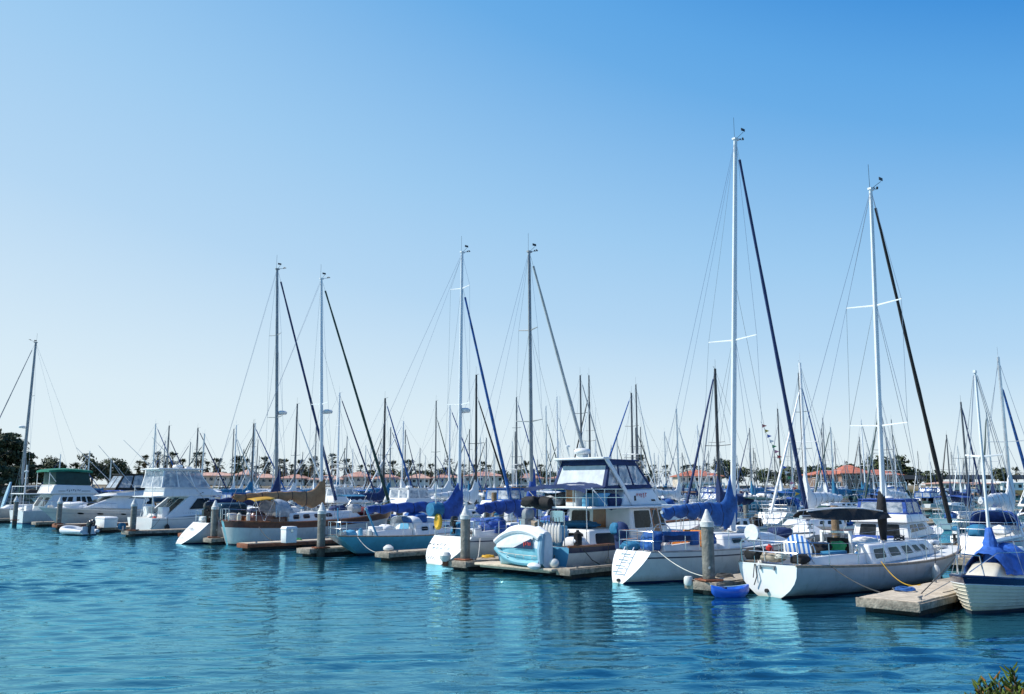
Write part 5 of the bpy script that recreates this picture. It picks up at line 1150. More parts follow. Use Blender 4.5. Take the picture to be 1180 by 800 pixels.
# main walkways
def walkway(label, u, v0, v1, w=2.0):
    t = root('main_walkway', label, 'dock', UV(u, v0) + (0,), R(135)); L = v1 - v0; m = MB(); n = int(L / .6)
    for i in range(n): m.box((L * (i + .5) / n, 0, .375), (L / n - .015, w, .05))
    m.build('decking', 'dock_wood', t, smooth=0); m = MB()
    for sdd in (1, -1): m.box((L / 2, sdd * (w / 2 + .03), .25), (L, .06, .22))
    m.build('fascia', 'dock_side', t)
    m = MB(); m.box((L / 2, 0, .05), (L, w - .2, .34)); m.build('float', 'dock_float', t)
    return t
walkway('weathered main walkway behind the front row of boats', 36.6, 2., 100., 2.2)
for k, u in enumerate((78.0, 119.0, 160.0, 201.0)): walkway(['second main walkway across the marina, beyond the fairway', 'third main walkway deep in the marina', 'fourth main walkway near the far shore', 'last main walkway along the far shore'][k], u, (16., 26., 38., 50.)[k], (150., 190., 225., 180.)[k], 2.2)
dock_box('white dock box on the stub dock at the far right behind the tarpaulin', UV(30.4, 8.85) + (.36,), R(45), (2.0, .85, .80))
dock_box('tall white dock box with dark vent beside the pile and brown-railed yacht', UV(22.9, 38.3) + (.35,), R(45), (.6, .5, .78))
dock_box('white store box on the dock left of the sportfisher', UV(22.9, 61.7) + (.35,), R(135), (1.6, .85, .72))
# bumpers, buoys and lines
t = root('dock_bumper', 'white rounded bumper on the corner of the dock left of the covered dinghy', 'bumper', UV(21.6, 25.1) + (.30,), 0); m = MB(); m.lathe([(0, 0), (.12, 0), (.2, .1), (.22, .22), (.15, .33), (0, .36)], (0, 0, 0), 12); m.build('body', 'fender_white', t); m = MB(); m.box((0, 0, -.06), (.2, .2, .2)); m.build('bracket', 'rust', t)
t = root('dock_bumper', 'white rounded bumper on the dock between the light blue hull and lettered sloop', 'bumper', UV(22.9, 30.3) + (.34,), 0); m = MB(); m.lathe([(0, 0), (.16, 0), (.22, .08), (.22, .16), (.1, .26), (0, .28)], (0, 0, 0), 12); m.build('body', 'fender_white', t); m = MB(); m.box((0, 0, .0), (.3, .3, .06)); m.build('bracket', 'rust', t)
t = root('dock_bumper', 'pale roller bumper on the corner of the dock behind the kayak', 'bumper', UV(21.85, 14.65) + (.22,), 0); m = MB(); m.lathe([(0, 0), (.10, 0), (.13, .05), (.13, .2), (.1, .25), (0, .25)], (0, 0, 0), 12); m.build('roller', 'fender_white', t); m = MB(); m.box((.05, .0, .12), (.25, .06, .06), R(-45)); m.build('bracket', 'rust', t)
def line(label, pts, r=.016, mat='rope'):
    m = MB(); m.tube(pts, r, 5); o = m.build('mooring_line', mat); tag(o, label, 'rope'); return o
def catenary(a, b, sag, n=10):
    a, b = Vector(a), Vector(b); return [a.lerp(b, i / n) - Vector((0, 0, sag * 4 * (i / n) * (1 - i / n))) for i in range(n + 1)]
mw = lambda o, p: o.matrix_basis @ Vector(p)
line('dark mooring line from the big white sloop quarter to the stub dock', catenary(mw(A, (1.2, -1.22, .84)), uvp(22.3, 9.3, .42), .08), .014)
line('dark mooring line from the bow of the big white sloop down to the stub dock', catenary(mw(A, (10.3, -.6, .95)), uvp(22.8, 8.5, .42), .03), .014)
line('pale mooring line looping from the light blue counter stern to the dock', catenary(mw(D, (-.6, -.75, .85)), uvp(22.9, 30.2, .42), .35), .014, 'rope_white')
line('dark mooring line from the brown-railed yacht to the pale dock', catenary(mw(E, (1.0, -1.5, .95)), uvp(22.9, 39.9, .4), .1), .018)
line('crossed dark dock line on the hull of the ladder sloop by the pile', catenary(mw(B, (4.2, -1.62, .95)), uvp(24.5, 14.6, .42), .05), .014)
line('dark bow line from the small cream boat to the stub dock', catenary(mw(G, (5.7, .15, .85)), uvp(23.4, 8.2, .42), .06), .012)
# kayak
t = root('kayak', 'bright blue kayak floating between the pile dock and the white transom', 'kayak', UV(21.95, 13.35) + (.0,), R(14))
m = MB(); secs = []
for i in range(19):
    s = i / 18; x = lerp(-.56, .56, s); w_ = .26 * max(.06, math.sin(PI * (.04 + .92 * s))) ** .75; zz = .17 + .07 * abs(2 * s - 1) ** 2.4
    secs.append([(x, w_, zz), (x, w_ * .8, zz + .06), (x, w_ * .45, zz + (.02 if .25 < s < .75 else .09)), (x, 0, zz + (-.12 if .3 < s < .7 else .09)), (x, -w_ * .45, zz + (.02 if .25 < s < .75 else .09)), (x, -w_ * .8, zz + .06), (x, -w_, zz), (x, -w_ * .75, -.05 + .2 * abs(2 * s - 1) ** 3), (x, 0, -.12 + .22 * abs(2 * s - 1) ** 3), (x, w_ * .75, -.05 + .2 * abs(2 * s - 1) ** 3)])
m.loft(secs); m.build('hull', 'kayak_blue', t, smooth=60); m = MB(); m.tube([(x * .56, .25 * math.sin(PI * (.04 + .92 * (x + 1) / 2)) ** .75, .24 + .07 * abs(x) ** 2.4) for x in [k * .2 - 1 for k in range(11)]], .02, 5); m.build('rim', 'hypalon_blue', t); m = MB(); m.box((-.2, 0, .2), (.08, .36, .18), 0, 0, R(-15)); m.build('seat', 'canvas_navy', t, bevel=.03)
# dinghies by the store box
def rib(label, p, rz, L=2.6, tube='hypalon', floor='superstructure_grey'):
    t = root('inflatable_dinghy', label, 'dinghy', p, rz); m = MB(); pts = []
    for i in range(21):
        a = PI * (i / 20) - PI / 2; pts.append((L * .5 + .35 * L * .5 * 1.2 * math.cos(a), .55 * math.sin(a), .24 + .12 * max(0, math.cos(a))))
    pts = [(-L * .45, -.58, .24)] + pts + [(-L * .45, .58, .24)]; m.tube(pts, [.10] + [.20] * (len(pts) - 2) + [.10], 10); m.build('inflated_tube', tube, t, smooth=60)
    m = MB(); m.box((.1, 0, .10), (L * .95, .95, .08)); m.box((-L * .36, 0, .32), (.06, .85, .42)); m.build('floor', floor, t); m = MB(); m.box((.2, 0, .36), (.28, 1.0, .05)); m.build('thwart', floor, t)
    outboard(t, (-L * .42, 0, .55), 0, .85); return t
rib('pale inflatable dinghy with black outboard floating left of the white store box', UV(20.6, 59.6) + (.02,), R(150), 2.0)
t = rib('dark outboard dinghy tucked in front of the white store box', UV(21.3, 61.3) + (.02,), R(150), 2.2, 'rubber', 'canvas_navy')
t = root('hose_reel', 'small blue hose reel on the corner dock in front of the sportfisher', 'hose reel', UV(21.9, 56.4) + (.36,), R(45)); m = MB(); m.lathe([(0, -.12), (.22, -.12), (.22, -.09), (.12, -.08), (.12, .08), (.22, .09), (.22, .12), (0, .12)], (0, 0, .26), 12, axis='Y'); m.build('drum', 'canvas_teal', t); m = MB(); m.box((0, .15, .14), (.1, .03, .28)); m.box((0, -.15, .14), (.1, .03, .28)); m.build('stand', 'alu', t)

# power posts, hoses and carts along the walkway and the fingers
for i, v in enumerate((6.5, 11.9, 21.9, 27.2, 32.2, 37., 42.4, 47.8, 53.3, 58., 66.)):
    px, py = proj(*UV(35.7, v), 1.)
    t = root('power_pedestal', f"grey power post on the main walkway behind {near_lm(px)}" + (', further left' if i in (4, 6, 8, 10) else ''), 'power post', UV(35.75, v) + (.40,), R(45), 'power posts along the walkway')
    m = MB(); m.box((0, 0, .5), (.24, .22, 1.0), taper=.9); m.build('post', 'box_white', t, bevel=.02); m = MB(); m.loft([[(x * k, y * k, z) for x, y in ((-.13, -.12), (.13, -.12), (.13, .12), (-.13, .12))] for z, k in ((1.0, 1), (1.08, 1), (1.16, .3))]); m.build('lamp', 'canvas_teal' if i % 2 else 'alu_grey', t); m = MB(); m.box((-.115, 0, .62), (.03, .14, .2)); m.build('socket_panel', 'rubber', t)
for i, (u, v, mt_, lab) in enumerate(((23.6, 9.2, 'canvas_blue', 'blue hose coil on the pale stub dock'), (23.4, 14.4, 'rope', 'dark rope coil on the dock beside the nearest pile'), (23.4, 24.7, 'yellow', 'yellow power cord coil on the dock by the lettered sloop'), (24.2, 39.7, 'flag_green', 'green hose coil on the long pale dock'), (23.6, 34.4, 'rope_white', 'pale rope coil on the pile dock by the brown-railed bow'))):
    m = MB(); m.tube([(.26 * math.cos(a * .55) * (1 - a * .004), .26 * math.sin(a * .55) * (1 - a * .004), .03 + .0012 * a + .012 * math.sin(a * 2.1)) for a in range(56)], .018, 5); o = m.build('coiled_hose', mt_); o.location = UV(u, v) + (.35,); tag(o, lab, 'hose')
line('pale stern line from the ladder sloop to the dock by the nearest pile', catenary(mw(B, (1.0, -.85, 1.0)), uvp(22.6, 14.6, .42), .12), .013, 'rope_white')
line('pale stern line from the lettered sloop to the pile dock', catenary(mw(C, (1.3, -1.3, 1.05)), uvp(22.6, 24.4, .42), .12), .013, 'rope_white')
line('blue power cord hanging from the lettered sloop to the pile dock', catenary(mw(C, (2.6, -1.5, 1.1)), uvp(24.0, 24.4, .38), .3), .012, 'canvas_blue')
line('dark stern line from the sportfisher to its dock', catenary(mw(P, (.4, -2.1, .95)), uvp(23.6, 56.2, .42), .1), .016)
line('yellow power cord draped from the big white sloop to the stub dock', catenary(mw(A, (3.2, -1.55, .9)), uvp(25.2, 9.4, .38), .25), .012, 'yellow')
# ------------------------------------------------------------------ the crowd of boats behind
def proto_sail(kind):
    L, beam, fs, fb, cw, ch_, st, over = [(9.6, 3.1, .95, 1.2, 1.05, .42, .7, 1.1), (11.2, 3.4, 1.05, 1.35, 1.15, .46, .72, 1.3), (8.6, 2.8, .85, 1.1, .95, .48, .6, 1.2), (12.2, 3.5, 1.1, 1.5, 1.1, .5, .5, 1.6)][kind]
    r = root('moored_sailboat', 'x', 'sailboat')
    h = Hull(L=L, beam=beam, x0=(.6, .8, -.5, -.9)[kind], fs=fs, fb=fb, sag=(.04, .05, .14, .16)[kind], bow_over=over, stern=st, wl=.84, wl_stern=.3, roundp=2., tm=.47, rail=.05, boot=.08, stripe=(.15, .2))
    mb, ms = h.mesh(16, (1.0, 3.0, .55, .4), ('gel_white_b', 'alu', 'gel_navy', 'gel_navy'), 'deck_white', 'gel_white'); mb.build('hull', ms, r, smooth=32)
    c_ = trunk_house(h, 3.1, L * .78, cw, .5, ch_ + .05, .32); c = c_.mesh().build('cabin', 'superstructure', r, bevel=.05, seg=2)
    for f in 'SP':
        for u0, u1 in ((.08, .2), (.28, .4), (.48, .58)):
            a, b = (u0, u1) if f == 'S' else (1 - u1, 1 - u0); m = MB(); c_.patch(m, f, a, b, .35, .75, .012, r=.25); m.build('window', 'glass_dark', c, smooth=0)
    if kind in (0, 1, 3): dodger(r, 2.6, cw * .92, h.at(2.6)[1] + .2, .85, 1.2, 'canvas_blue')
    if kind in (1, 2):
        m = MB(); zz = h.at(2)[1] + 1.55
        m.loft([[(x, cw * (j / 4 - 1) * 1.0, zz + .12 * (1 - (j / 4 - 1) ** 2)) for j in range(9)] + [(x, cw * (1 - j / 4), zz - .04 + .12 * (1 - (1 - j / 4) ** 2)) for j in range(9)] for x in (.5, 1.5, 2.5)]); q = m.build('bimini', 'canvas_blue', r)
        posts(r, [[(x, sdd * cw, zz), (1.5, sdd * cw, h.at(1.5)[1])] for x in (.55, 2.45) for sdd in (1, -1)], .018, name='bimini_frame')
    xm = L * .56; zb = h.at(xm)[1] + .42; H = 11.0
    mast = MB(); mast.tube([(0, 0, 0), (0, 0, H * .5), (-.03, 0, H)], [.105, .10, .08], 8, flat=.8)
    for f, w_ in ((.42, .85), (.7, .7)) if kind in (1, 3) else ((.48, .85),):
        mast.tube([(0, -w_, H * f + .05), (0, 0, H * f), (0, w_, H * f + .05)], .025, 5)
    mast.tube([(-.05, 0, H), (-.05, 0, H + .7)], .008, 4); mast.tube([(.0, 0, H), (.35, .1, H + .12)], .012, 4)
    mo = mast.build('mast', 'alu', r, loc=(xm, 0, zb))
    b = MB(); bm = h.at(xm)[0] - .1
    for sdd in (1, -1):
        w_ = .85; f = .42 if kind in (1, 3) else .48
        b.tube([(0, 0, H * .98), (0, sdd * w_, H * f + .05), (0, sdd * bm, .0 - .3)], .009, 4, cap=False); b.tube([(0, 0, H * f), (-.4, sdd * bm, -.3)], .008, 4, cap=False)
    b.tube([(0, 0, H), (-xm + h.x0 + .1, 0, h.at(h.x0)[1] - zb)], .009, 4, cap=False); b.build('standing_rigging', 'wire', mo)
    foot = Vector((L - .15 - xm, 0, h.at(L)[1] - zb + .1)); top = Vector((.05, 0, H * (.97 if kind != 0 else .84)))
    b = MB(); b.tube([foot.lerp(top, t) for t in (0, .05, .06, .5, .95, .96, 1)], [.012, .012, .085, .075, .045, .012, .012], 6); b.build('furled_sail', 'canvas_navy', mo)
    bo = MB(); Lb = xm - 1.3; bo.tube([(0, 0, 0), (-Lb, 0, .06)], .06, 6); bo_ = bo.build('boom', 'alu', r, loc=(xm, 0, zb + .95))
    sail_cover_mesh(Lb, 0, 1.1, .35, seed=kind * 3 + 1, fat=1.15).build('sail_cover', ['canvas_blue', 'canvas_seam'], bo_, smooth=60)
    railings(r, h, 2.4, L * .8, True, True, .6, 0)
    b = MB()
    for sdd in (1, -1):
        xs = [lerp(1.5, L - 1.6, i / 5) for i in range(6)]
        b.tube([(x, sdd * (h.at(x)[0] - .06), h.at(x)[1] + .6) for x in xs], .009, 4, cap=False)
        for x in xs: b.tube([(x, sdd * (h.at(x)[0] - .06), h.at(x)[1]), (x, sdd * (h.at(x)[0] - .06), h.at(x)[1] + .6)], .012, 4)
    b.build('lifeline', 'steel', r)
    if kind == 3: m = MB(); m.loft([[(x, w_ * math.cos(PI * j / 8), h.at(8)[1] + .1 + hh * math.sin(PI * j / 8)) for j in range(9)] for x, w_, hh in ((7.6, .3, .2), (8., .6, .42), (9.4, .62, .45), (10.2, .15, .2))]); m.build('upturned_tender', 'canvas_white', r, smooth=60)
    bundle(r, 'canvas_bundle', (1.6, .3, h.at(1.6)[1] + .22), (.4, .4, .28), 'canvas_blue', kind); bundle(r, 'cushion_pile', (2.3, -.45, h.at(2.3)[1] + .25), (.5, .3, .22), 'canvas_white', kind + 9)
    return r
def proto_motor(kind):
    L, beam = [(10.8, 3.9), (9.4, 3.4), (12.5, 4.4), (8.6, 3.1)][kind]
    r = root('moored_motorboat', 'x', 'motorboat')
    h = Hull(L=L, beam=beam, x0=-.1, fs=1.0, fb=1.75 if kind != 1 else 1.45, sag=.02, bow_over=1.4, stern=.9, wl=.86, wl_stern=.84, roundp=1.4, tm=.4, rail=.05, boot=.09, full=2.2, stripe=(.16, .22))
    mb, ms = h.mesh(16, (.4, 2.2, beam * .36, .5), ('gel_white_b', 'gel_white', 'bottom_blue', 'gel_navy'), 'deck_white', 'gel_white'); mb.build('hull', ms, r, smooth=32)
    w_ = beam * .42
    if kind == 0:      # flybridge with canvas
        sa = House(2.0, 6.8, 2.2, 5.6, w_, w_ * .9, .9, .95, 2.4, z0f=1.4); fb = House(1.9, 6.2, 2.1, 5.2, w_, w_ * .85, .93, 2.4, 3.05); cn = House(2.4, 5.2, 2.5, 4.7, w_ * .88, w_ * .8, .93, 3.0, 4.2)
    elif kind == 1:    # express cruiser
        sa = House(2.4, 7.4, 3.0, 5.0, w_, w_ * .62, .82, 1.05, 2.05, z0f=1.35); fb = None; cn = House(.8, 4.2, 1.0, 3.6, w_ * .92, w_ * .88, .9, 1.9, 2.85)
    elif kind == 2:    # sportfisher with tower
        sa = House(2.6, 7.8, 3.4, 6.0, w_, w_ * .8, .88, .95, 2.5, z0f=1.5); fb = House(2.5, 6.8, 2.6, 5.8, w_ * .95, w_ * .85, .93, 2.45, 3.2); cn = House(2.7, 5.2, 2.8, 4.8, w_ * .85, w_ * .8, .93, 3.15, 4.3)
    else:              # pilothouse
        sa = House(2.6, 5.6, 2.8, 5.2, w_, w_ * .85, .92, .95, 2.75, z0f=1.3); fb = None; cn = None
    s_ = sa.mesh().build('cabin', 'superstructure', r, bevel=.08, seg=2)
    for f in 'SP':
        for u0, u1 in ((.12, .42), (.48, .78)):
            a, b = (u0, u1) if f == 'S' else (1 - u1, 1 - u0); m = MB(); sa.patch(m, f, a, b, .45, .88, .014, r=.15); m.build('window', 'glass_dark', s_, smooth=0)
    for u0, u1 in ((.05, .48), (.52, .95)): m = MB(); sa.patch(m, 'F', u0, u1, .35, .9, .014, r=.1); m.build('windshield', 'glass_dark', s_, smooth=0)
    m = MB(); sa.patch(m, 'A', .12, .42, .25, .88, .014); m.build('window', 'glass_dark', s_, smooth=0); m = MB(); sa.patch(m, 'A', .55, .85, .03, .9, .014, r=.06); m.build('cabin_door', 'glass_dark', s_, smooth=0)
    if fb: f_ = fb.mesh().build('flybridge', 'superstructure', r, bevel=.08, seg=2); m = MB(); fb.patch(m, 'F', .05, .95, .3, 1.25, .05, r=.1); m.build('wind_screen', 'glass_blue', f_, smooth=0)
    if cn:
        c_ = MB()
        for f in 'SPAF':
            cn.patch(c_, f, 0, 1, .84, 1, 0., r=.02); cn.patch(c_, f, 0, 1, 0, .14, 0., r=.02)
            for u in (0, .46, .93): cn.patch(c_, f, u, u + .07, 0, 1, 0., r=.02)
        zt = cn.p['z1']; xa, xb = cn.p['ta'], cn.p['tb']; c_.box(((xa + xb) / 2, 0, zt + .02), (xb - xa + .15, cn.p['wa'] * 1.85, .07)); co_ = c_.build('canvas_top', 'canvas_blue', r, smooth=0)
        for f in 'SPAF': m = MB(); cn.patch(m, f, .04, .96, .12, .86, -.01, r=.02, th=.004); m.build('curtain', 'clear_vinyl', co_, smooth=0)
    else:
        m = MB(); m.box((3.9, 0, 2.80), (3.3, beam * .80, .08)); m.build('cabin_roof', 'canvas_blue', r, bevel=.03); m = MB(); m.box((1.2, 0, 2.5), (2.2, beam * .75, .05)); m.build('cockpit_awning', 'canvas_blue', r, bevel=.02)
        posts(r, [[(.2, sdd * beam * .36, .9), (.2, sdd * beam * .36, 2.5)] for sdd in (1, -1)], .02, name='awning_post')
    if kind == 2:
        P_ = []
        for sdd in (1, -1):
            P_ += [[(2.6, sdd * 1.7, 2.5), (3.6, sdd * .6, 6.6)], [(5.4, sdd * 1.6, 3.1), (4.4, sdd * .6, 6.6)], [(3.1, sdd * 1.15, 4.6), (4.9, sdd * 1.1, 4.6)], [(2.9, sdd * 1.4, 3.6), (5.1, sdd * 1.1, 4.6)]]
        P_ += [[(3.6, .6, 6.6), (3.6, -.6, 6.6), (4.4, -.6, 6.6), (4.4, .6, 6.6), (3.6, .6, 6.6)], [(3.7, .6, 7.2), (3.7, -.6, 7.2), (4.4, -.6, 7.2), (4.4, .6, 7.2), (3.7, .6, 7.2)], [(3.1, 1.15, 4.6), (3.1, -1.15, 4.6)], [(4.9, 1.1, 4.6), (4.9, -1.1, 4.6)]]
        posts(r, P_, .04, 'box_white', 'tuna_tower')
    moto_rail(r, h, L * .52, L * .95, .6, 6)
    m = MB(); zt = cn.p['z1'] if cn else 2.8; m.lathe([(0, 0), (.28, 0), (.32, .07), (.26, .2), (0, .24)], (3.6, 0, zt + .06), 12); m.tube([(3.2, .6, zt), (3.0, .6, zt + 2.2)], .012, 4); m.tube([(3.2, -.6, zt), (3.1, -.6, zt + 1.6)], .012, 4); m.build('radar_dome', 'box_white', r)
    m = MB(); m.box((.9, 0, 1.15), (1.2, beam * .6, .5)); m.build('cockpit_cover', 'canvas_blue', r, bevel=.15, seg=3)
    bundle(r, 'canvas_bundle', (L * .8, 0, h.at(L * .8)[1] + .12), (.8, .5, .22), 'canvas_white', kind)
    if kind in (1, 3): outboard(r, (-.25, 0, .95), 0, 1.3)
    return r
SP_ = [proto_sail(k) for k in range(4)]; MP_ = [proto_motor(k) for k in range(4)]
USED = set(); BG = []
CAN = [('canvas_blue', 'blue', 7), ('canvas_royal', 'royal-blue', 5), ('canvas_navy', 'navy', 4), ('canvas_white', 'white', 3), ('canvas_black', 'black', 1.5), ('canvas_tan', 'tan', 1.5), ('canvas_dark_green', 'green', 1), ('canvas_maroon', 'maroon', .8), ('canvas_teal', 'teal', .8)]
HUL = [('gel_white_b', 'white', 14), ('gel_cream', 'cream', 2), ('gel_navy', 'navy', 1.2), ('gel_green', 'green', .6), ('gel_blue', 'blue', 1), ('gel_red', 'red', .5)]
MST = [('alu', 'silver', 3.5), ('mast_white', 'white', 4), ('alu_grey', 'grey', 4), ('mast_dark', 'dark', 5), ('mast_black', 'black', 1.4)]
FUR = ['canvas_navy', 'canvas_blue', 'sail_grey', 'sail_white', 'canvas_dark_green', 'canvas_black']
def wpick(t, q):
    s = q.uniform(0, sum(x[2] for x in t))
    for x in t:
        s -= x[2]
        if s <= 0: return x
    return t[-1]
def paint(o, swaps):
    for c in tree_objs(o):
        if c.type != 'MESH': continue
        for i, sl_ in enumerate(c.material_slots):
            nm = sl_.material.name if sl_.material else None; key = (c.name.split('.')[0], nm)
            new = swaps.get(key) or swaps.get((c.name.split('.')[0], None))
            if new: sl_.link = 'OBJECT'; sl_.material = MATS[new]
SIZE = {0: 'mid-sized', 1: 'larger', 2: 'small', 3: 'long'}
ROWN = {2: 'second row', 3: 'across the fairway', 4: 'fourth row', 5: 'fifth row', 6: 'sixth row', 7: 'seventh row', 8: 'eighth row', 9: 'near the far shore', 10: 'near the far shore', 11: 'fairway side'}
def place(kind, motor, u, v, rev, row, h_mast=None, mst=None, can=None, hul=None, fur=None, seed=0, nofurl=False, cover=None):
    q = random.Random(seed * 77 + 5); protos = MP_ if motor else SP_; src = protos[kind]
    key = (motor, kind)
    if key in USED: o = copy_tree(src)
    else: o = src; USED.add(key)
    ang = 225 if rev else 45
    o.location = UV(u, v) + (0,); o.rotation_euler = (0, 0, R(ang + q.uniform(-1.5, 1.5)))
    can = can or wpick(CAN, q); hul = hul or wpick(HUL, q); mst = mst or wpick(MST, q); c2 = wpick(CAN, q); fur = fur or q.choice(FUR)
    sw = {('hull', 'gel_white_b'): hul[0], ('hull', 'gel_white'): 'gel_white' if hul[0] in ('gel_white_b', 'gel_cream') else hul[0], ('sail_cover', 'canvas_blue'): can[0], ('mast', None): mst[0], ('boom', None): mst[0], ('furled_sail', None): fur, ('dodger', None): c2[0], ('bimini', None): c2[0], ('canvas_top', None): can[0],
          ('cockpit_cover', None): c2[0], ('cabin_roof', None): 'superstructure' if q.random() < .6 else can[0], ('cockpit_awning', None): can[0], ('canvas_bundle', None): wpick(CAN, q)[0], ('hull', 'gel_navy'): q.choice(['gel_navy', 'bottom_blue', 'gel_white', 'gel_red', 'gel_green', 'gel_navy'])}
    if h_mast:
        for c in tree_objs(o):
            if c.name.split('.')[0] == 'mast': c.scale = (1, 1, (h_mast - 1.6) / 11.0)
    paint(o, sw)
    cx, cy = o.location.x, o.location.y; d = 5 * (-1 if rev else 1)
    px, py = proj(cx + d * .707, cy + d * .707, 1.5)
    side = 'bow' if rev else 'stern'
    if motor: what = ('flybridge motorboat', 'express cruiser', 'tower sportfisher', 'pilothouse motorboat')[kind]; lab = f"{hul[1]} {what}, {can[1]} canvas"
    else: lab = f"{hul[1]} {mst[1]}-masted sailboat, {can[1]} boom cover"
    BG.append([o, lab, px, row, 'motor' if motor else 'sail', cy])
    if motor: o.scale = (.86, .86, (.70, .86, .70, .80)[kind])
    o['group'] = ('motorboats' if motor else 'sailboats') + ' moored behind the front row'
    return o
BLK = MST[4]; WHT = MST[1]; GRY = MST[3]; ALU = MST[0]; BLU = CAN[0]; NVY = CAN[2]; RBL = CAN[1]
ROWS = {2: (39.2, False), 3: (75.5, True), 4: (80.5, False), 5: (116.5, True), 6: (121.5, False), 7: (157.5, True), 8: (162.5, False), 9: (198.5, True), 10: (203.5, False), 11: (51.5, False)}
# boats whose masts stand out: row, v, mast top, mast colour
LEAD = [(2, 60, 10.9, BLK), (3, 84, 14.0, GRY), (2, 49, 11.8, BLK), (3, 69, 13.2, GRY), (3, 63.5, 13.0, WHT), (4, 80, 14.1, ALU), (3, 58.2, 14.8, GRY), (4, 72, 14.0, GRY), (3, 53, 13.7, GRY), (3, 48, 10.7, ALU), (3, 43.5, 13.8, GRY), (2, 27, 10.2, BLK), (2, 22, 9.9, WHT), (3, 35, 12.8, GRY), (4, 40, 9.2, ALU),
        (3, 28, 11.0, GRY), (3, 22.5, 9.8, GRY), (2, 12.6, 9.3, ALU), (4, 25, 10.0, ALU), (2, 75, 11.3, GRY), (2, 69, 11.9, WHT), (3, 112, 12.5, GRY), (2, 110, 11.1, ALU), (2, 104, 10.6, GRY), (2, 98, 10.0, GRY), (2, 92.5, 9.1, ALU), (2, 85, 9.8, GRY), (3, 128, 13.4, ALU)]
taken = []
def row_u(row, rev_inside): return ROWS[row]
for i, (row, v, hm, mc) in enumerate(LEAD):
    u, rev = ROWS[row]; taken.append((row, v))
    q = random.Random(i)
    bowin = q.random() < .5
    k = q.choice([0, 1, 0, 2]); L = [9.6, 11.2, 8.6, 12.2][k]; dr = -1 if rev else 1
    if bowin: place(k, False, u + dr * (L + .8), v, not rev, row, hm, mc, fur=('sail_white' if (row, v) in ((2, 22), (3, 63.5)) else None), seed=i + 1)
    else: place(k, False, u + dr * .6, v, rev, row, hm, mc, fur=('sail_white' if (row, v) in ((3, 63.5),) else None), seed=i + 1)
# motor yachts one can make out in the second row
for kind, v, can, sd_ in ((0, 17.2, RBL, 101), (2, 33, CAN[3], 102), (0, 43.5, BLU, 103), (1, 38.2, NVY, 104), (0, 54.5, CAN[3], 105), (2, 65, CAN[3], 106), (1, 80, BLU, 107)):
    o_ = place(kind, True, 40.0, v, False, 2, can=can, seed=sd_)
    if v < 18: o_.scale = (.82, .82, .58)
    taken.append((2, v))
place(2, True, 74.2, 17.3, True, 3, can=CAN[3], seed=110); taken.append((3, 17.3))
for k_, (u_, v_, h_) in enumerate(((58, 165, 9.0), (57.5, 171.5, 8.2), (60, 158.5, 9.6), (56, 178, 7.6))): place(k_ % 3, False, u_, v_, k_ % 2 == 0, 8, h_, ALU, seed=400 + k_)
# everything else along the rows
for row, (u, rev) in ROWS.items():
    q = random.Random(row * 13); v = {2: 12, 3: 22, 4: 24, 5: 32, 6: 34, 7: 44, 8: 46, 9: 56, 10: 58, 11: 25}[row]
    while v < 240:
        v += q.uniform(4.7, 5.5) if row < 7 else q.uniform(5.0, 7.)
        X, Y = UV(u, v)
        if row == 11 and (v > 118 or q.random() < .25): continue
        if Y > 262 or X < -.41 * Y or (Y > 138 and X < -62): continue
        if any(r_ == row and abs(v - w2) < 4.4 for r_, w2 in taken): continue
        if q.random() < ((.06 if row < 5 else .12)): continue
        motor = q.random() < (.42 if row < 5 else .36); sd_ = row * 1000 + int(v * 3); dr = -1 if rev else 1
        k = q.choice([0, 0, 1, 2, 3]) if not motor else q.choice([0, 0, 1, 1, 2, 3])
        L = ([10.8, 9.4, 12.5, 8.6] if motor else [9.6, 11.2, 8.6, 12.2])[k]
        hm = None if motor else clamp(q.gauss(11.3, 1.6), 8.4, 15.5) * (1 if row != 2 else .85)
        if q.random() < .5: place(k, motor, u + dr * (L + .8), v, not rev, row, hm, seed=sd_)
        else: place(k, motor, u + dr * .7, v, rev, row, hm, seed=sd_)
for k, p_ in enumerate(SP_ + MP_):
    if (k >= 4, k % 4) not in USED:
        for c in tree_objs(p_)[::-1]: bpy.data.objects.remove(c)
# labels: say which one by colour, row and what it stands behind; count from the left where that still ties
byl = {}
for b in BG:
    b[1] = f"{b[1]}, {ROWN[b[3]]} behind {near_lm(b[2])}"; byl.setdefault(b[1], []).append(b)
ORD = ['leftmost', 'second', 'third', 'fourth', 'fifth', 'sixth', 'seventh', 'eighth']
for lab, bs in byl.items():
    bs.sort(key=lambda b: b[2])
    for i, b in enumerate(bs): b[0]['label'] = lab if len(bs) == 1 else f"{ORD[min(i, 7)]} {lab}"
print('BACKGROUND', len(BG), 'ties', sum(len(v) for v in byl.values() if len(v) > 1))
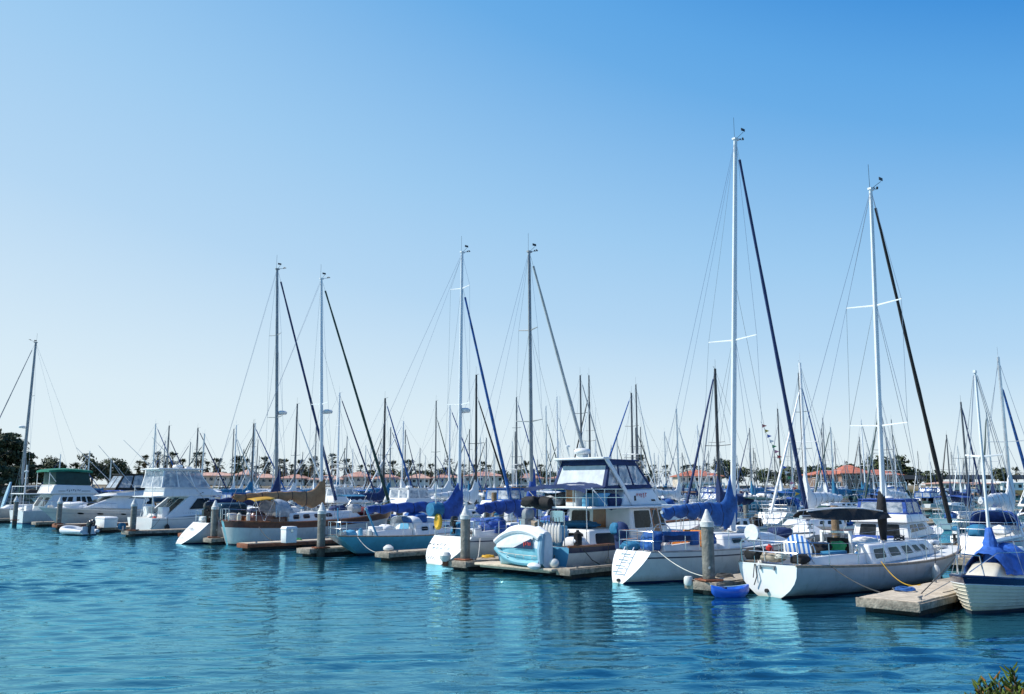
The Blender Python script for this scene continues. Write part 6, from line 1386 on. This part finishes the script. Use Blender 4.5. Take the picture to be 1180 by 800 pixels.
# things on the second-row docks
for i, (u, v, mt_) in enumerate(((38.5, 17.9, 'pile_wood'), (38.6, 28.9, 'pile_concrete'), (38.6, 40.2, 'pile_wood'), (35.2, 21.5, 'pile_wood'), (38.6, 51.5, 'pile_concrete'), (38.6, 62.5, 'pile_wood'), (38.6, 73, 'pile_concrete'), (38.6, 87, 'pile_concrete'), (52.5, 30.5, 'pile_concrete'), (52.5, 19.5, 'pile_wood'), (52.5, 41, 'pile_concrete'), (52.5, 56, 'pile_concrete'), (63., 25.5, 'pile_concrete'), (63., 38, 'pile_wood'), (63., 51, 'pile_concrete'), (63, 66, 'pile_concrete'))):
    px, py = proj(*UV(u, v), 1.5); kind_ = 'brown wooden' if mt_ == 'pile_wood' else 'grey concrete'
    pile(f"{kind_} pile behind {near_lm(px)}, {'at the main walkway' if u < 40 else 'at the fairway edge' if u < 60 else 'beyond the fairway'}", UV(u, v), 2.2 + .25 * (i % 3), .17, mt_, mt_ != 'pile_wood', 'piles among the boats behind')
for row, us in ((2, (38.0, 50.)), (3, (65.5, 76.5)), (4, (79.6, 91.))):
    for k in range(8):
        v = {2: 19.5, 3: 25.5, 4: 33.}[row] + k * 10.8; px, py = proj(*UV((us[0] + us[1]) / 2, v), .3)
        dock(f"finger dock of the {'second row' if row == 2 else 'row beyond the fairway' if row == 3 else 'fourth row'} behind {near_lm(px)}", us[0], us[1], v, .9, 'finger docks further back', cleats=0)
# a white sun tent, a rolled cover and flags seen between the right-hand boats
t = root('canvas_tent', 'white peaked canvas tent over a boat behind the striped chair back', 'tent', UV(41., 20.6) + (.75,), R(45)); t.scale = (.5, .5, .55); m = MB()
m.loft([[(-1.9, -1.5, 0), (-1.9, 1.5, 0), (1.9, 1.5, 0), (1.9, -1.5, 0)], [(-.1, -.1, 1.15), (-.1, .1, 1.15), (.1, .1, 1.15), (.1, -.1, 1.15)]]); m.build('canopy', 'sail_white', t)
for x, y in ((-1.8, -1.4), (-1.8, 1.4), (1.8, -1.4), (1.8, 1.4)): m = MB(); m.tube([(x, y, -1.0), (x, y, .1)], .03, 5); m.build('post', 'alu', t)
t = root('signal_flags', 'string of small coloured pennants hanging down a stay right of the tallest mast', 'bunting', UV(47., 26.4) + (0,), 0)
a_, b_ = Vector((.3, 0, 6.9)), Vector((2.0, -.6, 2.6)); m = MB(); m.tube([a_.lerp(b_, i / 8) for i in range(9)], .01, 4); m.build('cord', 'wire', t)
for i in range(14):
    p = a_.lerp(b_, (i + .5) / 14); m = MB(); m.poly([p, p + Vector((.02, .02, -.22)), p + Vector((.30, .05, -.10))]); m.build('pennant', FLAGS[i % 6], t, smooth=0)
# ------------------------------------------------------------------ the far shore
shore = [(-420, 120), (-250, 132), (-160, 148), (-112, 158), (-84, 170), (-72, 190), (-78, 235), (-100, 286), (-40, 298), (60, 296), (150, 292), (260, 288), (420, 270), (900, 260)]
def land():
    m = MB(); rows = []
    prof = [(0, -.5), (1.5, .7), (4.5, 2.5), (9., 3.5), (40., 3.8), (1500, 4.5)]
    for d, z in prof:
        row = []
        for i, (x, y) in enumerate(shore):
            a = shore[max(i - 1, 0)]; b = shore[min(i + 1, len(shore) - 1)]; n = Vector((-(b[1] - a[1]), b[0] - a[0])).normalized()
            if d > 60: row.append((x * 2.2, 1800., z))
            else: row.append((x + n.x * d, y + n.y * d, z + .25 * noise.noise(Vector((x * .1, y * .1, d)))))
        rows.append(row)
    m.loft(rows, lambda i, j: 0 if i > 1 else 1, closed=False); o = m.build('land', ['soil', 'scrub'], smooth=40); tag(o, kind='structure')
land()
def riprap():
    q = random.Random(3); m = MB(); pts = shore[1:9]
    ico = [(0, 0, 1), (.9, 0, .4), (.3, .85, .4), (-.72, .53, .4), (-.72, -.53, .4), (.3, -.85, .4), (.72, .53, -.4), (-.3, .85, -.4), (-.9, 0, -.4), (-.3, -.85, -.4), (.72, -.53, -.4), (0, 0, -1)]
    fc = [(0, 1, 2), (0, 2, 3), (0, 3, 4), (0, 4, 5), (0, 5, 1), (1, 6, 2), (2, 7, 3), (3, 8, 4), (4, 9, 5), (5, 10, 1), (2, 6, 7), (3, 7, 8), (4, 8, 9), (5, 9, 10), (1, 10, 6), (11, 7, 6), (11, 8, 7), (11, 9, 8), (11, 10, 9), (11, 6, 10)]
    for (x0, y0), (x1, y1) in zip(pts, pts[1:]):
        L = math.hypot(x1 - x0, y1 - y0); n = Vector((-(y1 - y0), x1 - x0)).normalized()
        for i in range(int(L * 4.2)):
            t, d = q.random(), q.uniform(-.6, 6.5); s = q.uniform(.35, .85); z = interp(d, [(0, -.2), (1.5, .7), (4.5, 2.5), (9., 3.5)])
            c = Vector((lerp(x0, x1, t) + n.x * d, lerp(y0, y1, t) + n.y * d, z)); k = [q.uniform(.7, 1.25) for _ in ico]
            m.add([c + Vector(p) * s * kk for p, kk in zip(ico, k)], fc)
    o = m.build('riprap', 'rock', smooth=0); tag(o, 'bank of tan rock rubble along the far left shore', 'rocks', kind='stuff')
riprap()
def ground_at(x, y): return 2.6
def leaf_crown(lobes, n, size, q, up=.25):
    """many small leaf-clump faces filling ragged lobes"""
    m = MB(); tot = sum(l[3] * l[4] * l[5] for l in lobes)
    for (cx, cy, cz, a, b, c) in lobes:
        for i in range(max(8, int(n * a * b * c / tot))):
            while True:
                p = Vector((q.uniform(-1, 1), q.uniform(-1, 1), q.uniform(-1, 1)))
                if p.length <= 1: break
            p *= (p.length ** .5) / max(p.length, .05) if p.length < .5 else 1
            k = 1 + .35 * noise.noise(p * 1.9 + Vector((cx, cy, cz))); 
            if noise.noise(Vector((p.x * 2.6 + cx, p.y * 2.6, p.z * 2.6 + cz))) < -.28: continue
            c0 = Vector((cx + p.x * a * k, cy + p.y * b * k, cz + p.z * c * k)); s = size * q.uniform(.5, 1.4)
            nrm = (p + Vector((q.uniform(-.7, .7), q.uniform(-.7, .7), q.uniform(-.3, .9)))).normalized(); t1 = nrm.orthogonal().normalized(); t2 = nrm.cross(t1); an = q.uniform(0, 6.3)
            e1 = (t1 * math.cos(an) + t2 * math.sin(an)) * s; e2 = (t2 * math.cos(an) - t1 * math.sin(an)) * s * .6
            m.poly([c0 - e1, c0 - e2 * .9 + e1 * .1, c0 + e1 * 1.1 + nrm * s * .2, c0 + e2])
    return m
def tree(label, x, y, hgt, wid, mat='leaf_bush', seed=0, n=1500, flat=False, group=None, nm='tree', loc_z=3.2):
    q = random.Random(seed); t = root(nm, label, 'tree', (x, y, loc_z), q.uniform(0, 6), group); m = MB()
    m.tube([(0, 0, -.3), (.1, .05, hgt * .3), (.0, .1, hgt * .6)], [hgt * .035, hgt * .026, hgt * .015], 7)
    for i in range(7):
        a = i * 2.4; r_ = wid * q.uniform(.25, .42); z0 = hgt * q.uniform(.2, .5); m.tube([(0, 0, z0), (r_ * .5 * math.cos(a), r_ * .5 * math.sin(a), z0 + hgt * .12), (r_ * math.cos(a), r_ * math.sin(a), z0 + hgt * .25)], [hgt * .014, hgt * .01, hgt * .004], 5)
    m.build('trunk', 'bark', t)
    lobes = []
    if flat:       # wind-shaped cypress: layered shelves
        for i in range(44):
            z = hgt * q.uniform(.06, .97); r_ = wid * .5 * (1.05 - .75 * (z / hgt) ** 1.5); a = q.uniform(0, 6.3); d = r_ * q.uniform(.25, 1.)
            lobes.append((d * math.cos(a), d * math.sin(a), z, wid * q.uniform(.12, .22), wid * q.uniform(.12, .22), hgt * q.uniform(.03, .06)))
    else:
        for i in range(13):
            a = q.uniform(0, 6.3); z = hgt * q.uniform(.30, .82); r_ = wid * .5 * math.sqrt(max(.05, 1 - ((z / hgt - .5) / .5) ** 2)) * q.uniform(.15, .75)
            s = wid * q.uniform(.14, .24); lobes.append((r_ * math.cos(a), r_ * math.sin(a), z, s, s, s * .8))
    leaf_crown(lobes, n, wid * .035 if n > 1200 else wid * .06, q).build('crown', mat, t, smooth=0)
    return t
# cypresses at the far left
for i, (px, Y, hh, ww) in enumerate(((-14, 168, 11.0, 12.), (10, 176, 10.8, 11.), (32, 182, 6.6, 8.), (-60, 170, 11., 13.))):
    tree(('dark cypress at the left edge of the photo, partly out of frame', 'tallest dark spreading cypress at the far left behind the grey mast', 'lower dark cypress right of the leftmost mast', 'dark cypress beyond the left edge')[i], (px - 590) / 1000 * Y, Y, hh, ww, 'leaf_cypress', i, 6500, True, nm='cypress_tree')
for i, (px, Y, hh, ww) in enumerate(((60, 190, 6.6, 9.), (78, 196, 5.4, 7.5), (112, 190, 7.6, 8.), (131, 198, 6.6, 8), (145, 205, 4.8, 7))):
    tree(f"dark bushy tree on the left bank, {('left of', 'just behind', 'right of', 'further right of', 'furthest right of')[i]} the dark green bimini", (px - 590) / 1000 * Y, Y, hh, ww, 'leaf_cypress', 10 + i, 2200)
# palms
def proto_palm(seed):
    q = random.Random(seed); t = root('fan_palm', 'x', 'palm tree'); H = 10.
    m = MB(); m.tube([(0, 0, -.3), (.06, .03, H * .4), (.15, .05, H * .8), (.18, .06, H)], [.26, .2, .17, .16], 7); m.build('trunk', 'bark', t)
    m = MB()
    for i in range(44):
        a = q.uniform(0, 6.3); el = q.uniform(-.7, 1.35); L = q.uniform(1.2, 1.75); d = Vector((math.cos(a) * math.cos(el), math.sin(a) * math.cos(el), math.sin(el))); b = Vector((.18, .06, H)); sdv = d.cross(Vector((0, 0, 1))).normalized()
        c = b + d * L * .62
        for j in range(7):
            f = (j - 3) / 3.; dd_ = (d * (1 - .25 * abs(f)) + sdv * f * .75).normalized() * L * .55; w_ = dd_.cross(Vector((0, 0, 1))).normalized() * .07; e = c + dd_ + Vector((0, 0, -.16)); mid = c + dd_ * .55
            m.poly([c, mid + w_, e, mid - w_])
        w_ = sdv * .03; m.poly([b - w_, b + w_, c + w_, c - w_])
    m.build('crown', 'leaf_palm', t, smooth=0)
    m = MB()
    for i in range(26):
        a = q.uniform(0, 6.3); z = H - q.uniform(.1, 1.5); d = Vector((math.cos(a), math.sin(a), 0)); c = Vector((.17, .05, z)); m.poly([c + d * .15, c + d * .6 + Vector((-d.y * .2, d.x * .2, -.55)), c + d * .5 + Vector((0, 0, -.95)), c + d * .6 + Vector((d.y * .2, -d.x * .2, -.55))])
    m.build('dry_skirt', 'leaf_dry', t, smooth=0); return t
PP = [proto_palm(k) for k in range(3)]; PAL = []; q = random.Random(12)
cols = [(92, 536, 200), (163, 533, None), (170, 527, None), (186, 524, None), (195, 527, None), (201, 525, None), (214, 531, None), (229, 524, None), (234, 523, None), (241, 534, None), (252, 530, None), (256, 531, None), (274, 530, None), (278, 529, None), (288, 532, None), (298, 538, None), (308, 530, None), (312, 535, None), (324, 531, None), (330, 532, None), (338, 536, None), (349, 533, None), (352, 537, None), (361, 531, None), (365, 528, None), (384, 526, None), (390, 534, None), (402, 533, None), (405, 537, None), (417, 537, None), (428, 536, None), (440, 534, None), (443, 535, None), (455, 535, None), (468, 533, None), (474, 533, None),
        (485, 536, None), (497, 537, None), (513, 540, None), (519, 533, None), (535, 537, None), (547, 536, None), (556, 534, None), (564, 537, None), (600, 536, None), (606, 535, None), (622, 537, None), (648, 537, None), (652, 536, None), (696, 534, None), (735, 530, None), (738, 528, None), (752, 537, None), (766, 538, None), (786, 538, None), (790, 537, None), (797, 536, None), (803, 538, None), (812, 536, None), (900, 540, None), (1165, 540, None)]
for i, (px, py, Y) in enumerate(cols):
    Y = Y or q.uniform(303, 335); k = i % 3
    o = PP[k] if i < 3 else copy_tree(PP[k]); zt = 3 + (562 - py) / 1000 * Y * 1.0
    o.location = ((px - 590) / 1000 * Y, Y, 2.3); s = (zt - 1.6 - 2.3) / 10.; s2 = q.uniform(1.3, 1.75) * (.85 if py > 535 else 1.)
    o.scale = (s2, s2, s); o.rotation_euler = (0, 0, q.uniform(0, 6.3))
    for c in o.children:
        if c.name.split('.')[0] in ('crown', 'dry_skirt'): c.location.z = 10 * (1 - s2 / s); c.scale = (1, 1, s2 / s)
    o['group'] = 'palms along the far shore'; PAL.append((o, px, py))
pl_ = {}
for o, px, py in PAL: pl_.setdefault(f"{'tall' if py < 531 else 'mid-height' if py < 536 else 'short'} fan palm on the far shore behind {near_lm(px)}", []).append((px, o))
for lab, ls in pl_.items():
    ls.sort(key=lambda a: a[0])
    for i, (px, o) in enumerate(ls): o['label'] = lab if len(ls) == 1 else f"{ORD[min(i, 7)]} {lab}"
# bushy trees between the buildings
bt = []
for i in range(46):
    px = 150 + i * 13.2 + q.uniform(-5, 5); Y = q.uniform(306, 345); bt.append((px, Y, q.uniform(4.2, 7.4), q.uniform(6, 10.5)))
bt += [(828, 296, 10.6, 7.), (838, 300, 11.5, 8.), (848, 304, 8.5, 8), (878, 318, 6.5, 10), (896, 318, 7.2, 12), (912, 322, 6.8, 12), (928, 318, 7.5, 12), (948, 325, 7.6, 14), (968, 330, 8.2, 15), (985, 326, 7.8, 13), (1008, 322, 13.2, 14), (1024, 322, 12.6, 13), (1040, 326, 8.5, 12), (1062, 330, 7.0, 12), (1148, 310, 6.8, 9), (1072, 312, 6.2, 8)]
tl = {}
for i, (px, Y, hh, ww) in enumerate(bt):
    o = tree('x', (px - 590) / 1000 * Y, Y, hh, ww, 'leaf_bush' if i % 3 else 'leaf_cypress', 100 + i, 700, group='bushy trees along the far shore')
    tl.setdefault(f"{'tall round' if hh > 10 else 'dark' if i % 3 == 0 else 'green'} bushy tree on the far shore behind {near_lm(px)}", []).append((px, o))
for lab, ls in tl.items():
    ls.sort(key=lambda a: a[0])
    for i, (px, o) in enumerate(ls): o['label'] = lab if len(ls) == 1 else f"{ORD[min(i, 7)]} {lab}"
# ------------------------------------------------------------------ buildings
def building(label, px0, px1, Y, eave, ridge, wall='wall_cream', roof='roof_tile', dep=14., storeys=2, nwin=6, hip=True, base=2.2, group=None, arcade=False):
    x0, x1 = (px0 - 590) / 1000 * Y, (px1 - 590) / 1000 * Y; W = x1 - x0; t = root('waterfront_building', label, 'building', ((x0 + x1) / 2, Y, base), 0, group)
    e, r_ = eave - base, ridge - base
    m = MB(); m.box((0, dep / 2, e / 2), (W, dep, e)); m.build('wall', wall, t, smooth=0)
    m = MB(); o_ = .8; hx = (dep / 2) if hip else 0
    v = [(-W / 2 - o_, -o_, e), (W / 2 + o_, -o_, e), (W / 2 + o_, dep + o_, e), (-W / 2 - o_, dep + o_, e), (-W / 2 + min(hx, W * .4) - (0 if hip else o_), dep / 2, r_), (W / 2 - min(hx, W * .4) + (0 if hip else o_), dep / 2, r_)]
    v2 = [(a, b, c - .25) for a, b, c in v[:4]]
    m.add(v + v2, [(0, 1, 5, 4), (1, 2, 5), (2, 3, 4, 5), (3, 0, 4), (0, 6, 7, 1), (1, 7, 8, 2), (2, 8, 9, 3), (3, 9, 6, 0), (9, 8, 7, 6)]); m.build('roof', roof, t, smooth=0)
    fh = e / storeys
    for s in range(storeys):
        for k in range(nwin):
            x = -W / 2 + W * (k + .5) / nwin; ww = min(W / nwin * .55, 2.4); m = MB(); m.box((x, -.02, fh * s + fh * .52), (ww, .10, fh * .5)); fr = m.build('window', 'wall_white', t, smooth=0); m = MB(); m.box((x, -.085, fh * s + fh * .52), (ww * .86, .04, fh * .42)); m.build('pane', 'glass_dark', fr, smooth=0)
    if arcade:
        m = MB(); m.box((0, -1.6, fh * .98), (W, 3.0, .3)); m.build('balcony', 'wall_white', t, smooth=0)
        for k in range(nwin + 1): m = MB(); m.box((-W / 2 + W * k / nwin, -2.9, fh * .49), (.35, .35, fh * .95)); m.build('column', 'wall_white', t, smooth=0)
    return t
blds = [(213, 274, 296, 7.0, 8.2, 'wall_cream', 'roof_tile_pale', 8, 'long low building with pale tile roof behind the navy boom cover'), (276, 288, 300, 7.4, 9.2, 'wall_white', 'roof_tile_pale', 2, 'small gabled white house right of the long pale-roofed building'), (290, 318, 305, 6.4, 7.8, 'wall_cream', 'roof_tile_pale', 4, 'cream house with tile roof left of the grey mast over the navy cover'), (325, 352, 302, 6.2, 7.6, 'wall_white', 'roof_tile_pink', 4, 'white house with tile roof above the tan boom cover'),
        (358, 396, 304, 5.8, 7.4, 'wall_cream', 'roof_tile_pale', 5, 'cream building with pale tile roof right of the tan-covered mast'), (398, 426, 306, 6.8, 8.6, 'wall_cream', 'roof_tile_pink', 4, 'cream building with terracotta roof above the brown-railed bow'), (430, 462, 303, 6.0, 7.6, 'wall_cream', 'roof_tile_pink', 4, 'cream building with terracotta roof left of the light blue sloop mast'), (468, 496, 306, 6.2, 7.8, 'wall_white', 'roof_tile_pale', 4, 'white building with pale roof above the light blue hull'),
        (500, 528, 303, 6.4, 8.0, 'wall_cream', 'roof_tile_pink', 4, 'cream terracotta-roofed building just left of the white mast above the light blue hull'), (536, 580, 304, 7.0, 8.6, 'wall_cream', 'roof_tile_pink', 6, 'long terracotta-roofed building between the two middle masts'), (584, 626, 306, 6.2, 8.0, 'wall_cream', 'roof_tile_pink', 5, 'terracotta-roofed building behind the grey mast by the trawler'), (632, 690, 308, 6.2, 7.8, 'wall_white', 'roof_tile_pink', 6, 'terracotta-roofed white building behind the trawler flybridge'),
        (781, 829, 290, 6.8, 8.9, 'wall_cream', 'roof_tile', 6, 'red-roofed building with balcony left of the tallest mast'), (936, 974, 288, 7.3, 8.8, 'wall_brown', 'roof_tile', 5, 'red-roofed brown building, left wing, behind the navy furled jib'), (966, 998, 284, 7.6, 10.4, 'wall_brown', 'roof_tile', 4, 'tallest red hipped roof in the middle of the brown waterfront building'), (996, 1034, 288, 7.2, 9.0, 'wall_brown', 'roof_tile', 5, 'red-roofed brown building, right wing, behind the black boom bag'),
        (1082, 1112, 284, 4.4, 5.0, 'wall_cream', 'roof_tile_pale', 4, 'low tan building under the bridge right of the black forestay'), (1120, 1142, 284, 4.2, 4.8, 'wall_cream', 'roof_tile_pale', 3, 'small pink-tan building under the bridge at the far right'), (1148, 1172, 282, 4.6, 5.0, 'wall_white', 'wall_white', 3, 'white flat shed under the bridge at the far right')]
for i, (a, b, Y, e, r_, wl, rf, nw, lab) in enumerate(blds): building(lab, a, b, Y, e, r_, wl, rf, 13., 2 if e > 5 else 1, nw, True, arcade=(i in (12, 13, 15)))
# bridge at the far right
t = root('road_bridge', 'long dark flat bridge on piers crossing behind the far right shore', 'bridge', (142., 318., 0), R(-4)); m = MB(); m.box((70, 0, 6.7), (150, 8, 1.5)); m.build('deck', 'bridge_grey', t, smooth=0)
for k in range(12): m = MB(); m.box((-2 + k * 12.5, 0, 3.0), (1.4, 5, 6.)); m.build('pier', 'bridge_grey', t, smooth=0)
m = MB(); m.box((70, -3.9, 8.2), (150, .08, .08)); 
for k in range(75): m.box((-4 + k * 2, -3.9, 7.8), (.09, .09, .75))
m.build('railing', 'bridge_grey', t, smooth=0)
# ------------------------------------------------------------------ near bank and the plant in the corner
m = MB(); secs = []
for y, z in ((-30, 2.2), (0., 1.4), (4., 1.0), (5.6, .75), (7.2, .25), (9.2, -.6)): secs.append([(x, y + .5 * math.sin(x * .9), z + .12 * noise.noise(Vector((x * .4, y * .4, 1)))) for x in [k * 2. - 40 for k in range(41)]])
m.loft(secs, closed=False); tag(m.build('near_bank', 'scrub', smooth=40), kind='structure')
t = root('succulent_bush', 'green ice plant with reddish tips on the bank in the bottom right corner', 'plant', (4.25, 7.2, .56)); q = random.Random(5)
mg = [MB(), MB(), MB()]; st = MB()
for i in range(260):
    a = q.uniform(0, 6.3); r_ = math.sqrt(q.random()) * .85; x, y = r_ * math.cos(a), r_ * .8 * math.sin(a); top = 1.02 - .55 * (r_ / .85) ** 2 + q.uniform(-.12, .12)
    d = Vector((x * .5, y * .5, 1.)).normalized(); b = Vector((x, y, max(top - .35, 0))); st.tube([(x * .6, y * .6, 0), b, b + d * .25], .008, 4, cap=False); k = 0 if q.random() < .5 else 2
    for j in range(13):
        an = q.uniform(0, 6.3); p = b + d * (.30 * j / 13); o_ = Vector((math.cos(an), math.sin(an), q.uniform(.4, 1.2))).normalized(); L = q.uniform(.045, .085); w_ = o_.orthogonal().normalized() * .009
        mg[k if j < 11 else q.choice([0, 0, 0, 0, 1])].tube([p, p + o_ * L * .6, p + o_ * L + Vector((0, 0, .012))], [.007, .009, .003], 4, cap=False)
st.build('stems', 'bark', t)
for k_, (mm, mt_) in enumerate(zip(mg, ('leaf_succulent', 'leaf_red', 'leaf_deep'))): mm.build('foliage', mt_, t, smooth=60)
